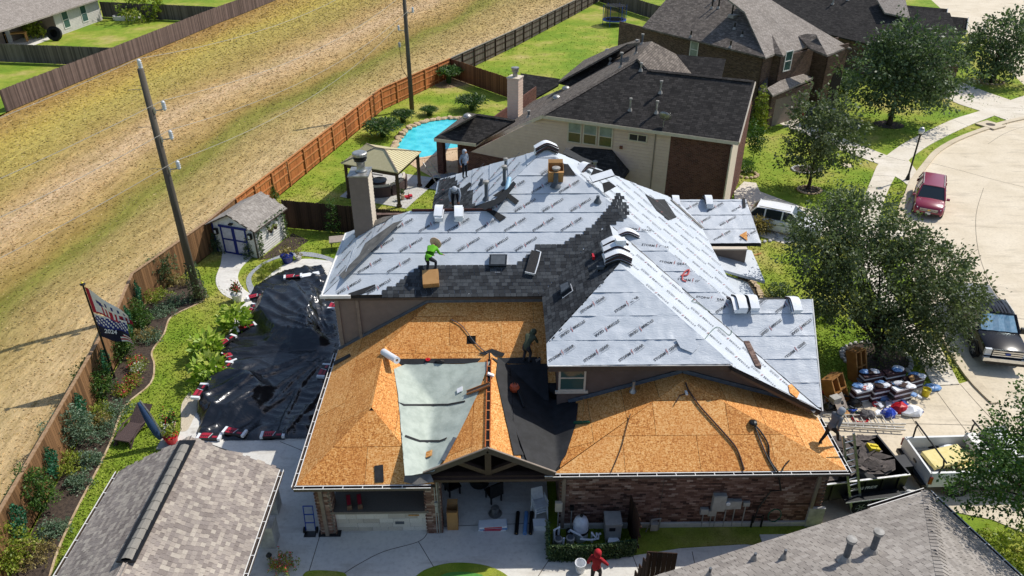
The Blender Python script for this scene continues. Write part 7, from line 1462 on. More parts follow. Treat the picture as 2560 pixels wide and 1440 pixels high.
def suv(label,pm,loc,rz,L=5.1,hw=.97,zt=1.72,face='chrome',rails=True,glass=None,group='cars on the street',emblem=True,box_roof=False):
    c = thing('parked_car',label,'car',loc,rz,group); c.scale = (.9,) * 3; f,r = L / 2,-L / 2
    secs = [body_sec(r,hw * .86,.42,.95),body_sec(r + .12,hw * .95,.3,1.06),body_sec(r + .8,hw,.24,1.1),body_sec(0,hw,.22,1.06),body_sec(f - 1.35,hw,.24,1.05),body_sec(f - .7,hw * .99,.26,1.0),body_sec(f - .22,hw * .95,.28,.9),body_sec(f - .04,hw * .86,.32,.74),body_sec(f,hw * .8,.38,.62)]
    loft(secs).build('body',pm,c,False,smooth=True,sharp=35)
    cabin(c,pm,(f - 1.25,1.04,f - 2.0,r + .55,r + .12,1.08,zt),glass or MT['glass'],hw * .92,hw * .74,(f - 2.55,f - 3.65))
    arches(c,(f - .95,r + 1.05),hw,.36)
    for x in (f - .95,r + 1.05):
        for y in (-hw + .1,hw - .1): wheel(c,x,y,.36)
    for sy in (-1,1):
        quad(c,[(f - .42,sy * hw * .95,.86),(f - .05,sy * hw * .74,.78),(f - .03,sy * hw * .74,.66),(f - .36,sy * hw * .97,.68)][::sy],MT['lampglass'],'headlight',.05); quad(c,[(r - .01,sy * hw * .82,.98),(r + .3,sy * hw * .97,1.0),(r + .3,sy * hw * .98,.8),(r - .01,sy * hw * .84,.78)][::-sy],MT['tail'],'tail_light',.05)
        MB().box((f - 1.45,sy * (hw + .1),1.08),(.14,.2,.14)).build('mirror',pm,c,False); MB().box((0,sy * (hw + .005),.72),(2.2,.012,.02)).build('door_trim',MT['blackp'],c,False)
        for x in (-.1,-1.0): MB().box((x,sy * (hw - .01),.9),(.2,.04,.035)).build('door_handle',MT[face],c,False)
    MB().box((f + .0,0,.66),(.05,hw * 1.2,.2)).build('grille',MT['blackp'],c,False); 
    for z in (.62,.7,.76): MB().box((f + .03,0,z),(.02,hw * 1.15,.02)).build('grille_bar',MT['chrome'],c,False)
    if emblem: MB().raw([(f + .05,-.12,.67),(f + .05,-.04,.72),(f + .05,-.04,.74),(f + .05,.04,.74),(f + .05,.04,.72),(f + .05,.12,.7),(f + .05,.12,.67),(f + .05,.04,.67),(f + .05,.04,.64),(f + .05,-.04,.64),(f + .05,-.04,.67)],[tuple(range(11))]).build('emblem',mat('gold_emblem',lin('c9a44a'),rough=.3,metal=.8),c,False)
    MB().box((f + .03,0,.46),(.02,.32,.15)).build('license_plate',MT['white'],c,False); MB().box((f + .0,0,.4),(.03,hw * 1.5,.1)).build('lower_grille',MT['blackp'],c,False); MB().box((r - .02,0,.75),(.02,.32,.15)).build('license_plate',MT['white'],c,False)
    return c
p_ = (at(2288,530,0) + at(2352,536,0)) / 2
suv('maroon three row SUV parked at the curb facing the camera',paint('maroon_paint','8a2740'),(27.3,43.7,0),rad(-118),group='cars on the street')
wc = suv('white crossover with black roof rails in the driveway behind the oak',paint('white_paint_car','e9eaeb',.25),(16.9,40.3,0),rad(-28),4.8,.95,1.66,group='cars on the street',emblem=False)
suv('dark grey car in the brick house driveway behind the oak',paint('grey_paint_car','3c4044',.25),at(2075,318,0),rad(-42),4.8,.95,1.6,group='cars on the street',emblem=False)
# pickups
def pickup(label,pm,loc,rz,L=6.3,hw=1.0,zt=1.95,cover=None,sunshade=False,front=True,r=.41,rack=False,group='pickup trucks',cab=2.5):
    c = thing('pickup_truck',label,'pickup',loc,rz,group); c.scale = (.9,) * 3; f,rr_ = L / 2,-L / 2; zb = 1.28; xb = f - 1.55 - cab + .35
    loft([body_sec(xb,hw,.48,zb,.04),body_sec(f - 1.6,hw,.46,zb,.04),body_sec(f - 1.2,hw,.46,1.27,.05),body_sec(f - .35,hw * .98,.5,1.2,.06),body_sec(f - .06,hw * .95,.52,1.12,.06),body_sec(f,hw * .92,.55,1.02)]).build('body',pm,c,False,smooth=True,sharp=35)
    # bed
    bl = xb - .05; 
    for sy in (-1,1):
        loft([[(rr_ + .05,sy * hw * .9,.5),(rr_ + .05,sy * hw,.6),(rr_ + .05,sy * hw,1.2),(rr_ + .05,sy * (hw - .04),1.3),(rr_ + .05,sy * (hw - .14),1.3),(rr_ + .05,sy * (hw - .14),.7)],[(bl,sy * hw * .9,.5),(bl,sy * hw,.6),(bl,sy * hw,1.2),(bl,sy * (hw - .04),1.3),(bl,sy * (hw - .14),1.3),(bl,sy * (hw - .14),.7)]]).build('bed_side',pm,c,False,sharp=30)
        quad(c,[(rr_ + .0,sy * hw * .99,1.15),(rr_ + .12,sy * (hw + .01),1.15),(rr_ + .12,sy * (hw + .01),.8),(rr_,sy * hw * .99,.8)][::-sy],MT['tail'],'tail_light',.05)
    MB().box(((rr_ + bl) / 2,0,.72),(bl - rr_ - .1,hw * 2 - .28,.06)).build('bed_floor',MT['plast'],c,False); MB().box((rr_ + .04,0,.94),(.08,hw * 1.9,.72)).build('tailgate',pm,c,False); MB().box((bl - .02,0,1.0),(.05,hw * 1.85,.6)).build('bed_front',pm,c,False)
    MB().box((rr_ - .06,0,.58),(.2,hw * 1.9,.18)).build('rear_bumper',MT['blackp'],c,False); MB().box((rr_ - .01,0,.98),(.03,.22,.09)).build('tailgate_handle',MT['blackp'],c,False); MB().box((rr_ - .17,.0,.62),(.02,.32,.15)).build('license_plate',MT['white'],c,False)
    if cover: MB().box(((rr_ + bl) / 2,0,1.31),(bl - rr_ - .04,hw * 2 - .06,.05)).build('tonneau_cover',cover,c,False)
    g = MT['glass']
    cabin(c,pm,(f - 1.5,1.26,f - 2.25,xb + .25,xb + .02,1.26,zt),g,hw * .93,hw * .78,(f - 2.75,f - 3.75) if cab > 2.2 else (f - 2.8,))
    if sunshade:
        a = V((f - 1.52,0,1.3)); b = V((f - 2.2,0,zt - .1))
        for k in range(6):
            y0,y1 = -hw * .82 + k * hw * .273,-hw * .82 + (k + 1) * hw * .273; dz = .02 if k % 2 else -.02
            MB().slab([(a.x + .015 + dz,y0,a.z + .02),(a.x + .015 - dz,y1,a.z + .02),(b.x + .02 - dz,y1 * .85,b.z),(b.x + .02 + dz,y0 * .85,b.z)],(.006,0,.006)).build('sunshade_panel',mat('sunshade',lin('a8cfd8'),lin('d5ecef'),ns=5,rough=.15,metal=.7) if k == 0 and 'sunshade' not in bpy.data.materials else bpy.data.materials['sunshade'],c,False)
    arches(c,(f - 1.05,rr_ + 1.35),hw,r)
    for x in (f - 1.05,rr_ + 1.35):
        for y in (-hw + .1,hw - .1): wheel(c,x,y,r,.26)
    for sy in (-1,1):
        MB().box((f - 1.75,sy * (hw + .16),1.32),(.16,.26,.3)).build('mirror',MT['blackp'] if front else pm,c,False); MB().box((f - .06,sy * hw * .82,.98),(.14,.3,.36)).build('headlight',MT['lampglass'],c,False); MB().box((f - 2.7,sy * (hw + .02),.42),(2.3,.14,.06)).build('side_step',MT['blackp'],c,False)
        for x in (f - 2.55,f - 3.5): MB().box((x,sy * (hw + .005),1.12),(.2,.04,.04)).build('door_handle',MT['chrome'],c,False)
        for x in (f - 1.75,f - 2.75,f - 3.7): MB().box((x,sy * (hw + .002),.85),(.012,.012,.75)).build('door_seam',MT['blackp'],c,False)
    gl = MB().box((f + .0,0,.98),(.08,hw * 1.3,.4)).build('grille',MT['blackp'],c,False)
    for z in (.86,.98,1.1): MB().box((f + .045,0,z),(.04,hw * 1.3,.07)).build('grille_bar',MT['chrome'],gl,False)
    MB().lathe((f + .08,0,1.0),[(.0,0),(.13,.0),(.13,.02),(0,.02)],20,0,Matrix.Diagonal((1,1,.45,1)) @ Matrix.Rotation(rad(90),4,'Y')).build('emblem',MT['blue'],gl,False)
    MB().box((f + .08,0,.66),(.22,hw * 2.0,.2)).build('front_bumper',MT['chrome'],c,False); MB().box((f + .12,0,.5),(.16,hw * 1.7,.14)).build('lower_bumper',MT['blackp'],c,False); [MB().beam((f - 1.3,s_ * .42,1.27),(f - .4,s_ * .32,1.2),.05,.03).build('hood_crease',pm,c,False) for s_ in (-1,1)]
    for k in range(7): MB().box(((f - 2.3 + xb + .3) / 2,-.5 + k * .166,zt + .035),(1.6,.03,.02)).build('roof_ridge',pm,c,False)
    if rack:
        for x in (rr_ + .35,bl - .2):
            for sy in (-1,1): MB().tube([(x,sy * (hw - .08),1.3),(x + .02,sy * (hw - .02),1.75),(x,sy * (hw - .1),1.98)],.035,7).build('rack_post',MT['black'],c,False)
            MB().tube([(x,-(hw + .1),1.98),(x,hw + .1,1.98)],.035,7).build('rack_bar',MT['black'],c,False)
        MB().box((bl - .25,0,1.3),(.42,hw * 1.8,.35)).build('tool_box',MT['white'],c,False)
    return c
tf = at(2500,918,.4); d_ = V((math.cos(rad(-72)),math.sin(rad(-72)),0))
pickup('dark navy crew cab pickup with silver windshield shade parked at the curb',mat('navy_paint',lin('10131c'),lin('0d0f16'),rough=.22,spec=.25),V((22.75,29.25,0)),rad(-102),6.3,1.05,1.98,cover=mat('tonneau',lin('6e7175'),lin('5c5f63'),rough=.7),sunshade=True,group='pickup trucks',cab=2.7)
wp = at(2290,1165,.6); d_ = V((math.cos(rad(-25)),math.sin(rad(-25)),0)); rzp = rad(1.5)
d_ = V((math.cos(rzp),math.sin(rzp),0))
wpk = pickup('white work pickup with black ladder rack hitched before the dump trailer',paint('work_white','dfe0dc',.35),V((17.75,20.1,0)),rzp,6.1,1.1,1.9,r=.42,rack=True,cab=1.9)
L0 = wpk.location; Rz = Matrix.Rotation(rzp,4,'Z')
def inbed(x,y,z): return V(L0) + (Rz @ V((x,y,z))) * .9
tag(MB().obox(Matrix.Translation(inbed(-1.9,-.1,1.22)) @ Rz @ Matrix.Rotation(.12,4,'X') @ Matrix.Rotation(.2,4,'Z'),1.5,.75,.16).build('foam_block',MT['foam']),'yellow foam pad lying in the white pickup bed','foam pad'); tag(MB().obox(Matrix.Translation(inbed(-1.0,-.2,1.02)) @ Rz @ Matrix.Rotation(-.1,4,'X'),1.0,1.1,.12).build('foam_block',MT['foam']),'pale foam slab behind the yellow pad in the pickup bed','foam pad')
for k,(x,y,m_,lb) in enumerate(((-2.6,.3,'black','black tool bag at the tailgate of the white pickup'),(-1.3,.6,'wrap','clear plastic bundle along the pickup bed side'),(-2.5,-.5,'iron','dark tool pile at the near bed corner of the white pickup'))): tag(MB().lathe(inbed(x,y,.76),[(.3,0),(.33,.14),(.2,.3),(0,.33)],8,0,Matrix.Diagonal((1.2,.7,1,1))).build('tool_bag',MT[m_]),lb,'bag')
# ---------------------------------------------------------------- dump trailer with torn-off shingles
ta,tb_,tc,td = at(2068,1125,1.35),at(2250,1180,1.35),at(2232,1095,1.35),at(2060,1240,.9)
tl = thing('dump_trailer','black dump trailer full of torn shingles beside the brick wall','trailer',(12.4,19.6,0),rad(8),None); TL,TW,TZ0,TZ1 = 3.1,1.95,.6,1.35
blkp = mat('trailer_black',lin('15171a'),lin('1e2023'),ns=3,rough=.35)
MB().box((0,0,TZ0 + .04),(TL,TW,.08)).build('floor',blkp,tl,False)
for sy in (-1,1):
    w_ = MB().box((0,sy * TW / 2,(TZ0 + TZ1) / 2),(TL,.05,TZ1 - TZ0)).build('side_wall',blkp,tl,False); MB().box((0,sy * (TW / 2 + .02),TZ1 + .03),(TL + .1,.07,.05)).build('top_rail',MT['alu'] if sy < 0 else blkp,w_,False)
    for k in range(5): MB().box((-TL / 2 + .3 + k * .62,sy * (TW / 2 + .05),(TZ0 + TZ1) / 2),(.06,.05,TZ1 - TZ0)).build('side_rib',blkp,w_,False)
    MB().box((.2,sy * (TW / 2 + .2),.78),(2.1,.34,.04)).build('fender',blkp,tl,False); MB().box((.2,sy * (TW / 2 + .37),.76),(2.1,.02,.05)).build('reflector_strip',MT['white'],tl,False)
    for x in (-.15,.68): wheel(tl,x,sy * (TW / 2 + .2),.32,.2)
MB().box((TL / 2,0,(TZ0 + TZ1) / 2 + .05),(.06,TW,TZ1 - TZ0 + .1)).build('front_wall',blkp,tl,False); MB().box((-TL / 2,0,(TZ0 + TZ1) / 2),(.05,TW,TZ1 - TZ0)).build('rear_gate',blkp,tl,False); MB().beam((TL / 2,-.5,.55),(TL / 2 + 1.2,0,.5),.1,.12).beam((TL / 2,.5,.55),(TL / 2 + 1.2,0,.5),.1,.12).build('tongue',blkp,tl,False); MB().box((TL / 2 + .55,0,.8),(.5,.6,.4)).build('hydraulic_box',blkp,tl,False)
wheel(tl,1.5,-(TW / 2 + .3),.32,.2); MB().box((1.5,-(TW / 2 + .1),.8),(.1,.2,.1)).build('spare_bracket',blkp,tl,False)
tx = text_mesh('trailer_lettering','TEXAS PRIDE',.17,MT['white'],.004,.2); o = link('trailer_lettering',tx,tl,False); o.matrix_basis = Matrix.Translation((-.1,-(TW / 2 + .085),1.05)) @ Matrix.Rotation(rad(90),4,'X')
LT = tl.location; RT = Matrix.Rotation(rad(8),4,'Z'); r9 = random.Random(4)
scrm = mat('torn_shingle',lin('6b625d'),lin('4a4440'),ns=6,rough=.95,bump=.5,bs=60,tint=.7)
for k in range(110):
    x,y = r9.uniform(-TL / 2 + .3,TL / 2 - .5),r9.uniform(-TW / 2 + .25,TW / 2 - .25); z = TZ0 + .25 + .35 * (1 - (x / 2.2) ** 2) + .27 + r9.uniform(0,.2); mb = MB(); n = r9.randint(4,6); pts = []
    for i in range(n): a = 2 * math.pi * i / n + r9.uniform(-.3,.3); rr_ = r9.uniform(.16,.4); pts.append((rr_ * math.cos(a) * 1.3,rr_ * math.sin(a) * .8,r9.uniform(-.03,.05)))
    mb.slab(pts,(0,0,-.012),0,None,r9.random()); o = mb.build('shingle_scrap',scrm,None); o.matrix_basis = Matrix.Translation(V(LT) + RT @ V((x,y,z))) @ RT @ Matrix.Rotation(r9.uniform(0,6),4,'Z') @ Matrix.Rotation(r9.uniform(-.35,.35),4,'X') @ Matrix.Rotation(r9.uniform(-.3,.3),4,'Y'); tag(o,'torn dark shingle piece heaped in the dump trailer','shingle','torn shingles in the dump trailer')
o = tag(MB().box((0,0,0),(.42,.3,.22)).box((0,0,.14),(.3,.06,.05)).build('tool_case',MT['yellow']),'yellow tool case on the shingle heap in the trailer','tool case'); o.matrix_basis = Matrix.Translation(V(LT) + RT @ V((.85,.2,TZ0 + 1.0))) @ RT @ Matrix.Rotation(.3,4,'Y')
# ---------------------------------------------------------------- ladders
def ladder(name,label,a,b,wd=.42,rung=.3,mt='alu',side=None,group='ladders'):
    a,b = V(a),V(b); d = (b - a).normalized(); s = V(side).normalized() if side else d.cross(V((0,0,1))).normalized(); o = thing(name,label,'ladder',a,0,group)
    for k in (-1,1): MB().beam(a + s * wd / 2 * k,b + s * wd / 2 * k,.03,.08).build('rail',MT[mt],o)
    n = int((b - a).length / rung)
    for i in range(1,n): p = a + d * (i * rung); MB().beam(p - s * wd / 2,p + s * wd / 2,.03,.03).build('rung',MT[mt],o)
    return o
ladder('extension_ladder','aluminium extension ladder lying beside the driveway supplies',at(2062,1047,.12),at(2258,1050,.12),.5); ladder('extension_ladder','second aluminium ladder lying in front of the first one',at(2062,1060,.2),at(2262,1072,.2),.16)
l0 = at(2142,1282); l1 = V((11.2,18.3,3.75)); ladder('leaning_ladder','ladder with red feet leaning on the eave corner by the trailer',l0,l1,.42,.3,'alu',(.9,.3,0)); lc = l0.lerp(l1,.82); 
l0 = at(1108,468); l1 = aty(1066,405,l0.y + .8); ladder('roof_ladder','ladder leaning against the far eave by the gazebo',l0,l1,.5,.4,'alu',(1,.3,0))
# ---------------------------------------------------------------- roofing supplies on the driveway
def sack(c,sx,sy,sz,m_,name,label,cat='bag',rz=0.,seed=1,group=None):
    r_ = random.Random(seed); mb = MB(); n = 12; rows = [(0,.85),(.2,1),(.5,.98),(.8,.7),(1,.15)]
    ring = [[V((c[0] + (sx / 2) * k * math.cos(2 * math.pi * i / n + rz) * r_.uniform(.82,1.12),c[1] + (sy / 2) * k * math.sin(2 * math.pi * i / n + rz) * r_.uniform(.82,1.12),c[2] + sz * h * r_.uniform(.9,1.1))) for i in range(n)] for h,k in rows]
    for a,b in zip(ring,ring[1:]):
        for i in range(n): mb.poly((a[i],a[(i + 1) % n],b[(i + 1) % n],b[i]))
    mb.poly(ring[-1]); return tag(mb.build(name,m_),label,cat,group)
wb_ = mat('wrapped_shingles',lin('d8dbe0'),lin('b9402f'),ns=3.5,rough=.35,lo=.6,hi=.66); wbk = mat('bundle_side',lin('2a2a2e'),lin('5a3238'),ns=14,rough=.5,sx=(1,1,6))
ORD = ['lowest','second','third','fourth','fifth','sixth','seventh','eighth']
for si,(u,v,nlay,rz,wh) in enumerate(((2150,1000,7,.12,'nearest the wooden cabinet'),(2195,998,8,.12,'second from the wooden cabinet'),(2245,1000,8,.18,'next to the yellow bucket'),(2170,968,8,.12,'behind the first stack'),(2225,960,8,.12,'behind the second stack'),(2275,968,6,.2,'at the street end of the pile'))):
    c_ = at(u,v)
    for k in range(nlay):
        o = tag(MB().box((0,0,0),(.95,.36,.08)).build('shingle_bundle',MT['wrap'] if (k + si) % 3 == 0 else wbk),f'{ORD[k]} wrapped shingle bundle counted up the driveway stack {wh}','bundle',f'driveway stack {wh}'); o.matrix_basis = Matrix.Translation((c_.x + R.uniform(-.02,.02),c_.y + R.uniform(-.02,.02),.07 + k * .09)) @ Matrix.Rotation(rz + rad(8) + R.uniform(-.03,.03),4,'Z')
    for j in range(3): sack((c_.x + R.uniform(-.3,.3),c_.y + R.uniform(-.1,.1),.06 + nlay * .09),.5,.35,.1,[MT['wrap'],MT['lblue'],wb_,MT['rope']][(si + j) % 4],'wrapper_scrap',f'crumpled {["white", "pale blue", "red and white", "dark"][(si + j) % 4]} wrapper on the stack {wh}','wrapper',0,si * 3 + j,f'wrappers on the stack {wh}')
cabm = mat('cabinet_wood',lin('a2733a'),lin('8a5f2e'),ns=3,rough=.7)
for u,v,w_,h_,tl_,rz,lb in ((2098,1010,.85,1.25,-.5,.7,'tan wooden cabinet frame tilted toward the stacks'),(2145,950,.6,1.4,-.35,.5,'dark wooden door panel standing behind the tan cabinet')):
    c_ = at(u,v); o = thing('wooden_cabinet',lb,'cabinet',c_,rz); M0 = Matrix.Rotation(tl_,4,'X'); mm = cabm if 'tan' in lb else mat('dark_cabinet',lin('5f3f26'),lin('4a311f'),ns=3,rough=.6)
    for x in (-w_ / 2,0,w_ / 2): MB().obox(M0 @ Matrix.Translation((x,0,h_ / 2)),.07,.5,h_).build('side_panel',mm,o,False)
    for z in (.04,h_ * .5,h_): MB().obox(M0 @ Matrix.Translation((0,0,z)),w_,.5,.05).build('shelf',mm,o,False)
    MB().obox(M0 @ Matrix.Translation((0,.24,h_ / 2)),w_,.02,h_).build('back_panel',mm,o,False)
c_ = at(2102,1035); tag(MB().obox(Matrix.Translation((c_.x,c_.y + .2,.35)) @ Matrix.Rotation(.7,4,'Z') @ Matrix.Rotation(-.6,4,'X'),.7,.02,.8).build('sheet_panel',mat('tan_panel',lin('a89a8c'),rough=.5)),'plain tan panel leaning on the wooden cabinet','panel')
sack((*at(2220,1040)[:2],.03),.62,.5,.35,mat('blue_bag',lin('2546b8'),lin('d6dcea'),ns=4,rough=.5,lo=.5,hi=.62),'cooler_bag','blue and white printed bag before the stacks','bag',0,5); MB; sack((*at(2246,1030)[:2],.06),.75,.55,.4,MT['redp'],'red_tarp','crumpled red tarp beside the blue bag','tarp',0,6); sack((*at(2275,1035)[:2],.03),1.0,.6,.35,MT['wrap'],'clear_plastic','heap of clear white plastic beside the red tarp','plastic',0,7); sack((*at(2165,1042)[:2],.03),.7,.5,.3,mat('grey_bag',lin('6f6c6c'),lin('4c494b'),rough=.7),'work_bag','grey patterned work bag before the stacks','bag',0,8); sack((*at(2135,1015)[:2],.03),.6,.4,.35,MT['black'],'trash_bag','black bag under the tilted cabinet','bag',0,9); sack((*at(2068,985)[:2],.03),.5,.4,.5,MT['redp'],'gas_can','red fuel can bundle by the gable corner','can',0,10); sack((*at(2205,1000)[:2],.05),.6,.4,.25,MT['lblue'],'blue_sheet','pale blue plastic sheet over the middle stack','plastic',0,11); sack((*at(2330,972)[:2],.03),.8,.5,.16,MT['lblue'],'blue_wrap','pale blue plastic wrap on the concrete by the yellow bucket','plastic',0,12)
c_ = at(2312,990); yb_ = thing('yellow_bucket','yellow bucket standing on the driveway','bucket',c_); MB().lathe(c_,[(.14,.03),(.18,.38),(.16,.38),(.14,.3),(0,.3)],14).build('pail',MT['yellow'],yb_); MB().tube([c_ + V((-.17,0,.36)),c_ + V((0,-.1,.3)),c_ + V((.17,0,.36))],.01,5).build('handle',MT['galv'],yb_)
c_ = at(2080,1025); gn = thing('air_compressor','black air compressor with grey engine by the gable corner','compressor',c_,.4); MB().lathe((0,0,.28),[(.0,-.42),(.16,-.4),(.18,-.3),(.18,.3),(.16,.4),(0,.42)],14,0,Matrix.Rotation(rad(90),4,'Y')).build('tank',MT['black'],gn,False); MB().box((0,0,.58),(.4,.3,.26)).build('engine',MT['plast'],gn,False); MB().tube([(-.45,-.15,.3),(-.5,-.15,.8),(-.5,.15,.8),(-.45,.15,.3)],.02,6).build('handle',MT['black'],gn,False)
for y in (-.22,.22): MB().lathe((.3,y,.13),[(.13,-.04),(.13,.04)],12,0,Matrix.Rotation(rad(90),4,'X')).build('wheel',MT['tyre'],gn,False)
for k,(m_,lb,u,v) in enumerate((('green','green air hose coiled on the driveway',2125,1035),('redp','red air hose coiled beside the green hose',2150,1050))):
    c_ = at(u,v); pts = [(c_.x + (.3 + .05 * math.sin(i * .9)) * math.cos(i * .5),c_.y + (.22 + .04 * math.cos(i * 1.3)) * math.sin(i * .5),.05 + .01 * (i % 5)) for i in range(60)]; tag(MB().tube(pts,.014,5).build('air_hose',MT[m_]),lb,'hose')

r8 = random.Random(12); scm = [MT['wrap'],MT['lblue'],MT['black'],MT['redp'],MT['card'],MT['iron'],wb_,MT['blue']]
for k in range(34):
    q = at(r8.uniform(2085,2300),r8.uniform(955,1046)); z = .06 if q.y < at(2200,1010).y else .06 + .55 * r8.random(); mb = MB(); n = r8.randint(5,8); h_ = r8.uniform(.03,.14)
    pts = [(r8.uniform(.1,.26) * math.cos(2 * math.pi * i / n),r8.uniform(.08,.18) * math.sin(2 * math.pi * i / n),h_ * r8.uniform(.5,1.2)) for i in range(n)]; mb.slab(pts,(0,0,-.02)); mb.tube([(0,0,.0),(.1,.05,h_),(.18,-.04,h_ * .6)],[.06,.05,.02],6)
    o = mb.build('loose_scrap',scm[r8.randrange(8)]); o.matrix_basis = Matrix.Translation((q.x,q.y,z)) @ Matrix.Rotation(r8.uniform(0,6),4,'Z') @ Matrix.Rotation(r8.uniform(-.4,.4),4,'X'); tag(o,'loose wrapper or scrap strewn over the driveway supply pile','scrap','scraps strewn round the driveway stacks')

# ---------------------------------------------------------------- roofing gear on our roof
def archmesh(L=.98,W=.33,T=.075,m=.58,n=12,sag=0.):
    mb = MB(); rows = []
    for i in range(n + 1):
        s = -L / 2 + L * i / n; dz = -m * (math.sqrt(s * s + .02) - .14) + sag * (s / L * 2) ** 4 * .04; rows.append((s,dz))
    for (s0,z0),(s1,z1) in zip(rows,rows[1:]):
        for y0,y1,za,zb,k in ((-W / 2,W / 2,T,T,0),): mb.poly([(s0,y0,z0 + T),(s1,y0,z1 + T),(s1,y1,z1 + T),(s0,y1,z0 + T)],0)
        for y,sg in ((-W / 2,1),(W / 2,-1)):
            a = [(s0,y,z0),(s1,y,z1),(s1,y,z1 + T),(s0,y,z0 + T)]; mb.poly(a if sg > 0 else a[::-1],1)
    for s,z,sg in ((rows[0][0],rows[0][1],1),(rows[-1][0],rows[-1][1],-1)):
        a = [(s,W / 2,z),(s,-W / 2,z),(s,-W / 2,z + T),(s,W / 2,z + T)]; mb.poly(a if sg > 0 else a[::-1],0)
    return mb
AR = archmesh().mesh('shingle_bundle',[MT['wrap'],MT['asph']],sharp=40); AR2 = archmesh(.98,.33,.075,.58,12).mesh('shingle_bundle',[MT['wrap'],wbk],sharp=40); FL = archmesh(.98,.33,.08,.0).mesh('shingle_bundle',[MT['wrap'],MT['asph']],sharp=40)
def stack(p,rz,n,label,mesh=None,tilt=None,group='shingle bundles on the silver roof'):
    for k in range(n):
        o = link('shingle_bundle',(AR,AR2)[k % 2] if mesh is None else mesh); tag(o,label + ('' if n == 1 else ', ' + ('topmost' if k == n - 1 else ORD[k] + (' from below' if k else ''))),'bundle',group)
        o.matrix_basis = Matrix.Translation(V(p) + V((R.uniform(-.03,.03),R.uniform(-.03,.03),.05 + k * .085))) @ (tilt or Matrix.Rotation(rz + R.uniform(-.08,.08),4,'Z'))
ry = rad(90)
for (u,v,zf,n,rz,lb) in ((1100,531,7.5,3,ry,'white shingle bundle before the bending roofer'),(1148,531,7.5,3,ry,'white shingle bundle by the bending roofer on the red ridge'),(1838,757,5.45,2,ry,'dark faced shingle bundle at the inner end of the garage ridge'),(1850,757,5.45,3,ry,'white shingle bundle second on the garage ridge'),(1880,757,5.45,3,ry,'white shingle bundle third on the garage ridge'),(1983,757,5.43,2,ry,'white shingle bundle alone near the end of the garage ridge'),(1687,503,5.3,3,ry,'white shingle bundle at the inner end of the entry ridge'),(1768,503,5.3,3,ry,'white shingle bundle in the middle of the entry ridge')):
    stack(at(u,v,zf),rz,n,lb)
pk0 = V((1.88,30.1,9.05)); stack(pk0,rad(10),4,'shingle bundle on the very peak of the roof'); MB().tube([pk0 + V((x,.05,.55 - abs(x) * .35)) for x in (-.5,-.3,0,.3,.5)],.03,6); stack(onp(ME,1462,428) + V((0,0,.1)),rad(45),3,'shingle bundle on the hip by the open cardboard box')
q = RP(PP(M_,MPOLY)); stack(V((0,0,0)),0,1,'loose white bundle sliding near the dark hip shingles',FL,Matrix.Translation(onp(M_,1503,447,.06)) @ (q.M((0,0),0,rad(20)).to_3x3().to_4x4()))
stack(V((4.9,26.4,6.95)),rad(5),2,'shingle bundle where the wing ridge meets the main roof')
for y,n,lb in ((25.0,4,'upper'),(24.45,4,'middle'),(23.9,4,'lower')): stack(V((4.23,y,7.17)),rad(R.uniform(-6,6)),n,f'shingle bundle in the {lb} pile on the wing ridge')
c_ = V((4.35,24.5,7.62)); tag(MB().box(c_,(.36,.3,.22),.1).build('white_box',MT['wrap']),'small white carton on top of the wing ridge bundles','box')
for (x,y,m_,lb) in ((3.45,24.75,'redp','red nail gun left of the wing ridge bundles'),(3.6,23.75,'iron','grey nail gun below the wing ridge bundles')):
    p = pz(WLp,x,y,.06); o = thing('nail_gun',lb,'nail gun',p,R.random() * 3); MB().box((0,0,.08),(.28,.09,.12)).build('body',MT[m_],o,False); MB().box((-.05,0,-.0),(.08,.05,.18)).build('handle',MT['black'],o,False); MB().lathe((.16,0,.03),[(.07,0),(.07,.09)],10).build('magazine',MT['black'],o,False)
# pipes and vents
def rpipe(pl,u,v,h,r_,lb,cap=True,m_='iron'):
    p = onp(pl,u,v,.03); o = thing('vent_pipe',lb,'vent pipe',p,0,'vent pipes on the silver roof'); MB().lathe(p,[(r_ * 2.4,-.02),(r_ * 1.6,.08),(r_,.14),(r_,h)],12).build('pipe',MT[m_],o,smooth=True,sharp=40)
    if cap: MB().lathe(p,[(r_ * 1.3,h - .05),(r_ * 1.7,h),(r_ * 1.7,h + .06),(0,h + .1)],12).build('cap',MT['lead'],o)
rpipe(M_,1389,466,.75,.1,'grey capped vent pipe before the open cardboard box'); rpipe(ML,1262,462,.75,.07,'tall vent pipe by the pale blue roll'); rpipe(ML,1217,500,.75,.075,'vent pipe above the red ridge board'); rpipe(ML,1265,425,.45,.055,'short vent pipe high on the left slope'); rpipe(ML,1205,462,.25,.07,'stubby vent on the left slope',False); rpipe(M_,1494,505,.25,.07,'stubby vent beside the hip shingles',False); rpipe(GL,1583,980,.45,.055,'shiny metal vent stub on the board roof',False,'galv')
def boxvent(pl,pts,label,m_='black'):
    p = [onp(pl,u,v,.03) for u,v in pts]; nrm = V((-pl[1],-pl[3],1)).normalized(); o = thing('roof_vent',label,'roof vent',p[0],0,'low box vents'); nn = (p[1] - p[0]).cross(p[2] - p[0]); p = p if nn.dot(nrm) > 0 else p[::-1]
    c = sum(p,V((0,0,0))) / len(p); MB().slab([c + (x - c) * 1.12 for x in p],-nrm * .01).build('flange',MT['pvc'],o); MB().slab([x + nrm * .16 for x in p],-nrm * .15).build('housing',mat('vent_black',lin('1b2026'),lin('262c33'),rough=.35) if 'vent_black' not in bpy.data.materials else bpy.data.materials['vent_black'],o); MB().slab([c + (x - c) * .8 + nrm * .175 for x in p],-nrm * .012).build('lid',MT['iron'],o)
boxvent(M_,[(1224,642),(1268,642),(1266,670),(1222,670)],'black box vent at the edge of the new shingles'); boxvent(WLp,[(1404,722),(1427,712),(1432,728),(1408,745)],'dark blue box vent on the shingled wing slope')
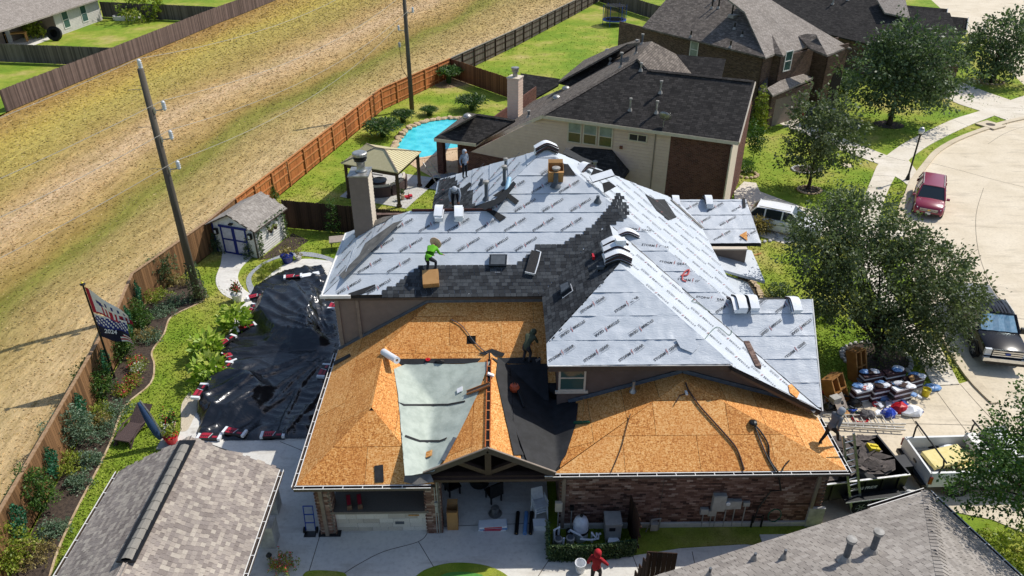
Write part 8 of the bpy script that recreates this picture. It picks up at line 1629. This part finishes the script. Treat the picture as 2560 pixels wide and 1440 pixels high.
def orient(pl,u,v,off,rot):
    z = V((-pl[1],-pl[3],1)).normalized(); x = V((1,0,0)); x = (x - z * x.dot(z)).normalized(); y = z.cross(x); m = Matrix((x,y,z)).transposed().to_4x4(); m.translation = onp(pl,u,v,off); return m @ Matrix.Rotation(rot,4,'Z')
o = thing('shingle_tray','open bundle of dark shingles in torn white wrap on the slope','bundle',(0,0,0)); MB().box((0,0,.06),(.36,1.,.12)).build('shingles',MT['asph'],o,False); MB().tube([(.19,-.5,.1),(.21,0,.13),(.19,.5,.12),(0,.53,.12)],.025,6).build('torn_wrap',MT['wrap'],o,False); MB().box((0,-.5,.06),(.37,.03,.12)).build('wrap_end',MT['wrap'],o,False); o.matrix_basis = orient(M_,1332,660,.06,rad(-15))
def opened_box(M0,w_,d_,h_,lb):
    o = thing('cardboard_box',lb,'box'); 
    for a,b,c,e in ((0,-d_ / 2,w_,.012),(0,d_ / 2,w_,.012)): MB().box((a,b,h_ / 2),(c,e,h_)).build('side',MT['card'],o,False)
    for a in (-w_ / 2,w_ / 2): MB().box((a,0,h_ / 2),(.012,d_,h_)).build('side',MT['card'],o,False)
    MB().box((0,0,.01),(w_,d_,.015)).build('bottom',MT['card'],o,False)
    for sg in (-1,1): MB().slab([(-w_ / 2,sg * d_ / 2,h_),(w_ / 2,sg * d_ / 2,h_),(w_ / 2,sg * (d_ / 2 + .16),h_ + .06),(-w_ / 2,sg * (d_ / 2 + .16),h_ + .06)],(0,0,.008)).build('flap',MT['card'],o,False)
    o.matrix_basis = M0; return o
opened_box(Matrix.Translation(onp(M_,1388,445,.0)) @ Matrix.Rotation(rad(20),4,'X'),.6,.5,.6,'open cardboard box on the silver slope behind the capped vent')
o = tag(MB().slab([(-.3,-.32,0),(.3,-.32,0),(.3,.3,0),(-.3,.3,0)],(0,0,.3)).build('foot_box',MT['card']),'flattened cardboard carton under the green shirted roofer','box'); o.matrix_basis = orient(M_,1078,702,.04,rad(5)) @ Matrix.Rotation(.0,4,'X')
# rolls, scraps, boards on the lower roof
def roll(label,M0,L,r_,m_,name='felt_roll'):
    o = thing(name,label,'roll'); Mx = Matrix.Rotation(rad(90),4,'X'); MB().lathe((0,0,r_),[(r_ * .4,-L / 2),(r_,-L / 2),(r_,L / 2),(r_ * .4,L / 2),(r_ * .4,-L / 2)],16,0,Mx).build('sheet',m_,o,False,smooth=True,sharp=40); MB().lathe((0,0,r_),[(r_ * .38,-L / 2 + .02),(r_ * .38,L / 2 - .02)],10,0,Mx).build('core',MT['card'],o,False); o.matrix_basis = M0; return o
roll('blue roll of membrane lying in the dark valley',orient(GL,1341,940,.05,rad(6)),.95,.09,MT['lblue']); roll('silver wrapped roll lying across the left ridge',Matrix.Translation(V((-4.05,22.0,4.2))) @ Matrix.Rotation(rad(35),4,'Z') @ Matrix.Rotation(rad(-14),4,'X'),1.1,.13,MT['wrap']); roll('pale blue roll lying near the tall vent pipe',orient(M_,1270,468,.05,rad(-8)),.7,.1,mat('ice_blue',lin('a9cfe4'),lin('93bfd8'),rough=.4))
def slip(pl,u,v,w_,h_,rot,m_,name,label,cat,off=.07,th=.02):
    o = tag(MB().box((0,0,0),(w_,h_,th)).build(name,m_),label,cat); o.matrix_basis = orient(pl,u,v,off,rot); return o
slip(GW,1152,978,.22,.26,.1,MT['wrap'],'paper_sheet','white paper sheet on the old pale underlayment','paper'); slip(GE,1224,941,.24,.12,0,MT['wrap'],'white_carton','small white carton at the top of the little gable','carton',.09,.06); slip(GL,1364,1004,.26,.26,0,MT['wrap'],'nail_carton','white and blue nail carton in the dark valley','carton',.1,.14); slip(GW,1075,1138,.22,.26,0,MT['osb'],'board_offcut','square orange board offcut on the pale underlayment','board'); slip(LE,1090,916,.22,.06,.1,MT['under'],'felt_offcut','dark felt offcut on the pale underlayment','felt')
a,b = onp(GW,1170,988,.1),onp(GW,1227,966,.1); bb_ = thing('wood_channel','long brown wooden channel lying near the little ridge','board',a); MB().beam(a,b,.16,.02).build('web',MT['trimB'],bb_); 
for s in (-1,1): MB().beam(a + V((0,s * .09,.02)),b + V((0,s * .09,.02)),.02,.06).build('flange',MT['cedar'],bb_)
a,b = onp(GW,1110,1155,.08),onp(GW,1140,1098,.08); tag(MB().beam(a,b,.12,.03).build('metal_flashing',MT['iron']),'grey strip of flashing lying down the little gable slope','flashing')
lb_ = thing('leaf_blower','orange leaf blower with black tube lying in the dark valley','leaf blower',onp(GE,1284,985,.08)); c_ = onp(GE,1283,980,.1); MB().lathe(c_,[(.16,0),(.18,.12),(.14,.22),(0,.24)],12).build('housing',mat('orange_plastic',lin('b4502c'),lin('8f3d22'),rough=.4),lb_); e_ = onp(GE,1308,1022,.07); MB().tube([c_ + V((.08,0,.1)),c_.lerp(e_,.5) + V((.06,0,.04)),e_],[.06,.05,.045],8).build('tube',MT['black'],lb_); MB().tube([c_ + V((-.05,.05,.2)),c_ + V((0,.1,.32)),c_ + V((.08,.03,.22))],.02,6).build('handle',MT['black'],lb_)
br = thing('push_broom','green push broom lying on the garage board roof','broom',onp(GL,1457,1060,.05)); a,b = onp(GL,1436,1060,.06),onp(GL,1475,1058,.06); MB().beam(a,b,.07,.08).build('head',MT['green'],br); MB().tube([a.lerp(b,.55) + V((0,0,.05)),onp(GL,1462,1002,.12)],.014,6).build('handle',MT['wood'],br)
def line(pl,px_,r_,m_,label,name='rope',off=.05,cat='rope',tail=None):
    pts = [onp(pl,u,v,off) for u,v in px_]; pts = curve(pts,5)
    if tail: pts += [V(t) for t in tail]
    return tag(MB().tube(pts,r_,6).build(name,m_),label,cat)
Z3 = lambda L: [(1340 + x * .389,880 + y * .389) for x,y in L]
line(GF,Z3([(960,200),(980,250),(1050,350),(1130,440),(1220,540),(1290,630),(1335,760)]),.03,MT['rope'],'thick dark rope hanging from the garage roof peak'); line(GF,Z3([(605,400),(585,470),(545,620),(482,775)]),.014,MT['rope'],'thin rope at the house side of the garage roof'); line(GF,Z3([(1400,440),(1412,500),(1450,600),(1490,690),(1535,768)]),.028,MT['black'],'black safety rope nearest the garage peak side'); line(GF,Z3([(1402,470),(1445,520),(1490,600),(1498,690),(1550,770)]),.028,MT['black'],'black safety rope looping past its twin',tail=[(8.95,17.3,2.3),(8.85,17.75,1.8),(8.6,17.8,1.),(8.5,17.75,.3)]); line(GF,Z3([(1625,700),(1605,720),(1590,740),(1580,765)]),.022,MT['black'],'short black cable end at the garage gutter',cat='cable'); line(N_,[(1128,800),(1150,812),(1168,832),(1185,855),(1215,882),(1242,893)],.016,MT['iron'],'grey cord running past the square roof opening',cat='cord'); line(M_,[(1702,690),(1718,688),(1722,676),(1710,683),(1705,700),(1715,705)],.03,mat('pink_rope',lin('d9605c'),rough=.6),'coil of pink rope on the narrow silver strip'); line(WE,[(1740,745),(1728,755),(1745,762),(1770,780),(1800,800),(1825,825),(1820,840),(1790,820),(1760,850)],.012,MT['green'],'green air hose trailing down the white slope',cat='hose',name='air_hose')
for sx in (1713,1682): pass
anc = onp(GF,1715,985,.04); an = thing('roof_anchor','white roof anchor strap at the garage peak','anchor',anc); MB().box(anc + V((0,0,.03)),(.08,.2,.05)).build('plate',MT['white'],an); MB().tube([anc,anc + V((-.25,-.1,0)),anc + V((-.4,-.32,-.12))],.02,5).build('strap',MT['rope'],an)
anc = onp(GF,1882,1060,.04); sack((anc.x,anc.y,anc.z),.28,.3,.12,MT['black'],'rope_grab','black rope grab bundle near the garage hip','rope grab',0,21); anc = onp(N_,1100,906,.04); sack((anc.x,anc.y,anc.z),.35,.2,.1,MT['black'],'harness','black harness heap on the felt strip','harness',0,22); anc = onp(N_,1070,901,.05); tag(MB().lathe(anc,[(.03,0),(.09,.0),(.09,.03),(.03,.03),(.03,0)],14).build('tape_roll',MT['redp']),'red tape roll on the felt strip','tape')
# ---------------------------------------------------------------- patio objects under and before the gable
c_ = at(1133,1318); opened_box(Matrix.Translation((c_.x,c_.y,.03)),.36,.3,.95,'tall cardboard carton with open flaps on the patio')
for k in range(3):
    c_ = at(1232,1322); o = tag(MB().box((0,0,0),(.95,.33,.085)).box((0,-.168,.0),(.6,.004,.05),0,1).build('shingle_bundle',[MT['lblue'] if k % 2 else MT['wrap'],MT['redp']]),'blue and white shingle package on the patio floor' + (', topmost' if k == 2 else (', middle' if k == 1 else ', lowest')),'bundle','packages on the patio'); o.matrix_basis = Matrix.Translation((c_.x + R.uniform(-.03,.03),c_.y + R.uniform(-.03,.03),.075 + k * .09)) @ Matrix.Rotation(.03 * k,4,'Z')
for u,v,m_,lb in ((1293,1312,MT['black'],'black felt roll lying first on the patio'),(1314,1312,MT['lblue'],'blue membrane roll lying between two black rolls'),(1328,1312,MT['black'],'black felt roll lying beside the white chairs')): c_ = at(u,v); roll(lb,Matrix.Translation((c_.x,c_.y,.03)) @ Matrix.Rotation(rad(-5),4,'Z'),.95,.07,m_)
c_ = at(1348,1318); tag(MB().box((c_.x,c_.y,.13),(.42,.34,.22),.05).build('white_carton',MT['wrap']),'white and red carton before the stacked chairs','carton')
for k in range(3):
    c_ = at(1348,1292); cw = thing('plastic_chair','white plastic chair in the stack by the brick corner','chair',(c_.x,c_.y,.03 + k * .12),.3,'stacked white chairs'); MB().slab([(-.22,-.22,.42),(.22,-.22,.42),(.22,.2,.4),(-.22,.2,.4)],(0,0,-.03)).build('seat',MT['pvc'],cw,False); MB().slab([(-.22,.2,.42),(.22,.2,.42),(.2,.32,.85),(-.2,.32,.85)],(0,.03,0)).build('backrest',MT['pvc'],cw,False)
    for x in (-.2,.2):
        MB().tube([(x * 1.2,-.2,.62),(x * 1.2,.2,.64)],.02,5).build('armrest',MT['pvc'],cw,False)
        for y in (-.2,.2): MB().tube([(x,y,.42),(x * 1.15,y * 1.1,0)],.02,5).build('leg',MT['pvc'],cw,False)
c_ = at(1238,1285); vc = thing('vent_flashing','galvanized vent cone with flat base on the patio floor','vent',c_); MB().lathe(c_,[(.24,.03),(.24,.05),(.13,.08),(.11,.26),(.14,.28),(.14,.33),(0,.35)],14).build('cone',MT['galv'],vc)
c_ = V((-.9,20.0,0)); fpit = thing('fire_table','round dark fire table under the little gable','table',c_); MB().lathe(c_,[(.35,.03),(.4,.5),(.62,.55),(.62,.62),(0,.62)],18).build('table',MT['black'],fpit)
for k in range(4): a = k * 1.57 + .5; p = c_ + V((1.1 * math.cos(a),.9 * math.sin(a),0)); ch_ = thing('patio_chair',f'dark patio chair {["on the near", "on the far", "on the bar", "on the brick wall"][k]} side of the fire table','chair',p,a + 1.57,'patio chairs'); MB().box((0,0,.4),(.5,.5,.06)).build('seat',MT['black'],ch_,False); MB().box((0,-.26,.7),(.5,.05,.6)).build('backrest',MT['black'],ch_,False); [MB().box((x,y,.2),(.05,.05,.38)).build('leg',MT['black'],ch_,False) for x in (-.2,.2) for y in (-.2,.2)]
for k,(x,y,lb) in enumerate(((-5.2,17.95,'brick coloured carton at the column end of the bar'),(-4.85,17.98,'second brick coloured carton on the bar counter'))): o = tag(MB().box((0,0,0),(.16,.5,.24)).box((0,0,.125),(.12,.4,.01),0,1).build('carton',[mat('brown_carton',lin('5a4438'),lin('6e5646'),rough=.8) if k == 0 else bpy.data.materials['brown_carton'],MT['wrapR']]),lb,'carton'); o.matrix_basis = Matrix.Translation((x,y,1.28)) @ Matrix.Rotation(.25,4,'Z') @ Matrix.Rotation(.1,4,'X')
gr_ = thing('barbecue_grill','black covered grill behind the outdoor bar','grill',(-4.2,19.3,0)); MB().box((-4.2,19.3,.5),(1.2,.6,.9)).build('cabinet',MT['black'],gr_); MB().lathe((-4.2,19.3,.98),[(.3,-.58),(.32,.58)],14,0,Matrix.Rotation(rad(90),4,'Y')).build('hood',MT['black'],gr_)
# pool equipment nook
eq = at(1450,1345); ft_ = thing('pool_filter','white cylindrical pool filter tank with black band','filter tank',eq); MB().lathe(eq,[(.24,.03),(.26,.12),(.26,.38),(.26,.75),(.2,.93),(.06,1.0),(.05,1.05),(0,1.06)],20).build('tank',MT['pvc'],ft_,smooth=True,sharp=50); MB().lathe(eq,[(.275,.4),(.285,.42),(.285,.47),(.275,.49)],20).build('clamp_band',MT['black'],ft_); MB().lathe(eq,[(.05,1.05),(.06,1.1),(.03,1.14)],8).build('gauge',MT['black'],ft_)
c_ = at(1530,1355); hb_ = thing('pool_heater','grey box pool heater on legs','heater',c_); MB().box((c_.x,c_.y + .2,.55),(.52,.55,.7)).build('cabinet',MT['plast'],hb_); MB().box((c_.x,c_.y + .2,.92),(.56,.6,.05)).build('top',MT['plast'],hb_); MB().box((c_.x - .05,c_.y - .085,.7),(.2,.02,.14)).build('control_panel',MT['black'],hb_); [MB().box((c_.x + x,c_.y + .2 + y,.1),(.04,.04,.2)).build('leg',MT['plast'],hb_) for x in (-.22,.22) for y in (-.24,.24)]
for i,(u,v) in enumerate(((1395,1368),(1425,1365))):
    c_ = at(u,v); pm_ = thing('pool_pump',f'grey pool pump with round strainer lid {["nearest the leafy screen corner", "beside the white filter tank"][i]}','pump',c_); MB().lathe(c_,[(.12,.05),(.13,.35),(.15,.37),(.15,.41),(.1,.43),(0,.43)],14).build('strainer',MT['plast'],pm_); MB().lathe((c_.x,c_.y + .3,.2),[(.11,-.2),(.11,.2)],12,0,Matrix.Rotation(rad(90),4,'X')).build('motor',MT['black'],pm_); MB().lathe(c_,[(.1,.43),(.1,.45),(0,.45)],14).build('lid',MT['iron'],pm_)
def pvc(px_,z,lb):
    pts = [at(u,v,zz) for (u,v),zz in zip(px_,z)]; return tag(MB().tube(pts,.04,8).build('pipe_run',MT['pvc'],None),lb,'pipe','white pool pipes')
pvc([(1384,1362),(1386,1325),(1398,1318),(1396,1335)],[.05,.8,.85,.5],'white pipe arch at the left of the pool pumps'); pvc([(1422,1330),(1425,1325),(1450,1338),(1455,1345)],[.5,.6,.55,.4],'white pipe between pump and filter tank'); pvc([(1450,1348),(1478,1350),(1496,1346),(1496,1336),(1502,1334)],[.4,.4,.4,.5,.55],'stepped white pipe in the middle of the nook'); pvc([(1480,1355),(1480,1332),(1490,1345),(1492,1332)],[.05,.6,.45,.6],'zigzag white pipe before the heater'); pvc([(1405,1372),(1410,1345)],[.05,.5],'slanted white pipe between the pumps')
c_ = at(1533,1368); tag(MB().lathe(c_,[(.2,.25),(.2,.3),(0,.31)],16).build('pot_lid',MT['wrap']),'round pale lid beside the heater','lid')
hd = thing('leafy_screen','low artificial ivy screen round the pool equipment','hedge',at(1480,1398)); rng_ = np.random.default_rng(77)
for seg,((u0,v0),(u1,v1)) in enumerate((((1372,1402),(1480,1402)),((1480,1402),(1586,1388)),((1370,1340),(1372,1402)))):
    a,b = at(u0,v0),at(u1,v1); n = 2600 if seg < 2 else 1000; t = rng_.uniform(0,1,n); P = np.array([(a.lerp(b,k))[:] for k in t]); P[:,2] = rng_.uniform(.03,.78,n); P[:,:2] += rng_.normal(0,.03,(n,2)); link('ivy_panel',leafmesh('ivy_panel',P,np.tile([0,-1.,.5] if seg < 2 else [-1.,0,.5],(n,1)),.075,MT['leafD'],rng_),hd); MB().beam(a + V((0,.02,.4)),b + V((0,.02,.4)),.02,.7).build('screen_mesh',MT['green'],hd)
def wbox(u0,v0,u1,v1,d_,m_,name,label,cat='electrical box',parts=()):
    a,b = aty(u0,v0,17.86),aty(u1,v1,17.86); o = thing(name,label,cat,(a.x,17.86,min(a.z,b.z)),0,'boxes on the brick wall'); cx,cz,w_,h_ = (a.x + b.x) / 2,(a.z + b.z) / 2,abs(a.x - b.x),abs(a.z - b.z); MB().box((cx,17.86 - d_ / 2,cz),(w_,d_,h_)).build('case',m_,o); MB().box((cx,17.86 - d_ - .006,cz),(w_ * .9,.012,h_ * .9)).build('door',m_,o); MB().tube([(cx,17.83,cz - h_ / 2),(cx,17.83,.05)],.02,6).build('conduit',MT['plast'],o); return o,cx,cz
wbox(1783,1232,1808,1270,.16,MT['plast'],'meter_panel','tall grey electric panel on the brick wall'); wbox(1808,1246,1828,1267,.12,MT['plast'],'electric_meter','grey meter box with round glass right of the tall panel'); wbox(1830,1247,1849,1266,.12,MT['plast'],'disconnect_box','grey disconnect box right of the meter'); wbox(1858,1252,1872,1262,.08,MT['plast'],'junction_box','small grey box furthest along the brick wall'); wbox(1751,1268,1768,1281,.1,MT['plast'],'utility_box','small grey box left of the tall panel'); wbox(1770,1272,1788,1285,.1,MT['plast'],'utility_box','small grey box right under the tall panel'); wbox(1388,1252,1405,1273,.12,MT['trimC'],'control_box','cream control box above the pool equipment'); wbox(1425,1262,1434,1272,.08,MT['black'],'timer_box','small black timer box above the filter tank')
p = aty(1820,1258,17.72); MB().lathe(p,[(.08,0),(.08,.05),(0,.06)],14,0,Matrix.Rotation(rad(90),4,'X')).build('meter_glass',MT['lampglass'],bpy.data.objects['electric_meter'])
gm = thing('gas_meter','grey gas meter with yellowish pipes at the brick wall foot','gas meter',at(1632,1330)); c_ = at(1632,1332); MB().box((c_.x,c_.y,.35),(.25,.2,.3)).build('body',MT['plast'],gm); MB().tube([(c_.x - .1,c_.y,.5),(c_.x - .1,c_.y,.65),(c_.x + .2,c_.y,.7),(c_.x + .2,c_.y + .1,.05)],.025,6).build('pipe',MT['plast'],gm); MB().tube([(c_.x - .12,c_.y,.5),(c_.x - .25,c_.y,.05)],.02,6).build('pipe',MT['plast'],gm)
hp = at(1935,1335); pts = [(hp.x + .22 * math.cos(i * .45),17.8 - .01 * (i % 4),.6 + .3 * math.sin(i * .45)) for i in range(70)]; tag(MB().tube(pts,.016,5).build('garden_hose',MT['green']),'green garden hose coiled on the brick wall','hose'); tag(MB().box((*at(1935,1350)[:2],.05),(.9,.35,.06)).build('step_slab',MT['patio']),'concrete step slab below the coiled hose','slab'); tag(MB().beam((hp.x - .75,17.8,.5),(hp.x - .35,17.8,.5),.04,.04).box((hp.x - .72,17.8,.3),(.05,.05,.55)).box((hp.x - .38,17.8,.3),(.05,.05,.55)).build('backflow_pipe',MT['black']),'black insulated pipe loop left of the coiled hose','pipe')
bk_ = thing('white_bucket','white plastic bucket beside the person in red','bucket',at(1450,1428)); c_ = at(1450,1428); MB().lathe(c_,[(.14,.03),(.17,.38),(.185,.38),(.185,.42),(.165,.42),(.13,.08),(0,.08)],16).build('pail',MT['wrap'],bk_); MB().tube([c_ + V((-.18,0,.38)),c_ + V((-.1,-.18,.25)),c_ + V((.1,-.18,.25)),c_ + V((.18,0,.38))],.008,5).build('handle',MT['galv'],bk_)
c_ = at(678,1412); pll = thing('path_light','small black path light at the pavilion corner','light',c_); MB().tube([c_,c_ + V((0,0,.5))],.012,5).build('stake',MT['black'],pll); MB().lathe(c_,[(.1,.46),(.04,.56),(0,.57)],10).build('shade',MT['black'],pll)
c_ = at(1885,640); tag(MB().beam(at(1872,643) + V((0,0,.03)),at(1903,634) + V((0,0,.03)),.08,.03).build('loose_board',MT['wood']),'pale board lying on the lawn by the entry gable','board')
# ---------------------------------------------------------------- people
def person(label,loc,rz,J,cols,hood=None,hat=None,group=None,sc=.88):
    """J: joint positions (local, facing +y). cols: shirt, pants, shoes, skin(hand), head"""
    bones = [('pel','chest',1),('chest','neck',1),('neck','head',4),('chest','shL',1),('chest','shR',1),('shL','elL',1),('elL','haL',1),('shR','elR',1),('elR','haR',1),('pel','hipL',2),('pel','hipR',2),('hipL','knL',2),('hipR','knR',2),('knL','anL',2),('knR','anR',2),('anL','toL',3),('anR','toR',3),('haL','fiL',0),('haR','fiR',0)]
    rads = dict(pel=.15,chest=.165,neck=.06,head=.1,shL=.085,shR=.085,elL=.052,elR=.052,haL=.036,haR=.036,hipL=.11,hipR=.11,knL=.07,knR=.07,anL=.048,anR=.048,toL=.045,toR=.045,fiL=.022,fiR=.022)
    J = {k: V(v) for k,v in J.items()}
    for s in 'LR': 
        if 'fi' + s not in J: d = (J['ha' + s] - J['el' + s]).normalized(); J['fi' + s] = J['ha' + s] + d * .1
    names = list(rads); me = bpy.data.meshes.new('skin'); me.from_pydata([J[k] for k in names],[(names.index(a),names.index(b)) for a,b,_ in bones],[])
    o = bpy.data.objects.new('skin_tmp',me); col.objects.link(o); o.modifiers.new('s','SKIN'); sv = me.skin_vertices[0].data if me.skin_vertices else None
    if sv is None:
        bm = bmesh.new(); bm.from_mesh(me); bm.verts.layers.skin.verify(); bm.to_mesh(me); bm.free(); sv = me.skin_vertices[0].data
    for i,k in enumerate(names): r_ = rads[k]; sv[i].radius = (r_,r_ * (.75 if k in ('chest','pel') else 1)); sv[i].use_root = (k == 'pel')
    sb = o.modifiers.new('u','SUBSURF'); sb.levels = 2; sb.render_levels = 2
    dg = bpy.context.evaluated_depsgraph_get(); dg.update(); em = bpy.data.meshes.new_from_object(o.evaluated_get(dg)); bpy.data.objects.remove(o)
    mb = MB(); vs = [v.co.copy() for v in em.vertices]; fs = [tuple(p.vertices) for p in em.polygons]
    def near(c):
        best,bm_ = 9,1
        for a,b,m_ in bones:
            A,B = J[a],J[b]; t = max(0,min(1,(c - A).dot(B - A) / max(1e-6,(B - A).length_squared))); d = (c - A - (B - A) * t).length - (rads[a] * (1 - t) + rads[b] * t)
            if d < best: best = d; bm_ = m_
        return bm_
    mb.v = [tuple(v) for v in vs]
    for f in fs: mb.f.append(f); mb.m.append(near(sum((vs[i] for i in f),V((0,0,0))) / len(f))); mb.t.append(.5)
    for s in 'LR':                                        # fingers and thumb
        d = (J['fi' + s] - J['ha' + s]).normalized(); x = d.cross(V((0,0,1))); x = x.normalized() if x.length > .05 else V((1,0,0)); z = x.cross(d)
        for k,L in enumerate((.07,.08,.075,.06)): b0 = J['fi' + s] + x * (.03 - .02 * k) - d * .02; mb.tube([b0,b0 + d * L * .55 + z * .008,b0 + d * L * .9 - z * .02],[.01,.009,.006],5,0)
        b0 = J['ha' + s] + d * .03 + x * .025; mb.tube([b0,b0 + d * .04 + x * .03,b0 + d * .07 + x * .03 - z * .015],[.012,.01,.007],5,0)
    hd_ = J['head']; up = (hd_ - J['neck']).normalized(); fw = V((0,1,0)); fw = (fw - up * fw.dot(up)).normalized(); sd = fw.cross(up)
    mb.raw([hd_ + fw * .095 + sd * .015,hd_ + fw * .095 - sd * .015,hd_ + fw * .125 - up * .03,hd_ + fw * .095 + up * .045],[(0,2,3),(2,1,3),(0,1,2)],4)
    for e in (-1,1): mb.lathe(hd_ + fw * .088 + sd * e * .035 + up * .03,[(.012,-.01),(.012,.012),(0,.014)],6,3)
    root = thing('person',label,'person',loc,rz,group); root.scale = (sc,) * 3; mb.build('body',list(cols[:5]),root,False,smooth=True)
    if hood:
        Mh = Matrix((sd,fw,up)).transposed().to_4x4(); MB().lathe(hd_,[(.09,-.16),(.13,-.1),(.135,0),(.13,.07),(.09,.13),(0,.155)],14,0,Mh).build('hood',hood,root,False,smooth=True)
        MB().lathe(hd_ + fw * .07,[(.0,0),(.085,.0),(.07,.075),(0,.08)],12,0,Mh @ Matrix.Rotation(rad(-90),4,'X')).build('face',cols[4],root,False,smooth=True)
    if hat:
        Mh = Matrix((sd,fw,up)).transposed().to_4x4(); h_ = MB().lathe(hd_ + up * .06,[(.1,.0),(.27,-.015),(.28,.005),(.11,.02),(.105,.1),(.07,.13),(0,.12)],20,0,Mh).build('hat',hat[0],root,False,smooth=True); MB().lathe(hd_ + up * .06,[(.108,.1),(.075,.136),(0,.128)],14,0,Mh).build('hat_crown',hat[1],h_,False,smooth=True)
    return root
K = lambda h: mat('cloth_' + h,lin(h),tuple(c * .75 for c in lin(h)),ns=8,rough=.9,bump=.4,bs=14)
STAND = dict(pel=(0,0,.95),chest=(0,.02,1.32),neck=(0,.02,1.5),head=(0,.04,1.66),shL=(.19,.0,1.43),shR=(-.19,0,1.43),elL=(.27,-.03,1.16),elR=(-.27,-.03,1.16),haL=(.26,.08,.92),haR=(-.26,.08,.92),hipL=(.1,0,.9),hipR=(-.1,0,.9),knL=(.11,.03,.5),knR=(-.11,.03,.5),anL=(.12,-.02,.09),anR=(-.12,-.02,.09),toL=(.14,.15,.05),toR=(-.14,.15,.05))
def pose(**k): d = dict(STAND); d.update(k); return d
BENT = dict(pel=(0,-.12,.82),chest=(0,.2,1.08),neck=(0,.36,1.18),head=(0,.5,1.2),shL=(.19,.3,1.1),shR=(-.19,.3,1.1),elL=(.26,.4,.82),elR=(-.26,.4,.82),haL=(.2,.52,.58),haR=(-.2,.52,.58),hipL=(.1,-.12,.79),hipR=(-.1,-.12,.79),knL=(.13,.06,.44),knR=(-.13,.06,.44),anL=(.13,-.1,.09),anR=(-.13,-.1,.09),toL=(.15,.08,.05),toR=(-.15,.08,.05))
def bent(**k): d = dict(BENT); d.update(k); return d
blk = K('1b1c20'); jean = K('2b3038')
person('person in bright green long sleeves and wide straw hat setting shingles',onp(M_,1077,684,.04),rad(-25),bent(anL=(.16,.16,.12),knL=(.16,.22,.5),toL=(.18,.34,.14),haL=(.3,.55,.72),haR=(-.16,.5,.66)),(MT['skin'],K('6fc02c'),jean,MT['black'],MT['skin']),hat=(mat('straw',lin('d9b79a'),lin('c9a385'),ns=20,rough=.9),mat('straw_crown',lin('7a4c38'),rough=.9)))
p_ = onp(ML,1163,446,.03); person('person in grey hooded shirt standing on the far left eave',p_,rad(-140),pose(haL=(.3,.05,.9),elL=(.3,-.06,1.15),elR=(-.34,-.1,1.2),haR=(-.2,.05,1.02)),(MT['skin'],K('8b97a6'),blk,MT['black'],MT['skin']),hood=K('a7b0bc'),sc=.76)
p_ = onp(ML,1140,524,.03); person('person in grey hoodie bending over the bundles on the red ridge',V((p_.x,p_.y + .1,p_.z)),rad(180),bent(),(MT['skin'],K('97a0ab'),blk,MT['black'],K('3a3230')),hood=K('a9b1bb'))
p_ = onp(N_,1318,905,.03); person('person in dark camouflage bending with a flat shovel on the board roof',p_,rad(-30),bent(haL=(.12,.6,.7),haR=(-.1,.45,.62)),(MT['skin'],K('4a5240'),K('33363b'),MT['black'],K('40483a')),hood=K('4a5240'))
sv_ = thing('flat_shovel','flat roofing shovel held by the person in camouflage','shovel',p_); a = p_ + V((.26,.4,.6)); b = onp(N_,1345,898,.06); MB().tube([a,b],.018,6).build('handle',MT['wood'],sv_); MB().beam(b,b + (b - a).normalized() * .22,.22,.012).build('blade',MT['galv'],sv_)
p_ = onp(GR,2066,1112,.02); person('person in grey plaid shirt striding along the right edge of the board roof',p_,rad(-65),pose(pel=(0,.0,.9),chest=(0,.14,1.24),neck=(0,.22,1.4),head=(0,.3,1.54),shL=(.19,.16,1.34),shR=(-.19,.16,1.34),elL=(.26,.0,1.1),haL=(.2,.12,.88),elR=(-.26,.28,1.08),haR=(-.18,.42,.92),hipL=(.1,0,.86),hipR=(-.1,0,.86),knL=(.11,.28,.56),anL=(.11,.42,.14),toL=(.12,.58,.1),knR=(-.11,-.04,.48),anR=(-.11,-.3,.12),toR=(-.12,-.14,.06)),(MT['skin'],K('6d6e71'),blk,MT['black'],MT['skin']),hood=K('a3a7ac'))
p_ = at(1487,1462); person('person in red hooded shirt walking on the sunny side walk',p_,rad(-25),pose(elL=(.4,.05,1.22),haL=(.28,.2,1.08),elR=(-.3,-.12,1.18),haR=(-.3,.05,.98),knL=(.11,.2,.52),anL=(.11,.2,.1),toL=(.12,.36,.05),knR=(-.11,-.02,.5),anR=(-.11,-.22,.12),toR=(-.12,-.06,.05)),(MT['skin'],K('a8222c'),K('2d2a2c'),MT['black'],MT['skin']),hood=K('b5262f'))
p_ = at(2278,1262); person('person in dark clothes and pale cap crouching by the spare wheel',V((14.1,18.0,.03)),rad(40),bent(pel=(0,-.1,.6),chest=(0,.14,.9),neck=(0,.25,1.05),head=(0,.32,1.16),shL=(.19,.2,.98),shR=(-.19,.2,.98),elL=(.27,.35,.8),elR=(-.27,.35,.8),haL=(.18,.5,.7),haR=(-.18,.5,.7),hipL=(.1,-.1,.57),hipR=(-.1,-.1,.57),knL=(.16,.25,.48),knR=(-.16,.25,.48),anL=(.14,-.02,.09),anR=(-.14,-.02,.09)),(MT['skin'],K('26262a'),blk,MT['black'],MT['skin']),hat=(K('d9d6d0'),K('e2dfd9')))
